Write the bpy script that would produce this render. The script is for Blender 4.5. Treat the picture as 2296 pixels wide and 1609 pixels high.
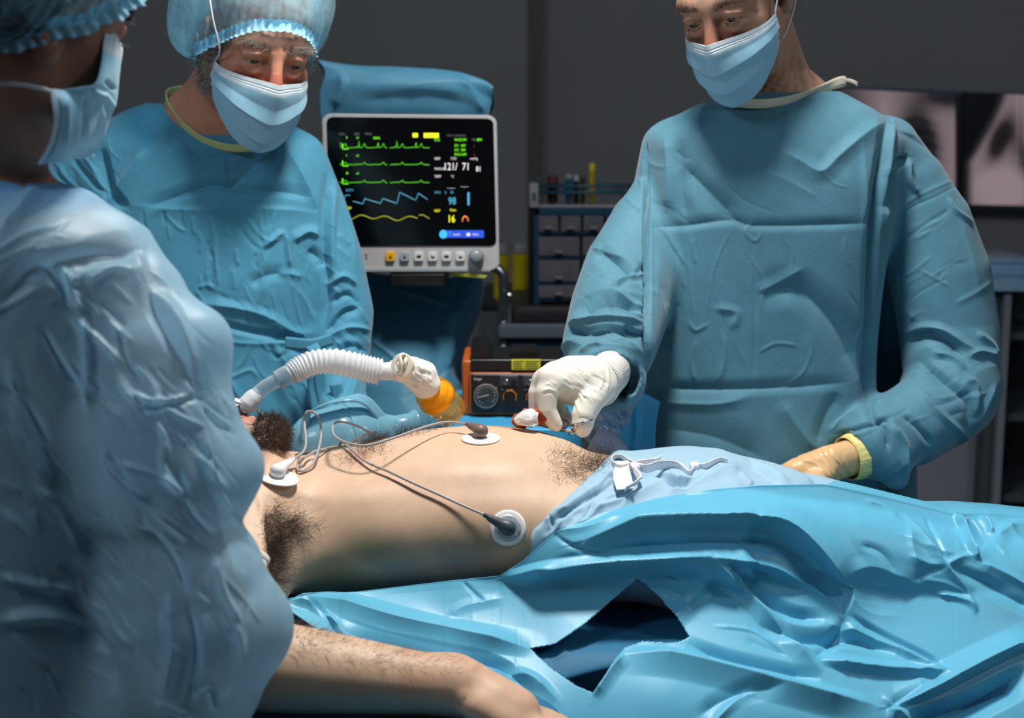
import bpy, bmesh, math, random
import numpy as np
import openvdb
from mathutils import Vector, Matrix

S = bpy.context.scene
COL = S.collection
for _o in list(bpy.data.objects):
    bpy.data.objects.remove(_o)

# ------------------------------------------------------------------ camera
W, H = 2296.0, 1609.0
LENS = 50.0
F = LENS / 36.0 * W
CAMZ = 1.40
PITCH = math.radians(9.33)
cam_data = bpy.data.cameras.new('camera')
cam_data.lens = LENS
cam_data.sensor_width = 36.0
cam_data.sensor_fit = 'HORIZONTAL'
cam_data.clip_start = 0.05
cam_data.dof.use_dof = True
cam_data.dof.focus_distance = 1.93
cam_data.dof.aperture_fstop = 4.2
cam = bpy.data.objects.new('camera', cam_data)
COL.objects.link(cam)
cam.location = (0, 0, CAMZ)
cam.rotation_euler = (math.pi / 2 - PITCH, 0, 0)
S.camera = cam

# ------------------------------------------------------------------ world, lights, exposure
wd = bpy.data.worlds.new('world')
S.world = wd
wd.use_nodes = True
wd.node_tree.nodes['Background'].inputs[0].default_value = (0.36, 0.42, 0.48, 1)
wd.node_tree.nodes['Background'].inputs[1].default_value = 0.08

def lamp(name, kind, loc, target, energy, color, size=0.3, **kw):
    d = bpy.data.lights.new(name, kind)
    d.energy = energy
    d.color = color
    if kind == 'AREA':
        d.shape = 'DISK'
        d.size = size
    else:
        d.shadow_soft_size = size
    for k, v in kw.items():
        setattr(d, k, v)
    o = bpy.data.objects.new(name, d)
    COL.objects.link(o)
    o.location = loc
    v = Vector(target) - Vector(loc)
    o.rotation_euler = v.to_track_quat('-Z', 'Y').to_euler()
    return o

# surgical lamp over the table; cool fills left and right are added, unseen lamps
lamp('surgical_light', 'SPOT', (0.10, 1.86, 2.62), (0.10, 1.92, 0.9), 172, (1.0, 0.955, 0.90), 0.15,
     spot_size=math.radians(112), spot_blend=0.95)
lamp('ceiling_fill_left', 'AREA', (-1.6, 0.5, 2.7), (-0.3, 1.6, 1.0), 17, (0.75, 0.88, 1.0), 0.8)
lamp('ceiling_fill_right', 'AREA', (2.0, 1.0, 2.6), (0.5, 2.3, 1.0), 10, (0.78, 0.9, 1.0), 0.6)
S.view_settings.view_transform = 'Standard'
S.view_settings.look = 'None'
S.view_settings.gamma = 1.0
S.view_settings.use_curve_mapping = False
S.view_settings.exposure = 0.0
# ------------------------------------------------------------------ picture <-> world
_cp, _sp = math.cos(PITCH), math.sin(PITCH)
def P(px, py, Y):
    """world point at depth Y (metres in front of the camera foot) seen at photo pixel (px, py)"""
    a = (px - W / 2) / F
    b = -(py - H / 2) / F
    dx, dy, dz = a, _cp + b * _sp, -_sp + b * _cp
    t = Y / dy
    return np.array([dx * t, Y, CAMZ + dz * t])
def Pz(px, py, z):
    a = (px - W / 2) / F
    b = -(py - H / 2) / F
    dx, dy, dz = a, _cp + b * _sp, -_sp + b * _cp
    t = (z - CAMZ) / dz
    return np.array([dx * t, dy * t, z])
def proj(V):
    x, y, z = V[:, 0], V[:, 1], V[:, 2] - CAMZ
    d = y * _cp - z * _sp
    b = (y * _sp + z * _cp) / d
    return np.stack([W / 2 + x / d * F, H / 2 - b * F], 1)
def mpp(Y):                       # metres per photo pixel at depth Y
    return Y / F * 1.015
def lin(c):                       # sRGB 0-255 -> linear
    out = []
    for v in c:
        v = v / 255.0
        out.append(v / 12.92 if v <= 0.04045 else ((v + 0.055) / 1.055) ** 2.4)
    return tuple(out) + (1.0,)

# ------------------------------------------------------------------ materials
class NT:
    def __init__(s, name):
        s.m = bpy.data.materials.new(name)
        s.m.use_nodes = True
        s.t = s.m.node_tree
        s.b = s.t.nodes['Principled BSDF']
        s.out = s.t.nodes['Material Output']
    def n(s, kind, **kw):
        nd = s.t.nodes.new(kind)
        for k, v in kw.items():
            setattr(nd, k, v)
        return nd
    def l(s, a, b):
        s.t.links.new(a, b)
    def coords(s):
        if not hasattr(s, '_co'):
            s._co = s.n('ShaderNodeTexCoord').outputs['Object']
        return s._co
    def noise(s, scale, detail=3, rough=0.6, dist=0.0, stretch=None):
        nd = s.n('ShaderNodeTexNoise')
        nd.inputs['Scale'].default_value = scale
        nd.inputs['Detail'].default_value = detail
        nd.inputs['Roughness'].default_value = rough
        nd.inputs['Distortion'].default_value = dist
        if stretch:
            mp = s.n('ShaderNodeMapping')
            mp.inputs['Scale'].default_value = stretch
            s.l(s.coords(), mp.inputs['Vector'])
            s.l(mp.outputs[0], nd.inputs['Vector'])
        else:
            s.l(s.coords(), nd.inputs['Vector'])
        return nd.outputs['Fac']
    def ramp(s, fac, stops):
        nd = s.n('ShaderNodeValToRGB')
        e = nd.color_ramp.elements
        while len(e) < len(stops):
            e.new(0.5)
        for k, (p, c) in enumerate(stops):
            e[k].position = p
            e[k].color = c if len(c) == 4 else tuple(c) + (1,)
        s.l(fac, nd.inputs[0])
        return nd.outputs[0]
    def mix(s, fac, a, b):
        nd = s.n('ShaderNodeMix', data_type='RGBA')
        for sock, v in ((nd.inputs[0], fac), (nd.inputs[6], a), (nd.inputs[7], b)):
            if isinstance(v, (float, int)):
                sock.default_value = v
            elif isinstance(v, tuple):
                sock.default_value = v
            else:
                s.l(v, sock)
        return nd.outputs[2]
    def attr(s, name):
        nd = s.n('ShaderNodeAttribute', attribute_name=name)
        return nd.outputs['Fac']
    def math(s, op, a, b=0.0):
        nd = s.n('ShaderNodeMath', operation=op)
        for k, v in enumerate((a, b)):
            if isinstance(v, (float, int)):
                nd.inputs[k].default_value = v
            else:
                s.l(v, nd.inputs[k])
        return nd.outputs[0]
    def bump(s, h, strength=0.2, dist=0.002, normal=None):
        nd = s.n('ShaderNodeBump')
        nd.inputs['Strength'].default_value = strength
        nd.inputs['Distance'].default_value = dist
        s.l(h, nd.inputs['Height'])
        if normal is not None:
            s.l(normal, nd.inputs['Normal'])
        s.l(nd.outputs[0], s.b.inputs['Normal'])
        return nd.outputs[0]
    def set(s, **kw):
        for k, v in kw.items():
            s.b.inputs[k.replace('_', ' ')].default_value = v

def simple(name, c, rough=0.5, metal=0.0, var=0.06, nscale=40.0, bump=0.0, bscale=200.0, **kw):
    k = NT(name)
    c = lin(c)
    lo = tuple(x * (1 - var) for x in c[:3]) + (1,)
    hi = tuple(min(1, x * (1 + var)) for x in c[:3]) + (1,)
    k.l(k.ramp(k.noise(nscale), [(0.3, lo), (0.7, hi)]), k.b.inputs['Base Color'])
    k.set(Roughness=rough, Metallic=metal)
    if bump:
        k.bump(k.noise(bscale), bump, 0.001)
    for kk, v in kw.items():
        k.b.inputs[kk.replace('_', ' ')].default_value = v
    return k.m

def cloth(name, c, rough=0.6, sheen=0.15, var=0.10, fine=900.0, spec=0.35, bump=0.25, crumple=0.0, transl=0.0, alpha=1.0, ca=None, avar=0.28):
    """nonwoven / woven sheet: mottled fibre colour, fine pressed texture, soft crumples"""
    k = NT(name)
    c = lin(c)
    lo = tuple(x * (1 - var) for x in c[:3]) + (1,)
    hi = tuple(min(1, x * (1 + var)) for x in c[:3]) + (1,)
    f = k.math('ADD', k.math('MULTIPLY', k.noise(24, 6, 0.72), 0.65), k.math('MULTIPLY', k.noise(420, 2), 0.35))
    colr = k.ramp(f, [(0.32, lo), (0.68, hi)])
    if ca:
        colr = k.mix(k.attr('zone'), colr, lin(ca))
    k.l(colr, k.b.inputs['Base Color'])
    k.set(Roughness=rough, Sheen_Weight=sheen, Sheen_Roughness=0.5)
    k.b.inputs['Specular IOR Level'].default_value = spec
    h = k.noise(fine, 2)
    if crumple:
        v = k.n('ShaderNodeTexVoronoi', feature='F1', distance='EUCLIDEAN')
        v.inputs['Scale'].default_value = 26
        mp = k.n('ShaderNodeVectorMath', operation='ADD')
        ns = k.n('ShaderNodeTexNoise'); ns.inputs['Scale'].default_value = 12; ns.inputs['Detail'].default_value = 4
        k.l(k.coords(), ns.inputs['Vector'])
        sc = k.n('ShaderNodeVectorMath', operation='SCALE'); sc.inputs['Scale'].default_value = 0.12
        k.l(ns.outputs['Color'], sc.inputs[0])
        k.l(k.coords(), mp.inputs[0]); k.l(sc.outputs[0], mp.inputs[1])
        k.l(mp.outputs[0], v.inputs['Vector'])
        nb = k.n('ShaderNodeBump'); nb.inputs['Strength'].default_value = crumple; nb.inputs['Distance'].default_value = 0.012
        k.l(v.outputs['Distance'], nb.inputs['Height'])
        k.bump(h, bump, 0.0006, nb.outputs[0])
    else:
        k.bump(h, bump, 0.0006)
    if transl or alpha < 1:
        last = k.b.outputs[0]
        if transl:
            tr = k.n('ShaderNodeBsdfTranslucent')
            k.l(colr, tr.inputs['Color'])
            mx = k.n('ShaderNodeMixShader'); mx.inputs[0].default_value = transl
            k.l(last, mx.inputs[1]); k.l(tr.outputs[0], mx.inputs[2])
            last = mx.outputs[0]
        if alpha < 1:
            tp = k.n('ShaderNodeBsdfTransparent')
            tp.inputs[0].default_value = tuple(0.5 + 0.5 * x for x in c[:3]) + (1,)
            ma = k.n('ShaderNodeMixShader')
            fa = k.ramp(k.noise(30, 5, 0.7, 0.4), [(0.25, (max(0, alpha - avar),) * 3), (0.75, (min(1, alpha + avar),) * 3)])
            k.l(fa, ma.inputs[0])
            k.l(tp.outputs[0], ma.inputs[1]); k.l(last, ma.inputs[2])
            last = ma.outputs[0]
        k.l(last, k.out.inputs[0])
    return k.m

def glass(name, c, rough=0.05, alpha=0.3, edge=0.55, tint=None):
    """thin clear plastic: see-through with bright gloss"""
    k = NT(name)
    k.l(k.ramp(k.noise(60), [(0.3, tuple(x * 0.95 for x in lin(c)[:3])), (0.7, lin(c))]), k.b.inputs['Base Color'])
    k.set(Roughness=rough)
    k.b.inputs['Coat Weight'].default_value = 0.6
    tp = k.n('ShaderNodeBsdfTransparent'); tp.inputs[0].default_value = lin(tint or c)
    ma = k.n('ShaderNodeMixShader')
    lw = k.n('ShaderNodeLayerWeight'); lw.inputs[0].default_value = 0.35
    fa = k.math('ADD', k.math('MULTIPLY', lw.outputs['Facing'], edge), alpha)
    k.l(fa, ma.inputs[0]); k.l(tp.outputs[0], ma.inputs[1]); k.l(k.b.outputs[0], ma.inputs[2])
    k.l(ma.outputs[0], k.out.inputs[0])
    return k.m

def glow(name, c, strength=1.0):
    k = NT(name)
    k.set(Base_Color=lin(c), Roughness=0.4, Emission_Color=lin(c), Emission_Strength=strength)
    return k.m

# ------------------------------------------------------------------ objects
def tag(o, label=None, cat=None, group=None, kind=None):
    if label: o['label'] = label
    if cat: o['category'] = cat
    if group: o['group'] = group
    if kind: o['kind'] = kind
    return o
def empty(name, loc, label, cat, group=None):
    o = bpy.data.objects.new(name, None)
    o.empty_display_size = 0.05
    COL.objects.link(o)
    o.location = tuple(float(v) for v in loc)
    return tag(o, label, cat, group)
def parent_off(p):
    off = Vector((0, 0, 0))
    while p is not None:
        off += p.location
        if p.parent is not None:
            off += p.matrix_parent_inverse.translation
        p = p.parent
    return off
def link(name, me, mat, parent=None):
    o = bpy.data.objects.new(name, me)
    COL.objects.link(o)
    if mat is not None:
        me.materials.append(mat)
    if parent is not None:
        o.parent = parent
        o.matrix_parent_inverse = Matrix.Translation(-parent_off(parent))
    return o
def mesh(name, V, quads=None, tris=None, mat=None, parent=None, smooth=True, attrs=None):
    V = np.asarray(V, np.float32)
    quads = np.zeros((0, 4), np.int32) if quads is None else np.asarray(quads, np.int32).reshape(-1, 4)
    tris = np.zeros((0, 3), np.int32) if tris is None else np.asarray(tris, np.int32).reshape(-1, 3)
    me = bpy.data.meshes.new(name)
    me.vertices.add(len(V))
    me.vertices.foreach_set('co', V.ravel())
    loops = np.concatenate([quads.ravel(), tris.ravel()])
    me.loops.add(len(loops))
    me.loops.foreach_set('vertex_index', loops)
    nf = len(quads) + len(tris)
    me.polygons.add(nf)
    starts = np.concatenate([np.arange(len(quads)) * 4, len(quads) * 4 + np.arange(len(tris)) * 3]).astype(np.int32)
    me.polygons.foreach_set('loop_start', starts)
    me.polygons.foreach_set('use_smooth', np.full(nf, smooth, dtype=bool))
    if attrs:
        for k, a in attrs.items():
            at = me.attributes.new(k, 'FLOAT', 'POINT')
            at.data.foreach_set('value', np.asarray(a, np.float32))
    me.update(calc_edges=True)
    me.validate()
    return link(name, me, mat, parent)
def solid(o, t, offset=-1.0):
    m = o.modifiers.new('thickness', 'SOLIDIFY')
    m.thickness = t
    m.offset = offset
    return o
def subsurf(o, n=1):
    m = o.modifiers.new('smooth', 'SUBSURF')
    m.levels = n; m.render_levels = n
    return o
def from_bm(name, bm, mat, parent=None, smooth=True):
    me = bpy.data.meshes.new(name)
    bmesh.ops.recalc_face_normals(bm, faces=bm.faces)
    bm.to_mesh(me)
    bm.free()
    for p in me.polygons:
        p.use_smooth = smooth
    return link(name, me, mat, parent)
def flatshade(o, ang=35):
    """smooth by angle kept as sharp edges"""
    me = o.data
    bm = bmesh.new(); bm.from_mesh(me)
    for e in bm.edges:
        if len(e.link_faces) == 2 and e.calc_face_angle(0) > math.radians(ang):
            e.smooth = False
    bm.to_mesh(me); bm.free()
    return o
def box(name, lo, hi, mat, parent=None, bev=0.004, seg=3):
    bm = bmesh.new()
    bmesh.ops.create_cube(bm, size=1)
    c = [(a + b) / 2 for a, b in zip(lo, hi)]
    d = [abs(b - a) for a, b in zip(lo, hi)]
    for v in bm.verts:
        v.co = Vector((c[i] + v.co[i] * d[i] for i in range(3)))
    if bev:
        bmesh.ops.bevel(bm, geom=bm.edges[:], offset=min(bev, min(d) * 0.45), segments=seg, affect='EDGES', profile=0.6)
    return flatshade(from_bm(name, bm, mat, parent))
def pbox(name, x0, y0, x1, y1, Y0, Y1, mat, parent=None, bev=0.004, seg=3):
    """box whose front face fills the photo rectangle at depth Y0 and reaches back to Y1"""
    a, b = P(x0, y1, Y0), P(x1, y0, Y0)
    return box(name, (a[0], Y0, a[2]), (b[0], Y1, b[2]), mat, parent, bev, seg)
def prism(name, pts, Y0, Y1, mat, parent=None, bev=0.002, seg=2):
    """outline in photo pixels at depth Y0, extruded straight back to Y1"""
    bm = bmesh.new()
    fr = [bm.verts.new(Vector(P(x, y, Y0))) for x, y in pts]
    f = bm.faces.new(fr)
    r = bmesh.ops.extrude_face_region(bm, geom=[f])
    for v in [g for g in r['geom'] if isinstance(g, bmesh.types.BMVert)]:
        v.co.y = Y1
    if bev:
        bmesh.ops.bevel(bm, geom=bm.edges[:], offset=bev, segments=seg, affect='EDGES', clamp_overlap=True)
    return flatshade(from_bm(name, bm, mat, parent))
def rrect(x0, y0, x1, y1, r, n=6):
    out = []
    for cx, cy, a0 in ((x1 - r, y0 + r, -90), (x1 - r, y1 - r, 0), (x0 + r, y1 - r, 90), (x0 + r, y0 + r, 180)):
        for k in range(n + 1):
            a = math.radians(a0 + 90 * k / n)
            out.append((cx + r * math.cos(a), cy + r * math.sin(a)))
    return out
def spline(pts, n):
    """Catmull-Rom through rows of values"""
    p = np.asarray(pts, float)
    m = len(p)
    if m == 2:
        t = np.linspace(0, 1, n)[:, None]
        return p[0] * (1 - t) + p[1] * t
    q = np.vstack([2 * p[0] - p[1], p, 2 * p[-1] - p[-2]])
    u = np.linspace(0, m - 1, n)
    i = np.minimum(u.astype(int), m - 2)
    f = (u - i)[:, None]
    a, b, c, d = q[i], q[i + 1], q[i + 2], q[i + 3]
    return 0.5 * ((2 * b) + (c - a) * f + (2 * a - 5 * b + 4 * c - d) * f ** 2 + (3 * b - a - 3 * c + d) * f ** 3)
def frames(C):
    T = np.gradient(C, axis=0)
    T /= np.linalg.norm(T, axis=1)[:, None] + 1e-12
    N = np.zeros_like(C)
    ref = np.array([0, 0, 1.0]) if abs(T[0][2]) < 0.9 else np.array([1.0, 0, 0])
    v = ref - T[0] * (ref @ T[0])
    N[0] = v / np.linalg.norm(v)
    for k in range(1, len(C)):
        v = N[k - 1] - T[k] * (N[k - 1] @ T[k])
        N[k] = v / (np.linalg.norm(v) + 1e-12)
    return T, N, np.cross(T, N)
def tube(name, pts, rad, mat, parent=None, n=60, seg=14, caps=True, raw=False):
    """smooth tube through world points; rad may be a number or one per control point"""
    C = spline(pts, n) if n else np.asarray(pts, float)
    n = len(C)
    R = np.full(n, rad) if np.isscalar(rad) else np.interp(np.linspace(0, 1, n), np.linspace(0, 1, len(rad)), rad)
    T, N, B = frames(C)
    a = np.linspace(0, 2 * np.pi, seg, endpoint=False)
    V = (C[:, None] + R[:, None, None] * (np.cos(a)[None, :, None] * N[:, None] + np.sin(a)[None, :, None] * B[:, None])).reshape(-1, 3)
    i = np.arange(n - 1)[:, None] * seg
    j = np.arange(seg)[None]
    q = np.stack([i + j, i + (j + 1) % seg, i + seg + (j + 1) % seg, i + seg + j], -1).reshape(-1, 4)
    tr = None
    if caps:
        V = np.vstack([V, C[0], C[-1]])
        jj = np.arange(seg)
        t0 = np.stack([np.full(seg, n * seg), (jj + 1) % seg, jj], 1)
        t1 = np.stack([np.full(seg, n * seg + 1), (n - 1) * seg + jj, (n - 1) * seg + (jj + 1) % seg], 1)
        tr = np.vstack([t0, t1])
    if raw:
        return V, q, tr
    return mesh(name, V, q, tr, mat, parent)
def lathe(name, prof, origin, axis, mat, parent=None, seg=40, smooth=True):
    """profile of (distance along axis, radius) turned about axis"""
    ax = np.asarray(axis, float); ax /= np.linalg.norm(ax)
    ref = np.array([0, 0, 1.0]) if abs(ax[2]) < 0.9 else np.array([1.0, 0, 0])
    u = np.cross(ax, ref); u /= np.linalg.norm(u)
    v = np.cross(ax, u)
    prof = np.asarray(prof, float)
    a = np.linspace(0, 2 * np.pi, seg, endpoint=False)
    o = np.asarray(origin, float)
    V = (o + prof[:, 0][:, None, None] * ax + prof[:, 1][:, None, None] * (np.cos(a)[None, :, None] * u + np.sin(a)[None, :, None] * v)).reshape(-1, 3)
    n = len(prof)
    i = np.arange(n - 1)[:, None] * seg
    j = np.arange(seg)[None]
    q = np.stack([i + j, i + (j + 1) % seg, i + seg + (j + 1) % seg, i + seg + j], -1).reshape(-1, 4)
    return flatshade(mesh(name, V, q, None, mat, parent, smooth), 40)
def ribbon(name, pts, width, mat, parent=None, n=60, th=0.0012, up=None, twist=None):
    """flat tape along world points; up = direction the tape's width points in at each control point"""
    C = spline(pts, n)
    T, N, B = frames(C)
    if up is not None:
        U = spline(np.asarray(up, float) if np.ndim(up) == 2 else np.tile(np.asarray(up, float), (len(pts), 1)), n)
        U = U - T * np.sum(U * T, 1)[:, None]
        U /= np.linalg.norm(U, axis=1)[:, None] + 1e-9
    else:
        U = N
    wd_ = np.full(n, width) if np.isscalar(width) else np.interp(np.linspace(0, 1, n), np.linspace(0, 1, len(width)), width)
    m = 5
    s = np.linspace(-0.5, 0.5, m)
    V = (C[:, None] + U[:, None] * (wd_[:, None] * s[None])[..., None]).reshape(-1, 3)
    i = np.arange(n - 1)[:, None] * m
    j = np.arange(m - 1)[None]
    q = np.stack([i + j, i + j + 1, i + m + j + 1, i + m + j], -1).reshape(-1, 4)
    return solid(mesh(name, V, q, None, mat, parent), th, 0)

# ------------------------------------------------------------------ sculpting fields (solid shapes blended smoothly)
class Field:
    def __init__(s, lo, hi, h, fine=None):
        """fine: optional (axis, a, b, h2) list: that span of the axis is sampled at h2"""
        s.ax = []
        for k in range(3):
            br = [(lo[k], hi[k], h)]
            for f in (fine or []):
                if f[0] == k:
                    br = [(lo[k], f[1], h), (f[1], f[2], f[3]), (f[2], hi[k], h)]
            xs = [np.array([lo[k]])]
            for a, b, hh in br:
                if b - a > 1e-6:
                    m = max(1, int(math.ceil((b - a) / hh)))
                    xs.append(np.linspace(a, b, m + 1)[1:])
            s.ax.append(np.concatenate(xs).astype(np.float32))
        s.d = np.full([len(a) for a in s.ax], 0.5, np.float32)
        s.h = h
    def sl(s, lo, hi, m):
        out = []
        for k in range(3):
            i = np.searchsorted(s.ax[k], lo[k] - m)
            j = np.searchsorted(s.ax[k], hi[k] + m)
            if j - i < 1: return None
            out.append(slice(int(i), int(j)))
        return tuple(out)
    def grid(s, sl):
        return (s.ax[0][sl[0]][:, None, None], s.ax[1][sl[1]][None, :, None], s.ax[2][sl[2]][None, None, :])
    def comb(s, sl, d, k):
        a = s.d[sl]
        if k > 0:
            h = np.maximum(k - np.abs(a - d), 0) / k
            s.d[sl] = np.minimum(a, d) - h * h * k * 0.25
        else:
            s.d[sl] = np.minimum(a, d)
    def cut(s, sl, d, k):
        """remove shape with signed distance d"""
        a = s.d[sl]
        b = -d
        h = np.maximum(k - np.abs(a - b), 0) / max(k, 1e-6)
        s.d[sl] = np.maximum(a, b) + h * h * k * 0.25
    def chain(s, pts, k=0.02, flat=None, carve=False):
        pts = np.asarray(pts, float)
        r = pts[:, 3].max()
        m = r + k + 3 * s.h
        sl = s.sl(pts[:, :3].min(0), pts[:, :3].max(0), m)
        if sl is None: return
        X, Y, Z = s.grid(sl)
        best = None
        for a, b in zip(pts[:-1], pts[1:]):
            ba = b[:3] - a[:3]
            L2 = float(ba @ ba) + 1e-12
            px, py, pz = X - a[0], Y - a[1], Z - a[2]
            t = np.clip((px * ba[0] + py * ba[1] + pz * ba[2]) / L2, 0, 1)
            qx, qy, qz = px - t * ba[0], py - t * ba[1], pz - t * ba[2]
            if flat is not None:
                dr, fs = flat
                dt = qx * dr[0] + qy * dr[1] + qz * dr[2]
                w = (1 / fs - 1)
                qx, qy, qz = qx + dr[0] * dt * w, qy + dr[1] * dt * w, qz + dr[2] * dt * w
            d = np.sqrt(qx * qx + qy * qy + qz * qz) - (a[3] + t * (b[3] - a[3]))
            best = d if best is None else np.minimum(best, d)
        best = best.astype(np.float32)
        (s.cut if carve else s.comb)(sl, best, k)
    def ell(s, c, r, R=None, k=0.02, carve=False, clip=None):
        c = np.asarray(c, float); r = np.asarray(r, float)
        R = np.eye(3) if R is None else np.asarray(R)
        m = r.max() + k + 3 * s.h
        sl = s.sl(c, c, m)
        if sl is None: return
        X, Y, Z = s.grid(sl)
        p = (X - c[0], Y - c[1], Z - c[2])
        q = [sum(R[j, i] * p[j] for j in range(3)) / r[i] for i in range(3)]
        n = np.sqrt(q[0] ** 2 + q[1] ** 2 + q[2] ** 2) + 1e-6
        g = np.sqrt((q[0] / r[0]) ** 2 + (q[1] / r[1]) ** 2 + (q[2] / r[2]) ** 2) + 1e-6
        d = (n * (n - 1) / g).astype(np.float32)
        if clip is not None:            # keep only the side of a plane (point, normal)
            o, nn = clip
            d = np.maximum(d, ((X - o[0]) * nn[0] + (Y - o[1]) * nn[1] + (Z - o[2]) * nn[2]).astype(np.float32))
        (s.cut if carve else s.comb)(sl, d, k)
    def stack(s, rows, axis=2, k=0.02, e=2.0):
        """rows (pos along axis, centre1, centre2, half1, half2): smooth loft of rounded sections"""
        rows = np.asarray(sorted(map(tuple, rows)), float)
        oth = [i for i in range(3) if i != axis]
        lo = np.zeros(3); hi = np.zeros(3)
        lo[axis], hi[axis] = rows[0, 0], rows[-1, 0]
        for n_, o_ in enumerate(oth):
            lo[o_] = (rows[:, 1 + n_] - rows[:, 3 + n_]).min()
            hi[o_] = (rows[:, 1 + n_] + rows[:, 3 + n_]).max()
        sl = s.sl(lo, hi, k + 4 * s.h)
        G = s.grid(sl)
        t = s.ax[axis][sl[axis]]
        # monotone smooth interpolation
        dense = spline(rows, 40 * len(rows))
        dense = dense[np.argsort(dense[:, 0])]
        sh = [1, 1, 1]; sh[axis] = -1
        cs = [np.interp(t, dense[:, 0], dense[:, i]).reshape(sh) for i in range(1, 5)]
        u = np.abs(G[oth[0]] - cs[0]) / cs[2]
        v = np.abs(G[oth[1]] - cs[1]) / cs[3]
        d = ((u ** e + v ** e) ** (1 / e) - 1) * np.minimum(cs[2], cs[3])
        A = G[axis]
        d = np.maximum(d, np.maximum(rows[0, 0] - A, A - rows[-1, 0]))
        s.comb(sl, d.astype(np.float32), k)
    def plane_cut(s, o, n, k=0.0):
        """throw away everything on the side the normal points to"""
        X, Y, Z = s.grid((slice(None),) * 3)
        d = (X - o[0]) * n[0] + (Y - o[1]) * n[1] + (Z - o[2]) * n[2]
        s.cut((slice(None),) * 3, (-d).astype(np.float32), k)
    def surface(s, smooth=2):
        g = openvdb.FloatGrid(background=0.5)
        d = s.d.copy()
        d[0], d[-1], d[:, 0], d[:, -1], d[:, :, 0], d[:, :, -1] = (0.5,) * 6
        g.copyFromArray(d)
        pts, tri, quad = g.convertToPolygons(isovalue=0.0)[:3] if False else _cvt(g)
        V = np.stack([np.interp(pts[:, k], np.arange(len(s.ax[k])), s.ax[k]) for k in range(3)], 1)
        quad = np.asarray(quad, np.int64).reshape(-1, 4); tri = np.asarray(tri, np.int64).reshape(-1, 3)
        # outward orientation check by signed volume
        q = quad
        vol = np.sum(np.einsum('ij,ij->i', V[q[:, 0]], np.cross(V[q[:, 1]], V[q[:, 2]])) + np.einsum('ij,ij->i', V[q[:, 0]], np.cross(V[q[:, 2]], V[q[:, 3]])))
        if vol < 0:
            quad = quad[:, ::-1]; tri = tri[:, ::-1]
        V = relax(V, quad, smooth)
        return V, quad, tri
def _cvt(g):
    r = g.convertToPolygons(isovalue=0.0, adaptivity=0.0)
    a = [np.asarray(x) for x in r]
    pts = a[0]
    tri = next((x for x in a[1:] if x.ndim == 2 and x.shape[1] == 3), np.zeros((0, 3)))
    quad = next((x for x in a[1:] if x.ndim == 2 and x.shape[1] == 4), np.zeros((0, 4)))
    return pts, tri, quad
def relax(V, quad, it=2, lam=0.5):
    e = np.concatenate([quad[:, [0, 1]], quad[:, [1, 2]], quad[:, [2, 3]], quad[:, [3, 0]]])
    n = len(V)
    deg = np.bincount(e[:, 0], minlength=n) + np.bincount(e[:, 1], minlength=n)
    for _ in range(it):
        out = np.empty_like(V)
        for k in range(3):
            out[:, k] = np.bincount(e[:, 0], V[e[:, 1], k], n) + np.bincount(e[:, 1], V[e[:, 0], k], n)
        out /= np.maximum(deg, 1)[:, None]
        V = V * (1 - lam) + out * lam
    return V
def normals(V, quad, tri=None):
    n = len(V)
    N = np.zeros_like(V)
    fs = [(quad, np.cross(V[quad[:, 2]] - V[quad[:, 0]], V[quad[:, 3]] - V[quad[:, 1]]))]
    if tri is not None and len(tri):
        fs.append((tri, np.cross(V[tri[:, 1]] - V[tri[:, 0]], V[tri[:, 2]] - V[tri[:, 0]])))
    for f, fn in fs:
        for c in range(f.shape[1]):
            for k in range(3):
                N[:, k] += np.bincount(f[:, c], fn[:, k], n)
    return N / (np.linalg.norm(N, axis=1)[:, None] + 1e-12)

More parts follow.
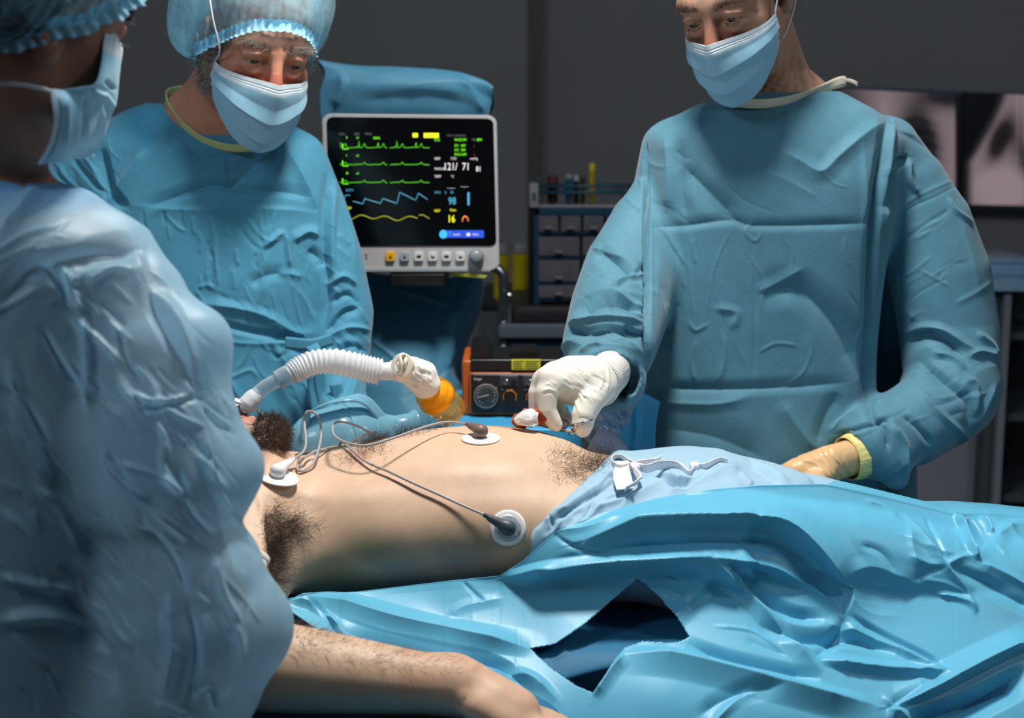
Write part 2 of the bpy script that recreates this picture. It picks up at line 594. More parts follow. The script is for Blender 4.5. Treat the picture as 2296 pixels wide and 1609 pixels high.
# ------------------------------------------------------------------ cloth creases
def strokes(V, N, items, px=None, face=True, steep=9.0):
    """push V along N by crease lines given in photo pixels: (points, height mm, reach left px, reach right px[, sharpness])"""
    if px is None:
        px = proj(V)
    if face:
        vd = V - np.array([0, 0, CAMZ])
        vd = vd / np.linalg.norm(vd, axis=1)[:, None]
        fw = np.clip(-(N * vd).sum(1) / 0.35, 0, 1)
    else:
        fw = np.ones(len(V))
    D = np.zeros(len(V))
    for it in items:
        pts, amp, wl, wr = it[0], it[1], it[2], it[3]
        shp = it[4] if len(it) > 4 else 1.6
        if min(wl, wr) < 15 and abs(amp) < 6:              # narrow creases stay shallow
            amp = math.copysign(min(abs(amp), steep * min(wl, wr) * .72), amp)
        pts = np.asarray(pts, float).reshape(-1, 2)
        if len(pts) > 2:
            pts = spline(pts, 4 * len(pts))
        m = max(wl, wr)
        lo, hi = pts.min(0) - m, pts.max(0) + m
        idx = np.nonzero((px[:, 0] > lo[0]) & (px[:, 0] < hi[0]) & (px[:, 1] > lo[1]) & (px[:, 1] < hi[1]) & (fw > 0))[0]
        if len(idx) == 0: continue
        q = px[idx]
        seg = np.linalg.norm(np.diff(pts, axis=0), axis=1)
        cum = np.concatenate([[0], np.cumsum(seg)])
        best = np.full(len(idx), 1e9); side = np.zeros(len(idx)); par = np.zeros(len(idx))
        for k in range(len(pts) - 1):
            a, b = pts[k], pts[k + 1]
            ba = b - a
            t = np.clip(((q - a) @ ba) / (ba @ ba + 1e-9), 0, 1)
            r = q - a - t[:, None] * ba
            d = np.hypot(r[:, 0], r[:, 1])
            cr = ba[0] * r[:, 1] - ba[1] * r[:, 0]
            up = d < best
            best[up] = d[up]; side[up] = cr[up]; par[up] = (cum[k] + t[up] * seg[k]) / cum[-1]
        w = np.where(side < 0, wl, wr)      # side<0: left of travel in the picture
        g = np.clip(1 - best / w, 0, 1) ** shp
        taper = np.clip(np.minimum(par, 1 - par) * 5 + 0.12, 0, 1)
        D[idx] += amp * 0.001 * g * taper * fw[idx]
    return V + N * D[:, None]
def crinkle(rng, poly, n, length, ang, spread, amp, w, neg=0.4):
    """a set of short random creases inside a photo polygon"""
    poly = np.asarray(poly, float)
    lo, hi = poly.min(0), poly.max(0)
    out = []
    while len(out) < n:
        c = lo + rng.random(2) * (hi - lo)
        if not inside(poly, c[None])[0]: continue
        a = math.radians(ang + rng.normal() * spread)
        L = length * (0.5 + rng.random())
        d = np.array([math.cos(a), math.sin(a)]) * L / 2
        p = np.array([-d[1], d[0]]) * rng.normal() * 0.18
        s = -1 if rng.random() < neg else 1
        ww = w * (0.6 + 0.9 * rng.random())
        out.append(((c - d, c + p, c + d), s * amp * (0.5 + rng.random()), ww, ww * (0.4 + 1.4 * rng.random())))
    return out
def inside(poly, q):
    poly = np.asarray(poly, float)
    r = np.zeros(len(q), bool)
    n = len(poly)
    for i in range(n):
        a, b = poly[i], poly[(i + 1) % n]
        c = (a[1] > q[:, 1]) != (b[1] > q[:, 1])
        xx = (b[0] - a[0]) * (q[:, 1] - a[1]) / (b[1] - a[1] + 1e-12) + a[0]
        r ^= c & (q[:, 0] < xx)
    return r
def crumple(V, seed, scale, amp, n=14, ani=(1, 1, 1)):
    """crumpled-sheet relief: sum of folded planes at random angles, smooth envelope"""
    rng = np.random.default_rng(seed)
    D = np.zeros(len(V))
    A = np.asarray(ani)
    for k in range(n):
        d = rng.normal(size=3); d /= np.linalg.norm(d)
        f = scale * (0.6 + 1.2 * rng.random())
        ph = rng.random() * 7
        e1 = rng.normal(size=3) * f * 0.35
        warp = 0.6 * np.sin(V @ (rng.normal(size=3) * f * 0.8) + rng.random() * 7)
        x = (V * A) @ d * f + ph + warp
        tri = np.abs(((x / np.pi) % 2) - 1)            # 0..1 tent
        env = 0.5 + 0.5 * np.sin(V @ e1 + rng.random() * 7)
        D += (tri ** 1.4 - 0.4) * env ** 2
    return amp * D / math.sqrt(n)
def grid_faces(nu, nv):
    i = np.arange(nu - 1)[:, None] * nv
    j = np.arange(nv - 1)[None]
    return np.stack([i + j, i + nv + j, i + nv + j + 1, i + j + 1], -1).reshape(-1, 4)
def net(rows, nu, nv):
    """smooth surface through a net of points rows[v][u]; returns (nv, nu, 3)"""
    R = np.stack([spline(r, nu) for r in rows])           # v, nu, 3
    return np.stack([spline(R[:, k], nv) for k in range(nu)], 1)
def patch(name, rows, nu, nv, mat, parent=None, items=None, th=0.001, crump=None, smooth=True, raw=False, attrs=None):
    G = net(rows, nu, nv)
    V = G.reshape(-1, 3)
    q = grid_faces(nv, nu)
    N = normals(V, q)
    vd = V - np.array([0, 0, CAMZ])
    if (N * vd).sum(1).mean() > 0:
        q = q[:, ::-1]; N = -N
    if crump:
        V = V + N * crumple(V, *crump)[:, None]
    if items:
        V = strokes(V, N, items, face=False)
    if raw:
        return V, q, N
    return solid(mesh(name, V, q, None, mat, parent, attrs=attrs), th)
def prow(lst):
    return [P(*p) for p in lst]
def rbf(pts, vals, q, sc=1000.0):
    pts = np.asarray(pts, float) / sc; q = np.asarray(q, float) / sc
    def ph(r): return np.where(r > 1e-9, r * r * np.log(r + 1e-12), 0)
    n = len(pts)
    K = ph(np.linalg.norm(pts[:, None] - pts[None], axis=2)) + np.eye(n) * 1e-4
    Pm = np.hstack([np.ones((n, 1)), pts])
    A = np.block([[K, Pm], [Pm.T, np.zeros((3, 3))]])
    c = np.linalg.solve(A, np.concatenate([vals, np.zeros(3)]))
    out = np.empty(len(q))
    for s0 in range(0, len(q), 20000):
        qq = q[s0:s0 + 20000]
        out[s0:s0 + 20000] = ph(np.linalg.norm(qq[:, None] - pts[None], axis=2)) @ c[:n] + np.hstack([np.ones((len(qq), 1)), qq]) @ c[n:]
    return out

# ------------------------------------------------------------------ hair
def hair(name, roots, dirs, length, radius, mat, parent, rng, curl=0.3, droop=0.0, pts=5):
    """strands as thin three-sided tapered tubes in one mesh"""
    n = len(roots)
    L = length * (0.55 + 0.9 * rng.random(n))
    d = dirs / (np.linalg.norm(dirs, axis=1)[:, None] + 1e-9)
    C = [roots]
    cv = rng.normal(size=(n, 3)) * curl
    for k in range(1, pts):
        d = d + cv / pts + np.array([0, 0, -droop / pts]) + rng.normal(size=(n, 3)) * curl * 0.25
        d /= np.linalg.norm(d, axis=1)[:, None]
        C.append(C[-1] + d * (L / (pts - 1))[:, None])
    C = np.stack(C, 1)                                   # n, pts, 3
    T = np.gradient(C, axis=1)
    T /= np.linalg.norm(T, axis=2)[..., None] + 1e-12
    ref = rng.normal(size=(n, 1, 3))
    A = np.cross(T, ref); A /= np.linalg.norm(A, axis=2)[..., None] + 1e-12
    B = np.cross(T, A)
    rad = radius * np.linspace(1, 0.35, pts)[None, :, None]
    ring = [C + rad * (math.cos(a) * A + math.sin(a) * B) for a in (0, 2.094, 4.189)]
    V = np.stack(ring, 2).reshape(-1, 3)                 # n*pts*3
    base = (np.arange(n) * pts * 3)[:, None, None]
    k = (np.arange(pts - 1) * 3)[None, :, None]
    j = np.arange(3)[None, None]
    q = np.stack([base + k + j, base + k + (j + 1) % 3, base + k + 3 + (j + 1) % 3, base + k + 3 + j], -1).reshape(-1, 4)
    return mesh(name, V, q, None, mat, parent)
def pick(rng, n, weight):
    w = np.maximum(weight, 0)
    if w.sum() <= 0: return np.zeros(0, int)
    return rng.choice(len(w), n, p=w / w.sum())
def text(name, body, px, py, Y, hpx, mat, parent, align='LEFT', ext=0.0002, bold=0.0, sx=0.78):
    c = bpy.data.curves.new(name, 'FONT')
    c.body = body
    c.size = hpx * mpp(Y) * 1.38
    c.align_x = align
    c.extrude = ext
    c.offset = bold
    c.resolution_u = 3
    o = bpy.data.objects.new(name, c)
    COL.objects.link(o)
    me = bpy.data.meshes.new_from_object(o.evaluated_get(bpy.context.evaluated_depsgraph_get()))
    bpy.data.objects.remove(o)
    bpy.data.curves.remove(c)
    me.name = name
    me.materials.clear()
    me.transform(Matrix.Translation(Vector(P(px, py, Y))) @ Matrix.Rotation(math.pi / 2, 4, 'X') @ Matrix.Diagonal((sx, 1, 1, 1)))
    return link(name, me, mat, parent)
# ------------------------------------------------------------------ the room
M = {}
M['wall'] = simple('wall_paint', (150, 146, 144), 0.9, var=0.04, nscale=3, bump=0.05, bscale=300)
M['floor'] = simple('floor_vinyl', (92, 98, 104), 0.45, var=0.08, nscale=6)
M['ceil'] = simple('ceiling_paint', (150, 152, 155), 0.9)
def struct(o):
    o['kind'] = 'structure'
    return o
BW = 4.4
struct(box('wall_back', (-2.3, BW, 0), (2.5, BW + 0.1, 2.95), M['wall'], bev=0))
struct(box('wall_back_pier', (-2.3, BW - 0.14, 0), (P(1183, 300, BW - 0.14)[0], BW, 2.95), M['wall'], bev=0.006))
struct(box('wall_left', (-2.4, -0.6, 0), (-2.3, BW + 0.1, 2.95), M['wall'], bev=0))
struct(box('wall_right', (2.5, -0.6, 0), (2.6, BW + 0.1, 2.95), M['wall'], bev=0))
struct(box('floor', (-2.4, -0.6, -0.05), (2.6, BW + 0.1, 0), M['floor'], bev=0))
struct(box('ceiling', (-2.4, -0.6, 2.95), (2.6, BW + 0.1, 3.0), M['ceil'], bev=0))

# ------------------------------------------------------------------ lit radiograph viewer on the right of the back wall
M['viewer'] = simple('viewer_metal', (62, 84, 100), 0.4, 0.3)
def film_mat(name):
    k = NT(name)
    v = k.attr('film_tone')
    c = k.ramp(v, [(0.0, (0.002, 0.002, 0.003)), (0.35, (0.03, 0.024, 0.027)), (1.0, (0.42, 0.315, 0.335))])
    k.l(c, k.b.inputs['Base Color']); k.l(c, k.b.inputs['Emission Color'])
    k.set(Roughness=0.25, Emission_Strength=0.5)
    return k.m
M['film'] = film_mat('radiograph_film')
M['black'] = simple('black_plastic', (16, 17, 19), 0.35)
VY = 4.30
vw = empty('radiograph_viewer', P(2120, 465, VY), 'wall-mounted lit viewer showing two chest radiographs', 'medical viewer')
prism('frame', [(1700, 186), (2420, 215), (2420, 472), (1700, 452)], VY, BW - 0.001, M['viewer'], vw, 0.006)
prism('screen', [(1706, 196), (2414, 224), (2414, 462), (1706, 444)], VY - 0.004, VY + 0.01, M['black'], vw, 0.001)
def film(name, x0, x1, y0, y1, fn, slope=0.05):
    nu, nv = 110, 120
    u, v = np.meshgrid(np.linspace(0, 1, nu), np.linspace(0, 1, nv))
    px = x0 + (x1 - x0) * u
    py = y0 + (y1 - y0) * v + slope * (px - x0) * (1 - v * 0.6)
    V = np.stack([P(a, b, VY - 0.008) for a, b in zip(px.ravel(), py.ravel())])
    o = mesh(name, V, grid_faces(nv, nu)[:, ::-1], None, M['film'], vw, attrs={'film_tone': fn(u, v).ravel()})
    return solid(o, 0.001)
def gb(u, v, cu, cv, ru, rv, s=1.0, tilt=0.0):
    a, b = u - cu, v - cv
    a, b = a + tilt * b, b
    return np.exp(-((a / ru) ** 2 + (b / rv) ** 2) ** s)
def frontal(u, v):
    d = 0.82 + 0 * u
    for cu in (0.27, 0.73):
        d -= 0.78 * gb(u, v, cu, 0.48, 0.15, 0.34, 1.6, 0.05 if cu < 0.5 else -0.05)
        for k in range(7):
            d += 0.13 * np.exp(-((v - 0.2 - 0.1 * k - 1.6 * (u - cu) ** 2) / 0.018) ** 2) * gb(u, v, cu, 0.48, 0.16, 0.36)
    d += 0.25 * gb(u, v, 0.58, 0.62, 0.13, 0.16)
    d += 0.10 * gb(u, v, 0.5, 0.4, 0.04, 0.6)
    d -= 0.6 * (gb(u, v, 0.05, 0.02, 0.26, 0.12) + gb(u, v, 0.95, 0.02, 0.26, 0.12))
    d *= np.clip((1 - u) / 0.02, 0, 1)
    return np.clip(d, 0, 1)
def lateral(u, v):
    d = 0.80 * np.clip((u - 0.42 + 0.42 * np.minimum(v * 1.6, 1) ** 1.2) / 0.14, 0, 1)
    d -= 0.62 * gb(u, v, 0.44, 0.42, 0.12, 0.20, 1.3, 0.4)
    d -= 0.45 * gb(u, v, 0.80, 0.62, 0.13, 0.18, 1.3, -0.4)
    d -= 0.30 * gb(u, v, 0.66, 0.35, 0.15, 0.20)
    for k in range(3):
        d += 0.14 * np.exp(-((u - 0.66 - 0.07 * k) / 0.02) ** 2) * (v < 0.6)
    d += 0.35 * gb(u, v, 0.45, 0.85, 0.30, 0.20, 1.5)
    d *= 1 - 0.9 * np.clip((v - 0.8 + 0.9 * (u - 0.9)) / 0.12, 0, 1) * (u > 0.75)
    return np.clip(d, 0, 1)
film('radiograph', 1822, 2146, 196, 452, frontal)
film('radiograph', 2158, 2345, 206, 458, lateral)

# ------------------------------------------------------------------ right hand supply cabinet
M['cab'] = simple('grey_laminate', (128, 132, 142), 0.5, var=0.03)
M['cabdark'] = simple('dark_laminate', (70, 76, 80), 0.5)
M['worktop'] = simple('pale_blue_worktop', (150, 190, 220), 0.35)
CY = 3.7
cb = empty('supply_cabinet', (P(2230, 1000, CY)[0], CY, 0), 'grey supply cabinet with pale blue top beside the right wall', 'cabinet')
def ground(px0, px1, Y0, Y1, z0, z1, name, mat, parent, bev=0.004):
    a, b = P(px0, 800, Y0)[0], P(px1, 800, Y0)[0]
    return box(name, (a, Y0, z0), (b, Y1, z1), mat, parent, bev)
ztop = P(2200, 618, CY)[2]
ground(1990, 2215, CY, CY + 0.45, 0.0, ztop - 0.03, 'body', M['cab'], cb)
ground(2216, 2262, CY - 0.06, CY + 0.45, 0.0, ztop - 0.03, 'upright', M['cabdark'], cb)
ground(2246, 2262, CY - 0.09, CY - 0.06, 0.0, ztop - 0.04, 'edge_strip', M['cab'], cb)
ground(2262, 2420, CY + 0.30, CY + 0.45, 0.0, ztop - 0.03, 'back_panel', M['black'], cb)
for py in (740, 920, 1100):
    z = P(2280, py, CY)[2]
    ground(2262, 2420, CY - 0.05, CY + 0.30, z - 0.02, z, 'shelf', M['cabdark'], cb)
ground(1980, 2420, CY - 0.10, CY + 0.47, ztop - 0.03, ztop, 'worktop', M['worktop'], cb)
bx_ = empty('storage_box', (P(2240, 600, CY)[0], CY, ztop), 'pale blue flat box lying on the supply cabinet top', 'box')
box('body', (P(2206, 600, CY)[0], CY + 0.02, ztop), (P(2330, 600, CY)[0], CY + 0.3, ztop + 0.030), M['worktop'], bx_)
box('lid', (P(2204, 600, CY)[0], CY + 0.015, ztop + 0.030), (P(2334, 600, CY)[0], CY + 0.305, ztop + 0.042), M['worktop'], bx_)

# ------------------------------------------------------------------ instrument trolley, drawer organiser, tubes, sharps bins
M['chrome'] = simple('chrome', (190, 195, 200), 0.18, 1.0, var=0.02)
M['steel'] = simple('brushed_steel', (128, 140, 150), 0.35, 0.6, var=0.1, nscale=12)
M['rubber'] = simple('black_rubber', (34, 34, 37), 0.45)
M['navy'] = simple('dark_blue_plastic', (10, 62, 88), 0.4)
M['clear'] = simple('smoky_drawer', (92, 92, 100), 0.25, var=0.12, nscale=18)
M['yellow'] = simple('yellow_plastic', (196, 176, 0), 0.45)
M['greylid'] = simple('grey_plastic', (140, 140, 146), 0.5)
TY = 3.3
tr = empty('instrument_trolley', (P(1240, 900, TY)[0], TY, 0), 'steel trolley with chrome handle behind the orange ventilator', 'trolley')
zs = P(1200, 735, TY)[2]
pz = lambda py, Y=TY: P(1200, py, Y)[2]
ground(1118, 1480, TY, TY + 0.42, pz(758), pz(728), 'tray', M['steel'], tr)
ground(1146, 1470, TY + 0.02, TY + 0.40, pz(728), pz(690), 'rubber_mat', M['rubber'], tr, 0.02)
ground(1140, 1470, TY + 0.02, TY + 0.40, pz(860), pz(762), 'drawer', M['navy'], tr)
ground(1130, 1480, TY + 0.03, TY + 0.40, 0.12, pz(864), 'cabinet_body', M['cabdark'], tr)
for px in (1128, 1470):
    for y in (TY + 0.03, TY + 0.38):
        x = P(px, 800, TY)[0]
        tube('post', [(x, y, 0.10), (x, y, pz(728))], 0.012, M['steel'], tr, n=4)
        lathe('caster', [(-0.014, 0.0), (-0.014, 0.040), (-0.008, 0.05), (0.008, 0.05), (0.014, 0.040), (0.014, 0.0)], (x, y, 0.05), (1, 0, 0), M['rubber'], tr, 24)
x = P(1128, 700, TY)[0]
tube('handle', [(x, TY + 0.02, pz(728)), (x, TY + 0.02, pz(640)), (x - 0.004, TY + 0.02, pz(615)), (x - 0.028, TY + 0.02, pz(596)), (x - 0.05, TY + 0.03, pz(600))], 0.0115, M['chrome'], tr, n=30)
lathe('handle_knob', [(0, 0), (0, .008), (.01, .009), (.014, .005), (.015, 0)], (x + 0.014, TY, pz(662)), (0, -1, 0), M['chrome'], tr, 20)

OY = TY + 0.06
og = empty('drawer_organiser', P(1280, 655, OY), 'dark blue drawer organiser with smoky drawers standing on the trolley', 'organiser')
zb, zt_ = pz(690) + 0.001, pz(466, OY)
L_, R_ = P(1186, 560, OY)[0], P(1450, 560, OY)[0]
box('case', (L_, OY + 0.01, zb), (R_, OY + 0.16, zt_), M['black'], og)
box('side_panel', (L_ + 0.012, OY - 0.004, zb), (L_ + 0.026, OY + 0.02, zt_), M['navy'], og, 0.002)
box('top_panel', (L_ + 0.012, OY - 0.004, zt_ - 0.018), (R_, OY + 0.02, zt_), M['navy'], og, 0.002)
M['handle'] = simple('drawer_handle', (120, 120, 126), 0.4)
rows_ = [(484, 520, [(1207, 1252), (1257, 1303), (1308, 1354), (1359, 1405), (1410, 1445)]),
         (531, 574, [(1207, 1300), (1306, 1399), (1404, 1445)]), (583, 632, [(1207, 1300), (1306, 1399), (1404, 1445)]), (640, 668, [(1207, 1300), (1306, 1399), (1404, 1445)])]
for y0, y1, cs in rows_:
    for a, b in cs:
        d = pbox('drawer', a, y0, b, y1, OY - 0.008, OY + 0.15, M['clear'], og, 0.003)
        pbox('handle', (a + b) / 2 - 9, y1 - 12, (a + b) / 2 + 9, y1 - 6, OY - 0.018, OY - 0.007, M['handle'], d, 0.002)
    pbox('divider', 1205, y1 + 2, 1446, y1 + 6, OY - 0.003, OY + 0.02, M['navy'], og, 0.001)

rk = empty('tube_rack', (P(1300, 460, OY)[0], OY, zt_), 'clear tube rack with teal rails on the drawer organiser', 'rack')
M['clearrack'] = glass('clear_acrylic', (150, 152, 158), 0.1, 0.35)
M['teal'] = simple('teal_plastic', (22, 74, 92), 0.4)
xr = lambda p: P(p, 430, OY)[0]
box('base', (xr(1206), OY + 0.01, zt_), (xr(1440), OY + 0.09, zt_ + 0.006), M['greylid'], rk, 0.002)
for py in (418, 432):
    for yy in (OY + 0.012, OY + 0.086):
        z = P(1300, py, OY)[2]
        tube('rail', [(xr(1208), yy, z), (xr(1440), yy, z)], 0.0035, M['teal'], rk, n=3, seg=8)
for q in (1208, 1400, 1438):
    box('end_panel', (xr(q) - 0.002, OY + 0.01, zt_ + 0.006), (xr(q) + 0.002, OY + 0.09, P(1300, 412, OY)[2]), M['clearrack'], rk, 0.001)
M['blood'] = simple('dark_red_sample', (40, 12, 14), 0.3)
M['bluecap'] = simple('blue_tube', (14, 84, 112), 0.35)
M['darktube'] = simple('dark_tube', (18, 20, 18), 0.35)
M['olive'] = simple('olive_tube', (60, 58, 18), 0.35)
M['capred'] = simple('dull_red_cap', (84, 40, 46), 0.5)
M['ygl'] = simple('yellow_tube', (170, 150, 6), 0.35)
def tube_thing(px0, px1, pyt, capy, bm_, cm, lab):
    Yt = OY + 0.045
    x = P((px0 + px1) / 2, 430, Yt)[0]
    r = (P(px1, 430, Yt)[0] - P(px0, 430, Yt)[0]) / 2
    z0, z1, zc = zt_ + 0.007, P(1300, pyt, Yt)[2], P(1300, capy, Yt)[2]
    t = empty('sample_tube', (x, Yt, z0), lab, 'tube', 'sample tubes in the rack')
    lathe('body', [(0, 0), (0.001, r * .6), (r * .6, r * 0.92), (zc - z0, r * 0.92), (zc - z0, 0)], (x, Yt, z0), (0, 0, 1), bm_, t, 20)
    lathe('cap', [(0, 0), (0, r), (z1 - zc - .002, r), (z1 - zc, r * .8), (z1 - zc, 0)], (x, Yt, zc), (0, 0, 1), cm, t, 20)
tube_thing(1226, 1252, 393, 410, M['blood'], M['capred'], 'wide dark sample tube with dull red cap in the clear rack')
tube_thing(1267, 1284, 390, 400, M['bluecap'], M['greylid'], 'blue sample tube in the clear rack')
tube_thing(1285, 1299, 392, 406, M['darktube'], M['greylid'], 'black sample tube right beside the blue one')
tube_thing(1301, 1313, 394, 408, M['olive'], M['darktube'], 'dark olive sample tube left of the tall yellow one')
tube_thing(1320, 1334, 366, 384, M['ygl'], M['yellow'], 'tall yellow sample tube standing above the others in rack')
wb = empty('supply_box', (P(1197, 465, OY)[0], OY, zt_), 'small off-white box at the left end of the drawer organiser top', 'box')
box('carton', (xr(1187), OY + 0.0, zt_), (xr(1207), OY + 0.07, P(1197, 411, OY)[2]), M['greylid'], wb)
box('label', (xr(1193), OY - 0.0012, P(1197, 450, OY)[2]), (xr(1202), OY + 0.002, P(1197, 432, OY)[2]), M['cabdark'], wb, 0)

def sharps(px0, px1, pyt, pyb, Y, lab):
    t = empty('sharps_bin', P((px0 + px1) / 2, pyb, Y), lab, 'bin', 'yellow sharps bins')
    a, b = P(px0, pyt, Y), P(px1, pyb, Y)
    xa, xb, zt, zb2 = a[0], b[0], a[2], b[2]
    cx, r = (xa + xb) / 2, (xb - xa) / 2
    h = zt - zb2
    lathe('body', [(0, 0), (0, r * .86), (h * .8, r * .97), (h * .82, 0)], (cx, Y, zb2), (0, 0, 1), M['yellow'], t, 28)
    lathe('lid', [(0, 0), (0, r), (h * .12, r), (h * .17, r * .9), (h * .18, 0)], (cx, Y, zb2 + h * .82), (0, 0, 1), M['greylid'], t, 28)
sharps(1146, 1184, 543, 668, 3.82, 'yellow sharps bin with grey lid left of the drawer organiser')
sharps(1104, 1143, 545, 668, 3.82, 'yellow sharps bin with grey lid half hidden by the monitor edge')
wcab = empty('base_cabinet', (P(1100, 900, 3.78)[0], 3.78, 0), 'low dark grey cabinet standing behind the trolley handle', 'cabinet')
ztw = P(1140, 668, 3.82)[2]
ground(1080, 1200, 3.75, 4.2, 0, ztw - 0.02, 'body', M['cabdark'], wcab)
ground(1076, 1204, 3.74, 4.2, ztw - 0.02, ztw, 'top', M['rubber'], wcab)
# ------------------------------------------------------------------ patient monitor
MY = 2.64
M['casing'] = simple('grey_white_casing', (176, 176, 178), 0.4, var=0.02)
M['edge'] = simple('casing_edge', (150, 158, 164), 0.35, var=0.02)
M['glassblack'] = simple('screen_glass', (5, 6, 8), 0.12, var=0.0)
M['btn'] = simple('white_button', (214, 214, 216), 0.45, var=0.02)
M['btnblue'] = simple('pale_blue_button', (150, 168, 178), 0.45, var=0.02)
M['btnyel'] = simple('amber_button', (232, 170, 8), 0.45, var=0.02)
M['knob'] = simple('grey_knob', (128, 136, 140), 0.35, var=0.02)
M['ink'] = simple('dark_print', (40, 42, 46), 0.6)
G_ = {'green': glow('trace_green', (70, 175, 10), 0.8), 'bright': glow('lead_green', (120, 245, 20), 0.9), 'cyan': glow('pleth_cyan', (70, 150, 185), 0.7),
      'yellow': glow('resp_yellow', (150, 150, 10), 0.7), 'ylab': glow('label_yellow', (225, 225, 20), 0.9), 'white': glow('readout_white', (215, 205, 212), 0.8),
      'grey': glow('status_grey', (90, 96, 100), 0.6), 'blue': glow('bar_blue', (38, 72, 190), 0.8), 'sky': glow('badge_blue', (60, 165, 230), 0.9), 'orange': glow('lung_orange', (215, 120, 60), 0.8),
      'red': glow('mark_red', (110, 10, 25), 0.7)}
mo = empty('patient_monitor', P(920, 612, MY), 'patient monitor showing green, blue and yellow traces behind the surgeons', 'monitor')
def quad_round(x0t, x1t, x0b, x1b, y0, y1, r, n=7, sl=4):
    pts = rrect(0, 0, 1000, 1000, r, n)
    out = []
    for x, y in pts:
        v = y / 1000
        u = x / 1000
        out.append((x0t + (x0b - x0t) * v + u * ((x1t - x0t) + ((x1b - x0b) - (x1t - x0t)) * v), y0 + (y1 - y0) * v + sl * u * (1 - v)))
    return out
prism('housing', quad_round(722, 1113, 728, 1120, 254, 606, 55, 8), MY, MY + 0.075, M['casing'], mo, 0.004, 3)
prism('rear_shell', quad_round(740, 1095, 745, 1100, 285, 590, 90, 8), MY + 0.07, MY + 0.11, M['edge'], mo, 0.01, 3)
prism('lower_rail', [(760, 602), (1100, 602), (1100, 610), (760, 611)], MY - 0.006, MY + 0.06, M['edge'], mo, 0.002)
sc_ = prism('screen', quad_round(732, 1106, 740, 1113, 262, 551, 42, 6, 4), MY - 0.0025, MY + 0.01, M['glassblack'], mo, 0.001, 2)
SY = MY - 0.0035
def line(name, pts, w, mat):
    """painted trace: thin strip on the screen plane"""
    pts = np.asarray(pts, float)
    d = np.gradient(pts, axis=0); d /= np.linalg.norm(d, axis=1)[:, None] + 1e-9
    nn = np.stack([-d[:, 1], d[:, 0]], 1) * w * .62 / 2
    a, b = pts + nn, pts - nn
    V = np.array([P(x, y, SY) for x, y in np.vstack([a, b])])
    n = len(pts)
    i = np.arange(n - 1)
    q = np.stack([i, i + 1, n + i + 1, n + i], 1)
    return solid(mesh(name, V, q, None, mat, sc_), 0.0004, 0)
def ecg(y0, amp, tw, x0=762, x1=964, per=42.5, seed=0):
    x = np.arange(x0, x1, 1.0)
    ph = ((x - 766) % per) / per
    y = y0 + 0 * x
    y = y - amp * np.clip(1 - np.abs(ph - 0.92) / 0.03, 0, 1)
    y = y - tw * np.exp(-((ph - 0.20) / 0.055) ** 2) - 0.25 * tw * np.exp(-((ph - 0.78) / 0.05) ** 2)
    y = y + np.random.default_rng(seed).normal(0, 0.35, len(x)) + 1.2 * np.clip(ph - 0.25, 0, 0.1) * 10
    return np.stack([x, y], 1)
def gap(tr, a, b):
    return tr[tr[:, 0] < a], tr[tr[:, 0] > b]
for k, (y0, amp, tw) in enumerate(((330, 17, 8), (368, 1.5, 4), (408, 1.5, 4))):
    for seg in gap(ecg(y0, amp, tw, seed=k), 869, 873):
        line('ecg_trace', seg, 2.4, G_['green'])
    line('lead_mark', [(768, y0 - 8), (768.1, y0), (768.3, y0 + 4), (769, y0 + 4), (781, y0 + 4)], 3.0, G_['bright'])
pl_ = [(763, 447), (771, 450), (775, 437), (785, 438)]
line('pleth_trace', pl_, 2.6, G_['cyan'])
pl_ = [(791, 451), (814, 457), (818, 444), (820, 446), (850, 455), (853, 456), (858, 445), (890, 456), (896, 431), (932, 449), (938, 433), (963, 450)]
line('pleth_trace', spline(pl_, 12 * 1), 2.6, G_['cyan']) if False else line('pleth_trace', np.array([np.array(pl_[i]) * (1 - t) + np.array(pl_[i + 1]) * t for i in range(len(pl_) - 1) for t in np.linspace(0, 1, 6, endpoint=False)]), 2.6, G_['cyan'])
x = np.arange(780, 937, 2.0)
line('resp_trace', np.stack([x, 488 - 4.0 * np.sin((x - 796) / 8.6) - 2.2 * np.sin((x - 790) / 22)], 1), 3.0, G_['yellow'])
x = np.arange(939, 964, 2.0)
line('resp_trace', np.stack([x, 486 - 4.5 * np.cos((x - 945) / 7.0)], 1), 3.0, G_['yellow'])
def t_(body, px, py, h, col, name='readout', **kw):
    kw['bold'] = kw.get('bold', 0) * .5
    return text(name, body, px, py, SY - 0.0004, h * .95, G_[col], sc_, **kw)
t_('121/', 994, 381, 17, 'white', bold=0.0003); t_('71', 1036, 381, 17, 'white', bold=0.0003); t_('81', 1067, 384, 12, 'white', bold=0.0002)
t_('98', 1005, 458, 17, 'cyan', bold=0.0004); t_('16', 1003, 498, 17, 'ylab', bold=0.0004)
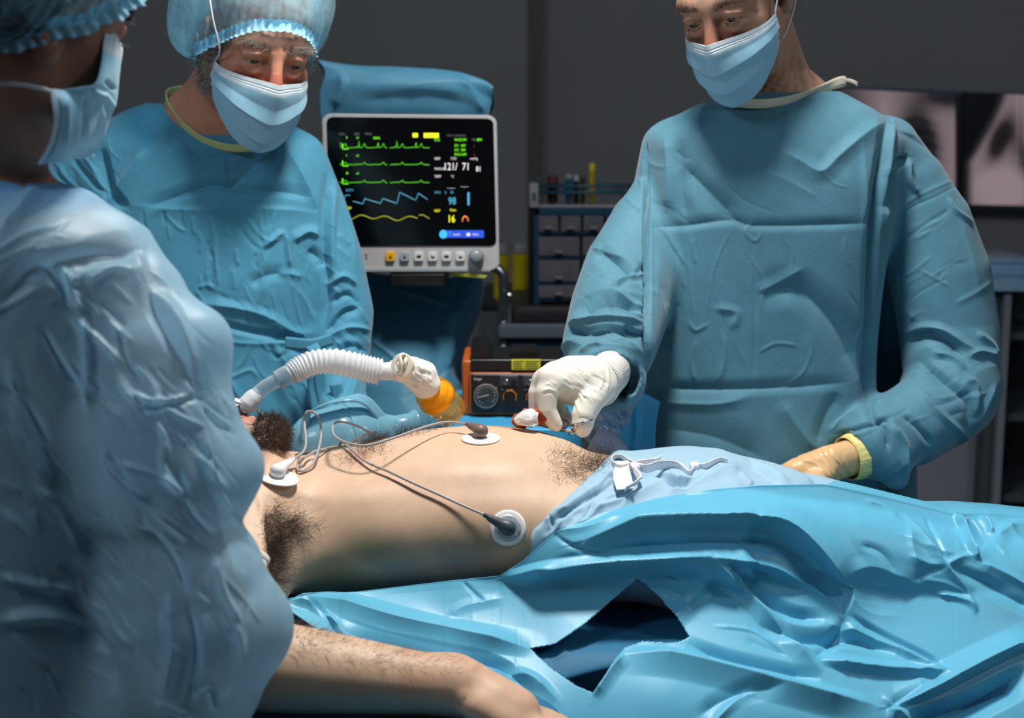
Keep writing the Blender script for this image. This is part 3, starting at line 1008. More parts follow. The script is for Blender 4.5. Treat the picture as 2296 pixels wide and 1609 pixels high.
for s_, x_, y_, h_, c_ in (('II', 776, 311, 6, 'bright'), ('x1', 799, 311, 6, 'bright'), ('DIAG', 837, 312, 6, 'bright'), ('I', 776, 351, 6, 'bright'), ('x1', 799, 351, 6, 'bright'),
                           ('III', 776, 391, 6, 'bright'), ('x1', 799, 391, 6, 'bright'), ('PLETH', 775, 429, 6, 'cyan'), ('RESP', 775, 469, 6, 'ylab'),
                           ('ECG', 974, 316, 6, 'bright'), ('PACE', 1019, 316, 6, 'bright'), ('OFF', 1035, 316, 6, 'bright'), ('ST1', 1019, 329, 6, 'bright'), ('OFF', 1033, 329, 6, 'bright'), ('ST2', 1019, 339, 6, 'bright'), ('OFF', 1033, 339, 6, 'bright'),
                           ('PVCS', 1019, 349, 6, 'bright'), ('OFF', 1035, 349, 6, 'bright'), ('HR', 1058, 316, 6, 'grey'), ('BPM', 1069, 316, 6, 'bright'), ('NIBP', 974, 358, 6, 'white'), ('17:01', 1010, 358, 6, 'white'), ('mmHg', 1054, 358, 6, 'white'),
                           ('MANUAL', 974, 381, 6, 'white'), ('TEMP', 974, 398, 6, 'white'), ('\u00b0C', 1011, 398, 6, 'white'), ('- -.- -', 1003, 424, 8, 'white'), ('- -.- -', 1033, 421, 8, 'white'), ('SPO2', 974, 434, 6, 'cyan'), ('%', 997, 434, 6, 'cyan'), ('PR', 1010, 434, 6, 'cyan'),
                           ('RESP', 974, 475, 6, 'ylab'), ('Brpm', 1009, 473, 6, 'ylab'), ('ADU', 760, 303, 6, 'grey'), ('BED', 795, 303, 6, 'grey'), ('MON', 819, 303, 6, 'grey'), ('17:07:11 02-05-2021', 1001, 306, 5, 'grey')):
    t_(s_, x_, y_, h_, c_, 'screen_label')
def pad(name, x0, y0, x1, y1, r, col, dy=0.0002):
    return prism(name, rrect(x0, y0, x1, y1, r, 4), SY + 0.0002 - dy, SY + 0.002, G_[col] if isinstance(col, str) else col, sc_, 0)
pad('alarm_flag', 925, 298, 937, 308, 2, 'ylab'); pad('alarm_flag', 950, 298, 984, 309, 1, 'ylab')
t_('ST', 927, 306, 6, 'grey', 'flag_text'); t_('CHECK', 953, 306.5, 6, 'grey', 'flag_text')
pad('pulse_bar', 1048, 431, 1053, 460, 1, 'cyan')
pad('task_bar', 990, 516, 1085, 533, 2, 'blue')
prism('task_badge', [(994 + 9 * math.cos(a), 525 + 9.5 * math.sin(a)) for a in np.linspace(0, 2 * np.pi, 24, endpoint=False)], SY - 0.0008, SY + 0.001, G_['sky'], sc_, 0)
t_('ALARM', 1015, 528, 5, 'white', 'task_text'); t_('MENU', 1059, 528, 5, 'white', 'task_text')
line('pin_icon', [(1009, 519), (1009, 524), (1009, 530)], 3, G_['sky']); pad('camera_icon', 1046, 522, 1054, 529, 2, 'white', 0.001)
line('lung_icon', [(1037, 497), (1037, 491), (1040, 486), (1043, 484.5), (1046, 486), (1049, 491), (1050, 496)], 5, G_['orange'])
line('red_mark', [(1062, 326), (1063, 328), (1063, 331)], 2, G_['red']); line('red_mark', [(1062, 344), (1063, 346), (1063, 350)], 2, G_['red'])
for k, (bxp, m_) in enumerate(((875, 'btnyel'), (907, 'btnblue'), (939, 'btn'), (970, 'btn'), (1001, 'btn'), (1032, 'btn'))):
    b_ = prism('button', rrect(bxp - 10, 565, bxp + 10, 585, 4, 5), MY - 0.006, MY + 0.002, M[m_], mo, 0.002, 3)
    g = [(bxp - 4, 579), (bxp, 571), (bxp + 4, 579)] if k < 2 else ([(bxp - 5, 572), (bxp + 5, 572), (bxp + 5, 578), (bxp - 5, 578)] if k in (2, 4) else [(bxp - 5, 571), (bxp - 1, 575), (bxp + 5, 574), (bxp + 4, 579), (bxp - 3, 579)])
    prism('icon', g, MY - 0.0066, MY - 0.004, M['ink'], b_, 0)
for px, py in ((811, 571), (821, 571), (811, 578), (821, 578)):
    prism('indicator', rrect(px - 2.5, py - 1.5, px + 2.5, py + 1.5, 1, 2), MY - 0.0008, MY + 0.001, M['ink'], mo, 0)
c = P(1068, 574, MY)
lathe('knob', [(-.001, 0), (-.001, .0140), (.008, .0145), (.012, .013), (.016, .0135), (.020, .0115), (.0225, .006), (.023, 0)], c, (0, -1, 0), M['knob'], mo, 40)
# mount, yoke and wheeled stand under the monitor
PY_ = MY + 0.20
st = empty('monitor_stand', (P(920, 800, MY + .06)[0], PY_, 0), 'black swivel mount and pole stand carrying the monitor', 'stand')
zc = P(920, 611, MY)[2]
box('swivel_mount', (P(872, 620, MY)[0], MY - 0.005, zc - 0.026), (P(1000, 620, MY)[0], PY_ + 0.03, zc - 0.001), M['black'], st, 0.006)
tube('pole', [(st.location.x, PY_, 0.06), (st.location.x, PY_, zc - 0.026)], 0.02, M['steel'], st, n=6)
for k in range(5):
    a = k * 2 * math.pi / 5
    tube('foot', [(st.location.x, PY_, 0.08), (st.location.x + 0.25 * math.cos(a), PY_ + 0.25 * math.sin(a), 0.05)], [0.02, 0.012], M['black'], st, n=6)

# ------------------------------------------------------------------ sheets tied round the monitor
M['drapeteal'] = cloth('teal_sheet', (66, 128, 158), 0.55, bump=0.2)
bs = prow([(712, 134, 2.76), (800, 146, 2.77), (900, 150, 2.77), (1010, 160, 2.77), (1080, 178, 2.76), (1106, 194, 2.755)])
bm2 = prow([(728, 165, 2.745), (800, 180, 2.735), (900, 185, 2.73), (1010, 195, 2.735), (1075, 210, 2.75), (1103, 226, 2.76)])
bm3 = prow([(716, 215, 2.75), (800, 225, 2.74), (900, 230, 2.74), (1010, 235, 2.745), (1080, 245, 2.75), (1098, 255, 2.76)])
bm4 = prow([(722, 300, 2.76), (800, 300, 2.765), (900, 300, 2.765), (1010, 300, 2.765), (1080, 300, 2.765), (1100, 300, 2.77)])
bt = [p + np.array([0, 0.11, -0.03]) for p in bs]
bb = [p + np.array([0, 0.14, 0]) for p in bm3]
it = [((760, 165, 770, 190, 752, 240), 9, 14, 26), ((1030, 180, 1055, 200, 1085, 250), 8, 10, 22), ((900, 200, 960, 185, 1060, 185), 5, 30, 30), ((800, 230, 950, 215, 1050, 235), -5, 30, 30)]
hd = patch('monitor_hood', [bb, bt, bs, bm2, bm3, bm4], 90, 60, M['drapeteal'], None, it, 0.0015, (11, 30, 0.004))
tag(hd, 'teal sheet bunched up over the back of the monitor', 'drape')
rows = [prow([(800, 606, 2.78), (880, 618, 2.77), (960, 626, 2.77), (1030, 620, 2.77), (1072, 622, 2.78), (1090, 640, 2.9)]),
        prow([(795, 700, 2.74), (860, 705, 2.72), (930, 710, 2.72), (1000, 710, 2.73), (1050, 700, 2.76), (1075, 705, 2.9)]),
        prow([(790, 800, 2.72), (850, 805, 2.70), (910, 810, 2.69), (970, 810, 2.70), (1024, 800, 2.74), (1040, 800, 2.9)]),
        prow([(790, 880, 2.70), (850, 885, 2.66), (920, 885, 2.64), (985, 885, 2.66), (1020, 880, 2.72), (1046, 880, 2.88)]),
        prow([(780, 990, 2.66), (850, 995, 2.62), (920, 1000, 2.60), (1000, 1000, 2.62), (1050, 990, 2.70), (1075, 990, 2.88)]),
        prow([(770, 1300, 2.66), (850, 1300, 2.60), (920, 1300, 2.58), (1010, 1300, 2.62), (1060, 1300, 2.70), (1085, 1300, 2.88)])]
it = [((850, 640, 930, 660, 1020, 690), 4, 18, 10), ((830, 760, 880, 800, 900, 830), 4, 10, 8), ((1060, 625, 1020, 720, 1000, 860), 10, 20, 26), ((1075, 640, 1040, 660, 1030, 700), -6, 10, 10), ((1040, 800, 960, 860, 900, 900), -6, 40, 40), ((1015, 840, 1040, 900, 1060, 960), 8, 14, 20)]
sk = patch('monitor_skirt', rows, 90, 130, M['drapeteal'], None, it, 0.0015, (5, 24, 0.003))
tag(sk, 'teal sheet hanging from the monitor mount down to the floor side', 'drape')
M['yellowtag'] = simple('yellow_green_tape', (150, 158, 50), 0.6)
tp = patch('tape_flap', [prow([(1010, 611, MY - .002), (1050, 612, MY - .004), (1094, 618, MY - .008)]), prow([(1018, 620, MY + .002), (1052, 622, MY - .004), (1088, 624, MY - .008)])], 24, 6, M['yellowtag'], None, None, 0.001)
tag(tp, 'yellow-green tape flap under the lower right monitor edge', 'tape')

# ------------------------------------------------------------------ ventilator
VNY = 2.46
M['orange'] = simple('orange_casing', (176, 84, 28), 0.45, var=0.04)
M['panel'] = simple('ventilator_panel', (22, 22, 24), 0.4, var=0.1, nscale=12)
M['panel2'] = simple('panel_section', (52, 53, 56), 0.4)
M['ylab'] = simple('yellow_label', (196, 190, 40), 0.55, var=0.06, nscale=300)
M['print'] = simple('white_print', (190, 190, 190), 0.6)
M['dial'] = simple('dial_face', (52, 54, 58), 0.3, var=0.25, nscale=60)
M['dialring'] = simple('dial_ring', (150, 140, 142), 0.3, 0.4)
M['orangeprint'] = simple('orange_print', (190, 110, 50), 0.5)
M['redprint'] = simple('red_print', (150, 30, 20), 0.5)
zt0 = P(1130, 931, VNY)[2]
ve = empty('ventilator', (P(1150, 900, VNY)[0], VNY, zt0), 'orange and black ventilator with round gauge and yellow label', 'ventilator')
pbox('casing', 1036, 808, 1262, 931, VNY, VNY + 0.16, M['orange'], ve, 0.006)
pbox('front_frame', 1052, 833, 1258, 930, VNY - 0.012, VNY + 0.01, M['orange'], ve, 0.006)
fp = pbox('front_panel', 1056, 838, 1254, 926, VNY - 0.014, VNY, M['panel'], ve, 0.004)
pbox('top_housing', 1055, 806, 1262, 832, VNY - 0.012, VNY + 0.14, M['black'], ve, 0.003)
prism('carrying_block', [(1056, 808), (1055, 776), (1094, 776), (1106, 808)], VNY + 0.0, VNY + 0.12, M['black'], ve, 0.003)
prism('rear_block', [(1140, 808), (1142, 790), (1206, 788), (1212, 808)], VNY + 0.02, VNY + 0.12, M['black'], ve, 0.003)
lb = pbox('label', 1147, 806, 1212, 829, VNY - 0.0135, VNY - 0.008, M['ylab'], ve, 0.0004)
for k in range(4):
    for x0, x1 in ((1151, 1174), (1178, 1209)):
        pbox('label_line', x0, 809.5 + 5 * k, x1 - (k * 5 % 7), 811 + 5 * k, VNY - 0.0139, VNY - 0.013, M['ink'], lb, 0)
text('brand_print', 'Dr\u00e4ger', 1062, 852, VNY - 0.0146, 6, M['print'], fp, bold=0.0001)
def disc(name, px, py, r, Y, t, mat, parent, seg=40):
    k = mpp(Y)
    return lathe(name, [(0, 0), (0, r * k), (t * .7, r * k), (t, r * k * .93), (t, 0)], P(px, py, Y), (0, -1, 0), mat, parent, seg)
ga = disc('gauge', 1090, 887, 28, VNY - 0.013, 0.010, M['dialring'], ve)
disc('dial_face', 1090, 887, 25, VNY - 0.0225, 0.0015, M['dial'], ga)
k = mpp(VNY)
for a in range(0, 300, 20):
    t = math.radians(a + 120)
    o = P(1090, 887, VNY - 0.0242)
    d = np.array([math.cos(t), 0, -math.sin(t)])
    tube('scale_mark', [o + d * 18 * k, o + d * 22 * k], 0.0004, M['print'], ga, n=2, seg=5)
o = P(1090, 887, VNY - 0.0246)
tube('needle', [o - np.array([13, 0, -6 * -1]) * 0 + np.array([-20 * k, 0, -5 * k]), o + np.array([6 * k, 0, 2 * k])], 0.0006, M['print'], ga, n=2, seg=6)
for px in (1136, 1188):
    pbox('section_panel', px - 16, 842, px + 26, 866, VNY - 0.0155, VNY - 0.012, M['panel2'], ve, 0.001)
    sw = disc('toggle_switch', px - 3, 857, 4.5, VNY - 0.014, 0.006, M['chrome'], ve, 20)
    o = P(px - 3, 857, VNY - 0.02)
    tube('lever', [o, o + np.array([0.004, -0.012, 0.006])], [0.0022, 0.0030], M['chrome'], sw, n=5, seg=10)
    disc('socket', px + 16, 856, 6.5, VNY - 0.015, 0.002, M['black'], ve, 20)
    kn = disc('control_knob', px + 7, 890, 11, VNY - 0.013, 0.014, M['black'], ve, 28)
    o = P(px + 7, 890, VNY - 0.0145)
    arc = [o + 14.5 * k * np.array([math.cos(t), 0, math.sin(t)]) for t in np.linspace(-0.6, math.pi + 0.6, 22)]
    tube('scale_arc', arc, 0.0011, M['orangeprint'], kn, n=40, seg=6)
    disc('red_dot', px + 16, 907, 1.8, VNY - 0.014, 0.0006, M['redprint'], kn, 12)
    for q in range(3):
        pbox('print_line', px - 12 + 10 * q, 872 + (q % 2), px - 5 + 10 * q, 873.5 + (q % 2), VNY - 0.0144, VNY - 0.013, M['greylid'], fp, 0)
disc('gauge_lamp', 1113, 869, 3.2, VNY - 0.014, 0.003, M['chrome'], ve, 16)
# draped side table the ventilator stands on
M['blueplain'] = cloth('bright_blue_sheet', (48, 152, 200), 0.5, bump=0.15)
tb = empty('side_table', (P(1180, 935, VNY)[0], VNY + 0.1, 0), 'side table with bright blue cover under the ventilator', 'table')
xa, xb = P(1016, 935, VNY)[0], P(1292, 935, VNY)[0]
box('table_top', (xa, VNY - 0.10, zt0 - 0.03), (xb, VNY + 0.25, zt0 - 0.004), M['steel'], tb)
box('cover', (xa - 0.006, VNY - 0.108, zt0 - 0.22), (xb + 0.006, VNY + 0.256, zt0 - 0.0005), M['blueplain'], tb, 0.006)
for sx in (xa + 0.03, xb - 0.03):
    for sy in (VNY - 0.07, VNY + 0.22):
        tube('leg', [(sx, sy, 0), (sx, sy, zt0 - 0.03)], 0.014, M['steel'], tb, n=3)
# ------------------------------------------------------------------ skin, hair and clothing materials
def skin(name, c, red, var=0.10):
    k = NT(name)
    a = lin(c); r = lin(red)
    base = k.ramp(k.noise(28, 4), [(0.3, tuple(x * (1 - var) for x in a[:3])), (0.7, tuple(min(1, x * (1 + var * .6)) for x in a[:3]))])
    base = k.mix(k.math('MULTIPLY', k.noise(9, 3), 0.22), base, r)
    fk = k.n('ShaderNodeTexVoronoi'); fk.inputs['Scale'].default_value = 420
    k.l(k.coords(), fk.inputs['Vector'])
    base = k.mix(k.attr('flush'), base, r)
    base = k.mix(k.attr('pale'), base, (0.75, 0.70, 0.66, 1))
    base = k.mix(k.attr('stubble'), base, lin((72, 58, 48)))
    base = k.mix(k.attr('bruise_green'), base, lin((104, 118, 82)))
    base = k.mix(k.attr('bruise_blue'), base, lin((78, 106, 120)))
    base = k.mix(k.attr('iodine'), base, lin((150, 66, 6)))
    k.l(base, k.b.inputs['Base Color'])
    k.set(Roughness=0.5, Subsurface_Weight=0.12, Subsurface_Radius=(0.010, 0.004, 0.002))
    k.b.inputs['Subsurface Scale'].default_value = 0.6
    k.b.inputs['Specular IOR Level'].default_value = 0.4
    k.bump(k.math('ADD', fk.outputs['Distance'], k.noise(160, 3)), 0.05, 0.0008)
    return k.m
M['skin_man'] = skin('weathered_skin', (206, 150, 122), (176, 84, 66))
M['skin_woman'] = skin('fair_skin', (198, 150, 124), (170, 92, 74))
M['skin_nurse'] = skin('tan_skin', (170, 122, 98), (140, 80, 64))
M['skin_patient'] = skin('light_skin', (216, 186, 158), (190, 130, 106))
M['gown'] = cloth('teal_gown', (74, 124, 143), 0.66, sheen=0.2, var=0.15, bump=0.5, spec=0.3)
M['gown_man'] = cloth('blue_teal_gown', (66, 136, 164), 0.66, sheen=0.2, var=0.14, bump=0.5, spec=0.3)
M['gown_pale'] = cloth('pale_blue_gown', (184, 226, 248), 0.42, sheen=0.1, var=0.05, bump=0.2, spec=0.55, transl=0.55, alpha=0.82, avar=0.07)
M['scrubs'] = cloth('dark_blue_scrubs', (26, 38, 50), 0.7, var=0.15)  # colour darkened to stand for the arm's shade inside the sheer sleeve
M['scrubs_light'] = cloth('blue_scrub_collar', (104, 156, 200), 0.7, var=0.15)
M['trim_cream'] = cloth('cream_binding', (214, 206, 182), 0.7)
M['trim_lime'] = cloth('lime_binding', (186, 194, 128), 0.7, var=0.12)
M['mask'] = cloth('blue_mask', (156, 206, 230), 0.5, var=0.04, bump=0.2, ca=(216, 226, 232))
M['loop'] = simple('white_elastic', (226, 222, 226), 0.6, var=0.03)
M['cap'] = cloth('blue_bouffant', (168, 222, 244), 0.55, var=0.15, bump=0.4, alpha=0.40)
M['cap_band'] = cloth('cap_elastic', (150, 212, 238), 0.6, var=0.2, alpha=0.9)
M['latex'] = cloth('white_latex', (230, 226, 214), 0.42, sheen=0.05, var=0.03, fine=300, bump=0.1, spec=0.4)
M['cuff'] = cloth('knit_cuff', (222, 218, 212), 0.8, var=0.05, bump=0.6)
M['glove_yellow'] = cloth('yellow_latex', (222, 206, 130), 0.4, sheen=0.05, var=0.05, fine=300, bump=0.1)
M['glove_beige'] = cloth('beige_latex', (214, 172, 124), 0.4, sheen=0.05, var=0.06, fine=300, bump=0.1)
M['hair_grey'] = simple('grey_hair', (150, 144, 138), 0.5)
M['hair_brown'] = simple('brown_hair', (70, 50, 36), 0.45)
M['hair_dark'] = simple('dark_hair', (34, 24, 18), 0.45)
M['trouser'] = cloth('theatre_trousers', (40, 84, 104), 0.7)
M['shoe'] = simple('white_clog', (200, 200, 200), 0.5)
def eye_mat():
    k = NT('eye')
    v = k.attr('iris')
    k.l(k.ramp(v, [(0.0, (0.40, 0.34, 0.31)), (0.42, (0.40, 0.34, 0.31)), (0.5, (0.05, 0.035, 0.025)), (0.75, (0.06, 0.045, 0.03)), (0.82, (0.002, 0.002, 0.002))]), k.b.inputs['Base Color'])
    k.set(Roughness=0.08)
    return k.m
M['eye'] = eye_mat()

def rot(yaw, pitch, roll):
    y, p, r = map(math.radians, (yaw, pitch, roll))
    return np.array(Matrix.Rotation(y, 3, 'Z') @ Matrix.Rotation(p, 3, 'X') @ Matrix.Rotation(r, 3, 'Y'))
class Head:
    """head frame: x to the side, -y out of the face, z up; metres"""
    def __init__(s, c, R, sc=1.0):
        s.c, s.R, s.k = np.asarray(c, float), np.asarray(R, float), sc
    def w(s, *p):
        return s.c + s.R @ (np.asarray(p, float) * s.k)
    def loc(s, V):
        return (V - s.c) @ s.R / s.k
    def build(s, F, age=0.5, ears=True, mouth=False, jaw=1.0):
        k, R = s.k, s.R
        E = lambda c, r, kk=0.02, carve=False, **q: F.ell(s.w(*c), np.array(r) * k, R, kk * k, carve, **q)
        C = lambda pts, kk=0.015, carve=False: F.chain([tuple(s.w(*p[:3])) + (p[3] * k,) for p in pts], kk * k, None, carve)
        E((0, .018, .045), (.076, .096, .088), .0)
        E((0, -.030, -.035), (.061 * jaw, .066, .082), .03)
        for x in (-1, 1):
            C([(x * .058 * jaw, .005, -.045, .018), (x * .050 * jaw, -.015, -.080, .016), (x * .020, -.072, -.108, .016)], .025)
            E((x * .040, -.057, -.024), (.021, .021, .022), .03)
        E((0, -.078, -.104), (.024, .020, .018), .02)
        C([(-.052, -.062, .024, .011), (-.034, -.077, .029, .012), (-.012, -.083, .025, .010), (.012, -.083, .025, .010), (.034, -.077, .029, .012), (.052, -.062, .024, .011)], .022)
        for x in (-1, 1):
            E((x * .032, -.098, .003), (.017, .016, .011), .014, True)
        C([(0, -.090, .018, .0085), (0, -.103, -.006, .0095), (0, -.113, -.026, .011), (0, -.116, -.034, .0125)], .012)
        for x in (-1, 1):
            E((x * .0135, -.104, -.037), (.009, .012, .009), .008)
            # lids: upper lid hangs over two thirds of the ball, lower lid with a bag
            o = s.w(x * .032, -.0775, .003)
            nn = R @ np.array([0, -.22, -.975])
            F.ell(o, np.full(3, .0148) * k, R, .004 * k, clip=(o + nn * .0022 * k, nn))
            F.ell(o, np.full(3, .0143) * k, R, .004 * k, clip=(o + nn * .0062 * k, -nn))
            C([(x * .018, -.0865, -.010, .0035), (x * .031, -.0915, -.0145, .0045), (x * .046, -.083, -.008, .0035)], .008)
            C([(x * .016, -.0875, .0145, .003), (x * .032, -.0945, .0155, .0035), (x * .049, -.082, .009, .003)], .008)
        if mouth:
            C([(-.024, -.083, -.071, .004), (-.008, -.0925, -.066, .0055), (.008, -.0925, -.066, .0055), (.024, -.083, -.071, .004)], .008)
            C([(-.022, -.082, -.076, .004), (0, -.0925, -.079, .0065), (.022, -.082, -.076, .004)], .008)
            C([(-.020, -.093, -.0725, .0022), (0, -.102, -.0725, .004), (.020, -.093, -.0725, .0022)], .004, True)
        if ears:
            for x in (-1, 1):
                Re = R @ np.array(Matrix.Rotation(math.radians(x * 22), 3, 'Z'))
                F.ell(s.w(x * .080, .016, -.006), np.array((.008, .020, .033)) * k, Re, .008 * k)
                F.ell(s.w(x * .087, .010, -.002), np.array((.006, .011, .019)) * k, Re, .004 * k, True)
                F.ell(s.w(x * .078, .006, -.034), np.array((.006, .009, .010)) * k, Re, .006 * k)
        # wrinkles of age
        if age:
            for z, a in ((.048, .9), (.060, 1.0), (.072, .9)):
                C([(-.045, -.070, z - .004, .0016), (-.02, -.0815, z, .0016), (0, -.084, z - .002, .0016), (.02, -.0815, z, .0016), (.045, -.070, z - .004, .0016)], .004 * age, True)
            for x in (-1, 1):
                for a in (-.006, .002, .010):
                    C([(x * .052, -.070, .002 + a * .5, .0013), (x * .062, -.052, .000 + a * 1.6, .0013)], .004 * age, True)
                C([(x * .022, -.094, -.022, .0018), (x * .036, -.0895, -.030, .0018), (x * .050, -.076, -.024, .0018)], .005 * age, True)
                C([(x * .007, -.094, .024, .0014), (x * .006, -.090, .040, .0014)], .004 * age, True)
    def eyes(s, parent, gaze=(0, -.975, -.20)):
        for x in (-1, 1):
            o = s.w(x * .032, -.0775, .003)
            n = 24
            th, ph = np.meshgrid(np.linspace(0, math.pi, n), np.linspace(0, 2 * math.pi, n))
            D = np.stack([np.sin(th) * np.cos(ph), np.sin(th) * np.sin(ph), np.cos(th)], -1).reshape(-1, 3)
            g = s.R @ (np.array(gaze) / np.linalg.norm(gaze))
            ang = np.arccos(np.clip(D @ g, -1, 1))
            iris = np.clip(1 - ang / 1.0, 0, 1)
            mesh('eye', o + D * .0128 * s.k, grid_faces(n, n), None, M['eye'], parent, attrs={'iris': np.clip((0.62 - ang) / 0.03, 0, 1) * 0.55 + np.clip((0.28 - ang) / 0.02, 0, 1) * 0.4})
    def brows(s, parent, mat, V, N, rng, n=260, L=.011, rad=.00035, bush=0.5):
        q = s.loc(V)
        for x in (-1, 1):
            cx = np.abs(q[:, 0] * x - .033)
            zc = .0285 - 6 * (q[:, 0] * x - .030) ** 2
            w = (cx < .021) * (np.abs(q[:, 2] - zc) < .0042) * (q[:, 1] < -.05)
            i = pick(rng, n, w.astype(float))
            if len(i) == 0: continue
            d = N[i] * bush + (s.R @ np.array([x * 1.0, 0, .25])) + rng.normal(size=(len(i), 3)) * .35
            hair('eyebrow', V[i], d, L, rad, mat, parent, rng, .4)
    def mask(s, parent, pleats, side_drop=0.0, loops=True, zone_top=True, blow=1.0, tag_sides=(-1, 1), strap_up=False, ear=True):
        w = s.w
        half = [((.071, -.026, -.028), (.066, -.058, -.026), (.048, -.088, -.022), (.028, -.106, -.019), (.010, -.119, -.017), (0, -.125, -.017)),
                ((.072, -.028, -.040), (.068, -.062, -.038), (.050, -.093, -.037), (.032, -.109, -.036), (.012, -.125, -.036), (0, -.130, -.036)),
                ((.070, -.031, -.052), (.066, -.064, -.054), (.052, -.093, -.057), (.034, -.109, -.060), (.012, -.124, -.063), (0, -.127, -.064)),
                ((.066, -.033, -.064), (.062, -.062, -.072), (.049, -.089, -.083), (.032, -.105, -.090), (.012, -.116, -.095), (0, -.118, -.096)),
                ((.063, -.030, -.078), (.057, -.052, -.094), (.044, -.077, -.112), (.028, -.092, -.123), (.010, -.100, -.128), (0, -.102, -.129)),
                ((.058, -.022, -.086), (.051, -.038, -.102), (.038, -.058, -.120), (.024, -.071, -.131), (.010, -.078, -.136), (0, -.080, -.137))]
        rows = [[(-x, y, z) for x, y, z in h] + [h[k] for k in range(4, -1, -1)] for h in half]
        G = net([[w(*p) for p in r] for r in rows], 140, 200)
        V = G.reshape(-1, 3)
        q = grid_faces(200, 140)
        N = normals(V, q)
        if ((V - s.c) * N).sum() < 0:
            q = q[:, ::-1]; N = -N
        vv = np.repeat(np.linspace(0, 1, 200), 140); uu = np.tile(np.linspace(-1, 1, 140), 200)
        D = np.zeros(len(V))
        for c0, bend, dep in pleats:        # pleats: a step that opens toward the middle
            c = c0 + bend * (1 - uu ** 2)
            t = (vv - c)
            D += dep * np.where(t < 0, np.clip(1 + t / .14, 0, 1) ** 1.3, np.exp(-(t / .009) ** 2)) * (0.55 + .45 * (1 - uu ** 2))
        D -= .0018 * np.exp(-((vv - .085) / .010) ** 2) * 0.5 + .0012 * np.exp(-((vv - .125) / .006) ** 2)
        D += .0012 * np.exp(-((np.abs(uu) - .92) / .015) ** 2)
        D += crumple(V, 3, 55, .0022)
        zone = np.clip((.20 - vv) / .04, 0, 1) * .85
        zone = np.maximum(zone, np.clip((np.abs(uu) - .93) / .03, 0, 1) * .6)
        mk = solid(mesh('face_mask', V + N * (D * s.k)[:, None], q, None, M['mask'], parent, attrs={'zone': zone}), .0012, 0)
        if loops:
            for x in tag_sides:
                a, b = w(x * .070, -.027, -.030), w(x * .058, -.024, -.084)
                if ear:
                    tube('ear_loop', [a, w(x * .080, .000, .006), w(x * .088, .028, .022), w(x * .090, .038, .002), w(x * .084, .030, -.032), w(x * .071, .002, -.066), b], .0014, M['loop'], mk, 50, 8)
                else:
                    tube('head_tie', [a, w(x * .083, .006, .040), w(x * .098, .05, .09), w(x * .07, .12, .11)], .0014, M['loop'], mk, 40, 8)
                    tube('head_tie', [b, w(x * .069, .010, -.070), w(x * .074, .045, -.055), w(x * .05, .10, -.04)], .0014, M['loop'], mk, 40, 8)
        return mk
    def cap(s, parent, puffs, seed, h=.0035, cut_o=(0, -.090, .050), cut_n=(0, -.70, -.714), grow=0.0, pleats=60, items=None, band=0.018):
        w, k = s.w, s.k
        lo = s.c - .24 * k; hi = s.c + .24 * k
        F_ = Field(lo, hi, h)
        F_.ell(w(0, .026, .052), np.array((.094 + grow, .112 + grow, .098 + grow)) * k, s.R, 0)
        for c, r in puffs:
            F_.ell(w(*c), np.array(r) * k, s.R, .05 * k)
        o = w(*cut_o); n = s.R @ (np.array(cut_n) / np.linalg.norm(cut_n))
        F_.plane_cut(o, n)
        V, q, t = F_.surface(3)
        N = normals(V, q, t)
        L = s.loc(V)
        dist = -((V - o) @ n)                 # height above the opening
        ang = np.arctan2(L[:, 1] - .03, L[:, 0])
        rad = np.hypot(L[:, 0], L[:, 1] - .03)
        edge = np.exp(-np.maximum(dist, 0) / .022)
        D = .0035 * np.sin(ang * pleats) * edge + .0028 * np.sin(ang * pleats * .37 + 1.3 * np.sin(ang * 5)) * np.exp(-np.maximum(dist, 0) / .06)
        D += crumple(V, seed, 42, .006, 16) - .003 * np.exp(-(dist / .010) ** 2)
        V = V + N * D[:, None]
        if items: V = strokes(V, N, items)
        keep = dist > .002
        fk = keep[q].all(1); q = q[fk]
        tk = keep[t].all(1) if len(t) else np.zeros(0, bool); t = t[tk] if len(t) else t
        used = np.unique(np.concatenate([q.ravel(), t.ravel()]))
        mp = np.zeros(len(V), int); mp[used] = np.arange(len(used))
        cp = mesh('bouffant_cap', V[used], mp[q], mp[t] if len(t) else None, M['cap'], parent)
        # gathered elastic edge along the rim
        m = 240
        fq = mp[q]
        e = np.concatenate([fq[:, [0, 1]], fq[:, [1, 2]], fq[:, [2, 3]], fq[:, [3, 0]]] + ([mp[t][:, [0, 1]], mp[t][:, [1, 2]], mp[t][:, [2, 0]]] if len(t) else []))
        es = np.sort(e, 1)
        key = es[:, 0].astype(np.int64) * len(used) + es[:, 1]
        uk, ix, ct = np.unique(key, return_index=True, return_counts=True)
        nxt = {}
        for a_, b_ in es[ix[ct == 1]]:
            nxt.setdefault(int(a_), []).append(int(b_)); nxt.setdefault(int(b_), []).append(int(a_))
        best, seen = [], set()
        for st_ in list(nxt):
            if st_ in seen: continue
            lp, cur = [], st_
            while cur is not None and cur not in seen:
                seen.add(cur); lp.append(cur)
                cur = next((x for x in nxt[cur] if x not in seen), None)
            if len(lp) > len(best): best = lp
        lp = V[used][best]
        sg = np.concatenate([[0], np.cumsum(np.linalg.norm(np.diff(np.vstack([lp, lp[:1]]), axis=0), axis=1))])
        lp = np.vstack([lp, lp[:1]])
        pts = np.stack([np.interp(np.linspace(0, sg[-1], m, endpoint=False), sg, lp[:, k2]) for k2 in range(3)], 1)
        for _ in range(5):
            pts = (np.roll(pts, 1, 0) + 2 * pts + np.roll(pts, -1, 0)) / 4
        pl_ = s.loc(pts)                      # keep the rim just off the scalp
        cc, rr = np.array([0, .018, .045]), np.array([.089, .107, .100])
        nn_ = np.linalg.norm((pl_ - cc) / rr, axis=1)[:, None]
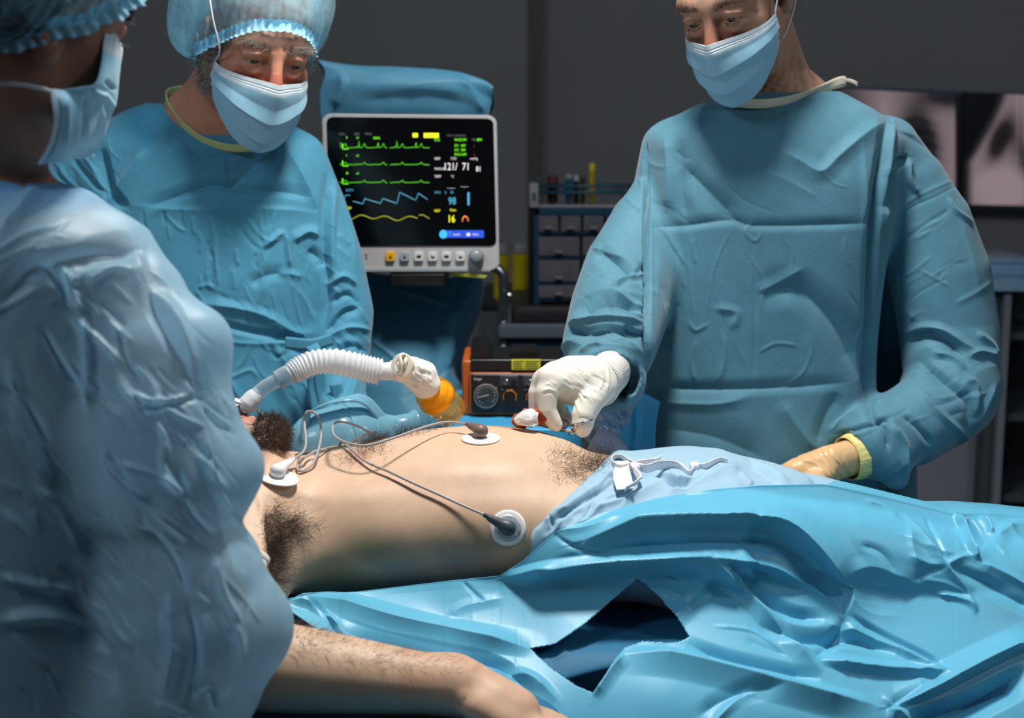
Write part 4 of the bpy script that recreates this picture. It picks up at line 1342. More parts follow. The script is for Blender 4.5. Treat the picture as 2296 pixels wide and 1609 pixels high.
        pl_ = np.where(nn_ < 1, cc + (pl_ - cc) / nn_, pl_)
        pts = s.c + (pl_ * k) @ s.R.T
        ctr = pts.mean(0)
        out = pts - ctr; out -= (out @ n)[:, None] * n; out /= np.linalg.norm(out, axis=1)[:, None]
        rows = []
        for j, (dz, do) in enumerate(((0.010, .0035), (.003, .0030), (-.003, .0005), (-.010, .0050))):
            ru = .0022 * np.sin(np.arange(m) / m * 2 * math.pi * pleats * 1.0 + j * .5)
            rows.append(pts - n * dz * 1.0 * -1 * -1 * k + out * ((do + (ru if j != 1 else ru * .4)) * k)[:, None])
        G = np.stack(rows)
        G = np.concatenate([G, G[:, :1]], 1)
        bd = mesh('elastic_band', G.reshape(-1, 3), grid_faces(4, m + 1), None, M['cap_band'], cp)
        return cp

def px_rows(rows):
    """torso sections from photo outlines: (py, px left, px right, Y centre, half depth)"""
    out = []
    for py, a, b, Y, d in rows:
        A, B = P(a, py, Y), P(b, py, Y)
        out.append((A[2], (A[0] + B[0]) / 2, Y, (B[0] - A[0]) / 2, d))
    return out
def px_chain(pts):
    return [tuple(P(x, y, Y)) + (r * mpp(Y),) for x, y, Y, r in pts]
def subdivide(V, q, t):
    """split every quad in four (triangles are first turned into quads around their middle)"""
    e = np.concatenate([q[:, [0, 1]], q[:, [1, 2]], q[:, [2, 3]], q[:, [3, 0]]])
    if len(t): e = np.concatenate([e, t[:, [0, 1]], t[:, [1, 2]], t[:, [2, 0]]])
    es = np.sort(e, 1)
    key = es[:, 0].astype(np.int64) * len(V) + es[:, 1]
    u, inv = np.unique(key, return_inverse=True)
    mid = (V[u // len(V)] + V[u % len(V)]) / 2
    n, m, nq = len(V), len(u), len(q)
    cq = V[q].mean(1)
    E_ = [inv[k * nq:(k + 1) * nq] + n for k in range(4)]
    c = np.arange(nq) + n + m
    Q = [np.stack([q[:, 0], E_[0], c, E_[3]], 1), np.stack([q[:, 1], E_[1], c, E_[0]], 1), np.stack([q[:, 2], E_[2], c, E_[1]], 1), np.stack([q[:, 3], E_[3], c, E_[2]], 1)]
    P_ = [V, mid, cq]
    if len(t):
        nt = len(t)
        T_ = [inv[4 * nq + k * nt:4 * nq + (k + 1) * nt] + n for k in range(3)]
        c = np.arange(nt) + n + m + nq
        P_.append(V[t].mean(1))
        Q += [np.stack([t[:, 0], T_[0], c, T_[2]], 1), np.stack([t[:, 1], T_[1], c, T_[0]], 1), np.stack([t[:, 2], T_[2], c, T_[1]], 1)]
    V2 = np.concatenate(P_); Q = np.concatenate(Q)
    return relax(V2, Q, 2), Q, np.zeros((0, 3), np.int64)
def garment(name, V, q, t, mat, parent, items, crump, fine=False, steep=9.0):
    if fine:
        V, q, t = subdivide(V, q, t)
    N = normals(V, q, t)
    if crump:
        V = V + N * (crumple(V, *crump) + crumple(V, crump[0] + 50, crump[1] * 2.6, crump[2] * .30, 16))[:, None]
    V = strokes(V, N, items, steep=steep)
    return mesh(name, V, q, t, mat, parent)
def open_ends(V, q, t, cuts):
    """delete the faces of the flat ends near (point, radius) so a sleeve or hem is open"""
    bad = np.zeros(len(V), bool)
    for c, r in cuts:
        bad |= np.linalg.norm(V - np.asarray(c), axis=1) < r
    q = q[~bad[q].any(1)]
    if len(t): t = t[~bad[t].any(1)]
    return q, t
def hand(F, w, d, n, thumb=1, curl=.6):
    """palm, four fingers of different length and a thumb; d points to the fingertips, n out of the back of the hand"""
    w = np.asarray(w, float); d = np.asarray(d, float) / np.linalg.norm(d)
    n = np.asarray(n, float) - d * (np.asarray(n, float) @ d); n /= np.linalg.norm(n)
    sd = np.cross(d, n) * thumb
    for o in (-.024, -.008, .008, .024):
        F.chain([tuple(w + sd * o * .7) + (.019,), tuple(w + d * .045 + sd * o) + (.0165,), tuple(w + d * .088 + sd * o * 1.15) + (.0125,)], .012)
    for k, (o, L_) in enumerate(((.030, .068), (.0105, .078), (-.0095, .072), (-.029, .056))):
        p = w + d * .088 + sd * o; pts = [tuple(p) + (.0105,)]
        for a, f, r in ((.35, .45, .0098), (.95, .32, .0090), (1.5, .23, .0078)):
            q = d * math.cos(a * curl) - n * math.sin(a * curl)
            p = p + q * L_ * f + sd * .002 * (1.5 - k)
            pts.append(tuple(p) + (r,))
        F.chain(pts, .004)
    p = w + d * .025 + sd * .028 - n * .006
    F.chain([tuple(p) + (.0150,), tuple(p + d * .028 + sd * .020 - n * .006) + (.0120,), tuple(p + d * .052 + sd * .026 - n * .014) + (.0098,)], .010)
# ================================================================== surgeon on the right (far side of the table)
rng = np.random.default_rng(7)
wo = empty('person', (P(1700, 900, 2.34)[0], 2.34, 0), 'person in teal gown and blue mask leaning over the patient, swab forceps in hand', 'person', None)
hd = Head(P(1644, -11, 2.235), rot(-32, 32, -6), 1.0)
w_rows = [(206, 1640, 1880, 2.355, .060), (225, 1590, 1915, 2.352, .078), (255, 1528, 1968, 2.348, .094), (300, 1462, 2018, 2.345, .108), (360, 1452, 2022, 2.34, .118), (430, 1450, 2010, 2.335, .124), (600, 1448, 1975, 2.33, .128), (760, 1446, 1958, 2.33, .130),
          (870, 1440, 1955, 2.33, .134), (1000, 1420, 1965, 2.33, .142), (1150, 1400, 1985, 2.33, .150), (1500, 1380, 2000, 2.33, .155), (1700, 1360, 2010, 2.33, .155)]
armL = [(1508, 338, 2.35, 60), (1484, 430, 2.35, 62), (1450, 510, 2.32, 86), (1416, 600, 2.27, 102), (1392, 690, 2.21, 109), (1366, 770, 2.13, 104), (1354, 830, 2.095, 90), (1378, 850, 2.085, 70)]
armR = [(1996, 322, 2.35, 58), (2034, 415, 2.35, 84), (2074, 510, 2.35, 102), (2108, 620, 2.34, 110), (2128, 740, 2.33, 108), (2132, 850, 2.30, 104), (2100, 915, 2.26, 96), (2040, 955, 2.23, 92), (1975, 985, 2.20, 78), (1945, 1003, 2.19, 66)]
# ---- body
F_ = Field((0.15, 1.88, 0.0), (0.86, 2.56, 1.76), .02, [(0, .24, .55, .005), (1, 2.06, 2.46, .0045), (2, 1.36, 1.74, .0026)])
hd.build(F_, age=.45, jaw=.94)
nb = P(1752, 235, 2.375)
F_.chain([tuple(hd.w(0, .030, -.050)) + (.056,), tuple(nb * .5 + hd.w(0, .03, -.06) * .5 + np.array([0, .006, 0])) + (.050,), tuple(nb) + (.058,), tuple(nb + [0, .0, -.09]) + (.07,)], .03)
F_.ell(P(1752, 232, 2.36), (.086, .070, .055), None, .03)
# sinews on the side of the neck
for a, b, c in (((.045, .01, -.07), (1742, 150), (1700, 228)), ((.050, .03, -.06), (1775, 150), (1760, 225)), ((.050, .04, -.05), (1800, 150), (1815, 205))):
    F_.chain([tuple(hd.w(*a)) + (.008,), tuple(P(b[0], b[1], 2.315)) + (.008,), tuple(P(c[0], c[1], 2.31)) + (.007,)], .014)
tor = [(z, cx, cy, hx * .80, d * .78) for z, cx, cy, hx, d in px_rows(w_rows) if z > .70 and z < 1.40]
F_.stack(tor, 2, .04, 2.3)
for ch in (armL, armR):
    c = px_chain(ch)
    F_.chain([p[:3] + (min(.047 - .0032 * i, p[3] * .8),) for i, p in enumerate(c)], .03)
for x0 in (.33, .50):
    F_.chain([(x0, 2.35, .85, .085), (x0, 2.34, .48, .058), (x0, 2.37, .12, .045), (x0, 2.30, .05, .038), (x0, 2.24, .04, .03)], .03)
V, q, t = F_.surface(2)
N = normals(V, q, t)
L = hd.loc(V)
V = strokes(V, N, [((1722, 120, 1716, 165, 1668, 215), -2.5, 6, 7), ((1742, 110, 1735, 165, 1690, 222), -2.8, 6, 7), ((1758, 105, 1752, 160, 1715, 224), -2.8, 6, 7), ((1775, 100, 1768, 165, 1742, 222), -3.0, 7, 8), ((1788, 120, 1790, 170, 1770, 215), -2.2, 7, 8), ((1765, 110, 1760, 165, 1730, 222), 2.5, 5, 5), ((1732, 115, 1726, 165, 1680, 220), 2.2, 5, 5), ((1660, 215, 1690, 205, 1720, 190), -2, 5, 6), ((1790, 175, 1800, 195, 1790, 215), -2, 6, 6)])
flush = np.clip(gb(L[:, 0], L[:, 2], 0, -.025, .018, .03) * (L[:, 1] < -.08) * .7 + .25 * gb(np.abs(L[:, 0]), L[:, 2], .045, -.02, .02, .02), 0, 1)
mesh('body', V, q, t, M['skin_woman'], wo, attrs={'flush': flush})
hd.eyes(wo)
hd.brows(wo, M['hair_brown'], V, N, rng, 130, .007, .00024, .3)
sel = pick(rng, 900, ((L[:, 2] > -.005) & (L[:, 2] < .03) & (np.abs(L[:, 0]) > .066) & (L[:, 1] > -.03)).astype(float))
hair('hair', V[sel], N[sel] * .25 + hd.R @ np.array([0, .6, -.5]), .035, .0003, M['hair_grey'], wo, rng, .5)
sel = pick(rng, 160, ((L[:, 1] > .06) & (L[:, 2] < .0) & (L[:, 2] > -.06)).astype(float))
hair('nape_hair', V[sel], N[sel] * .8 + rng.normal(size=(160, 3)) * .5, .05, .00012, M['hair_grey'], wo, rng, .9)
for x in (-1, 1):        # lashes on the lowered lids
    a = np.linspace(-.9, .9, 26)
    rt = np.array([hd.w(x * .032 + .0142 * math.sin(b), -.0775 - .0146 * math.cos(b), -.0020) for b in a])
    hair('eyelashes', rt, np.tile(hd.R @ np.array([0, -.8, -.6]), (26, 1)) + rng.normal(size=(26, 3)) * .12, 0.0055, .00022, M['hair_dark'], wo, rng, .2)
hd.mask(wo, [(.34, .06, .005), (.52, .10, .006), (.70, .12, .006)])
hd.cap(wo, [((0, .09, .06), (.07, .08, .08))], 21, .004, (0, 0, .030), (0, -.45, -.89))
# ---- gown
F_ = Field((P(1215, 700, 2.1)[0] - .02, 1.94, .30), (P(2250, 800, 2.33)[0] + .02, 2.53, 1.475), .0038, [(2, .80, 1.475, .0036)])
F_.stack(px_rows(w_rows) + [(.32, .435, 2.33, .26, .17)], 2, 0, 2.7)
F_.chain(px_chain(armL), .022)
F_.chain(px_chain(armR), .022)
F_.chain(px_chain([(1960, 985, 2.185, 60), (1998, 1030, 2.17, 44), (2010, 1070, 2.17, 28)]), .03)
F_.chain(px_chain([(1985, 480, 2.40, 40), (2000, 620, 2.43, 50), (2000, 800, 2.44, 55), (1995, 1000, 2.44, 60), (1995, 1300, 2.44, 60)]), .03)
F_.ell(P(2150, 880, 2.28), np.array((80, 95, 95)) * mpp(2.28), None, .03)
# hollow the two cuffs so the wrists come out of openings
F_.chain(px_chain([(1330, 852, 1.98, 58), (1382, 848, 2.07, 52)]), .008, None, True)
F_.chain(px_chain([(1900, 1022, 2.17, 52), (1950, 1005, 2.19, 44)]), .008, None, True)
nbt = P(1752, 170, 2.36)
F_.ell(nbt, (.082, .066, .045), None, .01, True)
V, q, t = F_.surface(2)
I = [((1448, 508, 1530, 506, 1640, 493, 1700, 506, 1960, 500), -4.5, 26, 18, 2), ((1446, 868, 1560, 872, 1700, 870, 1900, 858), -6, 30, 22, 2),
     ((1690, 620, 1692, 720, 1688, 872), -2.5, 9, 7), ((1465, 508, 1490, 530, 1535, 600), -3.5, 9, 16), ((1475, 500, 1500, 535, 1540, 600), 2.5, 12, 8),
     ((1535, 535, 1545, 610, 1556, 725), 1.6, 7, 5), ((1645, 505, 1605, 590, 1580, 725), 1.6, 6, 7), ((1690, 495, 1672, 520, 1695, 540, 1712, 512), 3, 8, 8),
     ((1530, 370, 1590, 430, 1650, 490), -8, 34, 44, 1.8), ((1490, 300, 1500, 380, 1495, 480), 7, 26, 30), ((1525, 310, 1528, 420, 1540, 500), -5, 26, 26),
     ((2000, 262, 1940, 300, 1880, 350, 1840, 385, 1790, 360, 1740, 330), 7, 34, 30, 1.8), ((1700, 380, 1760, 400, 1830, 440), 3, 8, 24),
     ((1700, 660, 1790, 650, 1880, 740, 1930, 850), -11, 60, 50, 1.8), ((1700, 655, 1760, 625, 1800, 600), 5, 24, 30),
     ((1825, 770, 1800, 835, 1740, 880), 3.5, 9, 7), ((1700, 790, 1740, 770, 1790, 775), 2, 8, 8), ((1545, 720, 1560, 740, 1590, 725), 3, 10, 10), ((1600, 690, 1650, 700, 1640, 740), 3, 18, 18),
     ((1480, 560, 1470, 700, 1475, 840), 3, 26, 20), ((1620, 740, 1625, 800, 1610, 860), 2.5, 12, 12), ((1560, 760, 1550, 810, 1560, 860), 2.5, 10, 10),
     ((1460, 900, 1600, 905, 1680, 890), 4, 18, 26), ((1480, 960, 1600, 980, 1720, 1030), -5, 60, 40), ((1750, 900, 1790, 960, 1830, 1010), 5, 36, 36), ((1880, 880, 1850, 940, 1830, 1000), -6, 30, 30),
     # armhole and side seam steps
     ((1992, 236, 1985, 330, 1968, 440, 1958, 520, 1952, 700, 1950, 880, 1960, 980), -16, 16, 26, 1.3), ((2005, 260, 1990, 400, 1985, 520), 8, 14, 16), ((1935, 320, 1945, 520, 1935, 800), 5, 26, 16),
     ((1444, 300, 1446, 420, 1448, 600, 1448, 780, 1446, 880), -16, 12, 7, 1.2), ((1458, 310, 1459, 500, 1460, 860), 4, 8, 22),
     # near sleeve
     ((1425, 405, 1432, 400, 1437, 412), 5, 9, 9), ((1400, 440, 1425, 462, 1446, 478), 4, 10, 8), ((1405, 492, 1425, 478, 1445, 470), -4, 9, 9), ((1395, 515, 1420, 528, 1446, 540), 4, 8, 12),
     ((1335, 552, 1380, 585, 1420, 622), -11, 22, 36, 1.4), ((1422, 622, 1436, 605, 1448, 590), -7, 14, 14), ((1325, 555, 1350, 560, 1400, 580), 6, 20, 12),
     ((1375, 645, 1398, 626, 1448, 616), 9, 14, 10), ((1378, 650, 1410, 668, 1448, 692), 8, 12, 12), ((1285, 706, 1345, 672, 1400, 676, 1445, 698), -17, 24, 30, 1.2), ((1264, 722, 1320, 716, 1380, 712, 1446, 724), 9, 14, 10),
     ((1362, 690, 1400, 700, 1446, 712), 8, 12, 12), ((1266, 726, 1310, 748, 1370, 742, 1440, 764), -17, 18, 26, 1.2), ((1238, 810, 1280, 768, 1350, 740, 1400, 755, 1440, 792), 10, 20, 24), ((1400, 730, 1425, 745, 1448, 750), -10, 10, 14),
     ((1240, 860, 1280, 815, 1310, 790), 5, 16, 10), ((1300, 790, 1330, 770, 1350, 772), 6, 12, 10), ((1380, 790, 1400, 800, 1420, 830), 6, 12, 12), ((1385, 830, 1405, 850, 1400, 890), -7, 10, 12), ((1410, 800, 1420, 850, 1405, 910), 6, 10, 14),
     # far sleeve
     ((2000, 285, 2060, 320, 2134, 372), -5, 8, 14), ((2005, 290, 2050, 305, 2110, 345), 4, 18, 8), ((2000, 372, 2020, 356, 2036, 352), -12, 10, 22), ((2036, 352, 2040, 400, 2062, 440), 8, 16, 14), ((2000, 380, 1990, 440, 1985, 480), -10, 14, 20),
     ((2158, 396, 2100, 420, 2040, 450, 1985, 490), 3.5, 8, 8), ((2158, 408, 2100, 440, 2040, 468, 1983, 520), -3.5, 7, 7), ((2135, 466, 2080, 500, 2020, 545), -4, 8, 10), ((2125, 440, 2140, 470, 2180, 500), 6, 10, 10), ((2150, 480, 2175, 560, 2200, 660), 5, 22, 12),
     ((2000, 618, 2040, 612, 2090, 572), 2.5, 7, 9), ((2062, 604, 2090, 620, 2130, 642), 2.5, 7, 7), ((1998, 600, 1985, 680, 1995, 740), 5, 12, 12), ((2010, 600, 2020, 680, 2060, 720), 3, 16, 16),
     ((2025, 770, 2070, 745, 2120, 760, 2160, 800), -14, 14, 34, 1.3), ((2030, 745, 2100, 735, 2160, 770, 2200, 800), 8, 18, 14), ((2190, 745, 2220, 770, 2238, 800), 7, 14, 14), ((2170, 800, 2200, 790, 2236, 800), 8, 16, 12),
     ((2095, 790, 2140, 800, 2165, 830), 9, 10, 16), ((2060, 810, 2110, 850, 2170, 900, 2180, 960), -12, 18, 24), ((2165, 840, 2190, 870, 2185, 940), 7, 12, 14), ((2180, 960, 2205, 920, 2232, 860), 6, 12, 12), ((2060, 870, 2100, 920, 2180, 990), 6, 16, 14),
     ((1858, 966, 1910, 930, 1960, 905, 2000, 900), 7, 12, 12), ((1870, 975, 1920, 960, 1985, 940, 2000, 960), -8, 10, 14), ((1950, 930, 1985, 960, 1992, 1010), -9, 12, 10), ((2000, 950, 2030, 1000, 2030, 1060), 8, 16, 14), ((2025, 930, 2060, 960, 2090, 1000), -8, 14, 14), ((1995, 1060, 2020, 1050, 2030, 1030), 3, 6, 6), ((2010, 800, 1980, 840, 1960, 870), 6, 12, 12)]
I += crinkle(rng, [(1455, 520), (1940, 520), (1930, 850), (1455, 860)], 12, 90, 80, .5, .9, 8)
I += crinkle(rng, [(1460, 330), (1900, 260), (1960, 490), (1460, 495)], 8, 90, 30, .8, .9, 9)
I += crinkle(rng, [(2000, 420), (2150, 450), (2210, 700), (2000, 720)], 10, 80, -30, .6, 1.5, 8)
I += crinkle(rng, [(1990, 760), (2220, 760), (2200, 960), (1900, 980)], 18, 70, -20, .8, 3.0, 11)
I += crinkle(rng, [(1280, 600), (1440, 560), (1440, 870), (1250, 860)], 16, 60, 20, .6, 2.6, 10)
gw = garment('gown', V, q, t, M['gown'], wo, I, (2, 16, .0045), True, .24)
ring = [(1622, 204, 2.285), (1632, 222, 2.268), (1668, 231, 2.258), (1720, 232, 2.256), (1780, 222, 2.268), (1835, 203, 2.30), (1882, 183, 2.345), (1893, 184, 2.39), (1840, 196, 2.42), (1750, 200, 2.43), (1670, 204, 2.41), (1625, 205, 2.35), (1620, 203, 2.30)]
pts = [P(*r) for r in ring]
up = [np.array([0, -.25, 1.0])] * len(pts)
ribbon('neck_binding', pts, .0155, M['trim_cream'], gw, 120, .0022, np.array([np.array([0, -.5 if r[2] < 2.33 else .5, 1.0]) for r in ring]))
ribbon('neck_tie', [P(1880, 184, 2.36), P(1900, 180, 2.37), P(1918, 186, 2.375), P(1922, 192, 2.378)], .006, M['trim_cream'], gw, 20, .0015, (0, 0, 1))
# ---- gloved right hand (holds the swab forceps)
F_ = Field(P(1170, 990, 1.90) - .03, P(1420, 770, 2.08) + .03, .0016)
F_.chain(px_chain([(1372, 846, 2.06, 34), (1352, 850, 2.015, 45), (1322, 848, 1.995, 52), (1280, 847, 1.985, 50), (1248, 850, 1.975, 42)]), .01)
F_.chain(px_chain([(1330, 870, 1.99, 40), (1290, 872, 1.975, 34)]), .02)
for c in ([(1243, 857, 1.955, 27), (1226, 880, 1.945, 26), (1226, 918, 1.94, 22), (1240, 944, 1.94, 19), (1246, 952, 1.94, 16)],
          [(1228, 852, 1.970, 26), (1206, 880, 1.965, 22), (1204, 915, 1.962, 19), (1222, 942, 1.96, 16)],
          [(1230, 850, 1.990, 25), (1216, 900, 1.990, 19), (1240, 935, 1.985, 16), (1262, 946, 1.98, 14)],
          [(1248, 856, 2.008, 22), (1252, 905, 2.005, 16), (1268, 935, 2.0, 14), (1280, 944, 1.995, 13)],
          [(1345, 868, 1.985, 38), (1322, 898, 1.960, 32), (1309, 930, 1.948, 28), (1306, 950, 1.944, 25), (1307, 962, 1.944, 19)]):
    F_.chain(px_chain(c), .006)
for k, (x, y, r) in enumerate(((1226, 842, 20), (1212, 850, 17))):
    F_.ell(P(x, y, 1.952 + .015 * k), np.full(3, r * mpp(1.95)), None, .012)
V, q, t = F_.surface(2)
I = [((1255, 868, 1285, 890, 1300, 930), 1.6, 6, 5), ((1262, 860, 1295, 880, 1310, 905), 1.4, 5, 6), ((1240, 870, 1232, 860, 1222, 862), 1.2, 5, 5), ((1215, 876, 1235, 872, 1255, 884), 1.4, 5, 5), ((1215, 884, 1235, 880, 1252, 890), -1.2, 5, 5),
     ((1330, 905, 1318, 890, 1300, 885), 1.2, 5, 5), ((1340, 880, 1352, 850, 1345, 820), 1.2, 7, 7), ((1360, 880, 1365, 850, 1360, 815), 1.5, 6, 6), ((1290, 880, 1275, 900, 1268, 930), -3, 10, 8), ((1295, 940, 1308, 936, 1322, 940), -1, 4, 4), ((1285, 850, 1320, 870, 1345, 872), 1.0, 8, 8)]
I += crinkle(rng, [(1230, 830), (1350, 810), (1360, 890), (1250, 890)], 26, 26, 35, .6, .7, 4)
gl = garment('glove', V, q, t, M['latex'], wo, I, None)
C = spline([P(1345, 797, 2.04), P(1372, 806, 2.035), P(1384, 845, 2.02), P(1376, 885, 2.01), P(1352, 915, 2.015)], 70)
n = len(C)
ctr = P(1372, 850, 2.07)
th = np.linspace(0, 2 * np.pi, 160)
ax = np.array([.35, .92, .12]); ax /= np.linalg.norm(ax)
u = np.cross(ax, [0, 0, 1.0]); u /= np.linalg.norm(u); v_ = np.cross(u, ax)
rows = []
for s_, r0 in ((-.008, .0310), (-.006, .0330), (-.002, .0335), (.002, .0330), (.014, .0315), (.035, .0305), (.06, .030)):
    rr = r0 + .0007 * np.sin(th * 60) * (1 if s_ > -.007 else .3)
    rows.append(P(1346, 855, 2.008) + ax * s_ + rr[:, None] * (np.cos(th)[:, None] * u * .92 + np.sin(th)[:, None] * v_ * 1.08))
solid(mesh('knit_cuff', np.stack(rows).reshape(-1, 3), grid_faces(len(rows), 160), None, M['cuff'], wo), .0015)
# ---- gloved left hand on the patient's hip
F_ = Field(P(1690, 1110, 2.08) - .05, P(2010, 960, 2.22) + .04, .0022)
F_.chain(px_chain([(1985, 1000, 2.20, 44), (1950, 1010, 2.185, 44), (1905, 1026, 2.165, 46), (1860, 1040, 2.15, 48), (1815, 1055, 2.14, 46), (1785, 1064, 2.135, 40)]), .01, ((0, 0.8, .6), .8))
for k, (dy, L_) in enumerate(((-14, 70), (2, 82), (16, 76), (30, 60))):
    F_.chain(px_chain([(1785, 1052 + dy * .8, 2.14 - .010 * k + .02, 16), (1785 - L_ * .5, 1072 + dy, 2.13 - .012 * k + .02, 14), (1785 - L_, 1092 + dy, 2.125 - .014 * k + .02, 12)]), .005)
F_.chain(px_chain([(1850, 1062, 2.12, 22), (1810, 1085, 2.095, 18), (1778, 1100, 2.09, 15)]), .012)
V, q, t = F_.surface(2)
I = [((1790, 1030, 1830, 1040, 1870, 1080), 1.8, 8, 6), ((1830, 1020, 1860, 1050, 1885, 1085), 2.2, 7, 7), ((1850, 1000, 1885, 1030, 1905, 1075), -1.5, 6, 6), ((1800, 1045, 1830, 1065, 1860, 1075), 1.2, 6, 6)]
I += crinkle(rng, [(1770, 1030), (1880, 990), (1930, 1080), (1790, 1085)], 16, 40, 60, .4, .9, 5)
zone = np.zeros(len(V))
g2 = garment('glove', V, q, t, M['glove_beige'], wo, I, None)
ax = P(1990, 998, 2.2) - P(1905, 1026, 2.165); ax /= np.linalg.norm(ax)
u = np.cross(ax, [0, 0, 1.0]); u /= np.linalg.norm(u); v_ = np.cross(u, ax)
rows = []
o = P(1905, 1026, 2.165)
for s_, r0, wv in ((-.006, .034, 0), (.006, .0365, .3), (.016, .0365, .5), (.026, .038, .8), (.0275, .0395, 1.0)):
    rr = r0 + .0012 * wv * np.sin(th * 9 + 1) + .0008 * wv * np.sin(th * 23)
    rows.append(o + ax * (s_ + .003 * wv * np.sin(th * 4))[:, None] + rr[:, None] * (np.cos(th)[:, None] * u * .95 + np.sin(th)[:, None] * v_ * 1.02))
solid(mesh('glove_cuff', np.stack(rows).reshape(-1, 3), grid_faces(len(rows), 160), None, M['glove_yellow'], g2), .0012)
rows = []
for s_, r0 in ((.018, .033), (.03, .0345), (.045, .0355), (.07, .036)):
    rr = r0 + .0005 * np.sin(th * 70)
    rows.append(o + ax * s_ + rr[:, None] * (np.cos(th)[:, None] * u + np.sin(th)[:, None] * v_))
solid(mesh('knit_cuff', np.stack(rows).reshape(-1, 3), grid_faces(len(rows), 160), None, M['cuff'], wo), .0012)
# ================================================================== surgeon on the left (far side of the table)
rng = np.random.default_rng(17)
mn = empty('person', (P(480, 900, 2.46)[0], 2.46, 0), 'person in blue cap, mask and gown with lime collar, standing left of the monitor', 'person', None)
hd = Head(P(580, 97, 2.36), rot(26, 24, 7), 1.06)
m_rows = [(228, 345, 590, 2.50, .065), (250, 285, 630, 2.495, .084), (285, 228, 660, 2.49, .100), (335, 170, 700, 2.48, .116), (430, 150, 722, 2.47, .128), (600, 195, 735, 2.46, .135), (760, 225, 738, 2.455, .138), (860, 235, 742, 2.45, .142), (1000, 215, 760, 2.45, .15), (1300, 190, 790, 2.45, .155), (1600, 180, 800, 2.45, .155)]
armL = [(215, 340, 2.48, 66), (160, 440, 2.47, 84), (140, 560, 2.43, 92), (165, 700, 2.36, 92), (250, 800, 2.28, 80), (330, 860, 2.22, 62)]
armR = [(668, 362, 2.47, 62), (706, 460, 2.465, 66), (742, 580, 2.45, 70), (766, 700, 2.43, 68), (764, 800, 2.40, 64), (756, 880, 2.35, 64), (780, 950, 2.28, 58), (830, 985, 2.23, 48)]
F_ = Field((-1.05, 2.10, 0.0), (-.10, 2.72, 1.68), .02, [(0, -.58, -.28, .0048), (1, 2.20, 2.52, .0042), (2, 1.34, 1.66, .0026)])
hd.build(F_, age=1.3)
nb = P(500, 290, 2.50)
F_.chain([tuple(hd.w(0, .030, -.055)) + (.060,), tuple(nb * .5 + hd.w(0, .03, -.06) * .5) + (.062,), tuple(nb) + (.066,), tuple(nb + [0, 0, -.1]) + (.08,)], .03)
F_.ell(P(505, 285, 2.475), (.098, .090, .060), None, .03)
F_.ell(P(462, 268, 2.465), (.078, .066, .050), None, .03)
F_.chain([tuple(hd.w(-.03, .02, -.05)) + (.045,), tuple(P(440, 285, 2.46)) + (.05,)], .03)
tor = [(z, cx, cy, hx * .70, d * .70) for z, cx, cy, hx, d in px_rows(m_rows) if z > .70 and z < 1.37]
F_.stack(tor, 2, .04, 2.3)
for ch in (armL, armR):
    F_.chain([p[:3] + (min(.038 - .001 * i, p[3] * .7),) for i, p in enumerate(px_chain(ch))], .03)
hx_ = P(480, 900, 2.46)[0]
for x0 in (hx_ - .09, hx_ + .09):
    F_.chain([(x0, 2.47, .85, .088), (x0, 2.46, .48, .06), (x0, 2.49, .12, .046), (x0, 2.42, .05, .038), (x0, 2.36, .04, .03)], .03)
V, q, t = F_.surface(2)
N = normals(V, q, t)
L = hd.loc(V)
flush = np.clip(gb(L[:, 0], L[:, 2], 0, -.028, .020, .028) * (L[:, 1] < -.08) * .9 + .55 * gb(np.abs(L[:, 0]), L[:, 2], .045, -.022, .022, .02) * (L[:, 1] < -.02) + .25 * (L[:, 2] > .05), 0, 1)
mesh('body', V, q, t, M['skin_man'], mn, attrs={'flush': flush})
hd.eyes(mn)
hd.brows(mn, M['hair_grey'], V, N, rng, 170, .012, .00034, .8)
sel = pick(rng, 1500, ((np.abs(L[:, 0]) > .052) & (np.abs(L[:, 1] + .012) < .022) & (L[:, 2] < .005) & (L[:, 2] > -.078)).astype(float))
hair('sideburns', V[sel], N[sel] * .7 + hd.R @ np.array([0, .25, -.9]), .016, .00038, M['hair_grey'], mn, rng, .8)
sel = pick(rng, 900, (L[:, 2] > .09).astype(float) + .8 * ((L[:, 1] > .07) & (L[:, 2] > -.03)))
hair('hair', V[sel], N[sel] * .35 + hd.R @ np.array([0, .8, -.1]), .022, .0003, M['hair_grey'], mn, rng, .6)
mk = hd.mask(mn, [(.36, .12, .007), (.54, .14, .008), (.72, .10, .006)], tag_sides=(1,))
tube('head_tie', [hd.w(-.070, -.027, -.030), P(492, 110, 2.262), P(477, 40, 2.245), P(470, -20, 2.255), P(478, -70, 2.32)], .0014, M['loop'], mk, 60, 8)
tube('ear_loop', [hd.w(-.057, -.022, -.084), hd.w(-.070, .002, -.060), hd.w(-.080, .022, -.034), hd.w(-.086, .034, -.010)], .0014, M['loop'], mk, 30, 8)
hd.cap(mn, [((-.082, .045, .010), (.050, .062, .060)), ((-.03, .07, .08), (.09, .10, .07)), ((.035, .05, .06), (.075, .08, .075))], 31, .0035, (0, -.090, .056), (.0, -.72, -.694), .004, 56)
for wr, dd, th_ in ((P(352, 876, 2.205), (.85, -.45, -.12), 1), (P(842, 996, 2.215), (.8, -.5, -.10), -1)):
    F_ = Field(wr - [.05, .19, .09], wr + [.21, .06, .06], .0028)
    F_.chain([tuple(wr - np.array([.035, -.02, -.008])) + (.029,), tuple(wr) + (.026,)], .01)
    hand(F_, wr, dd, (0, 0, 1), th_, .55)
    V, q, t = F_.surface(2)
    garment('glove', V, q, t, M['latex'], mn, [], (5, 110, .0010))
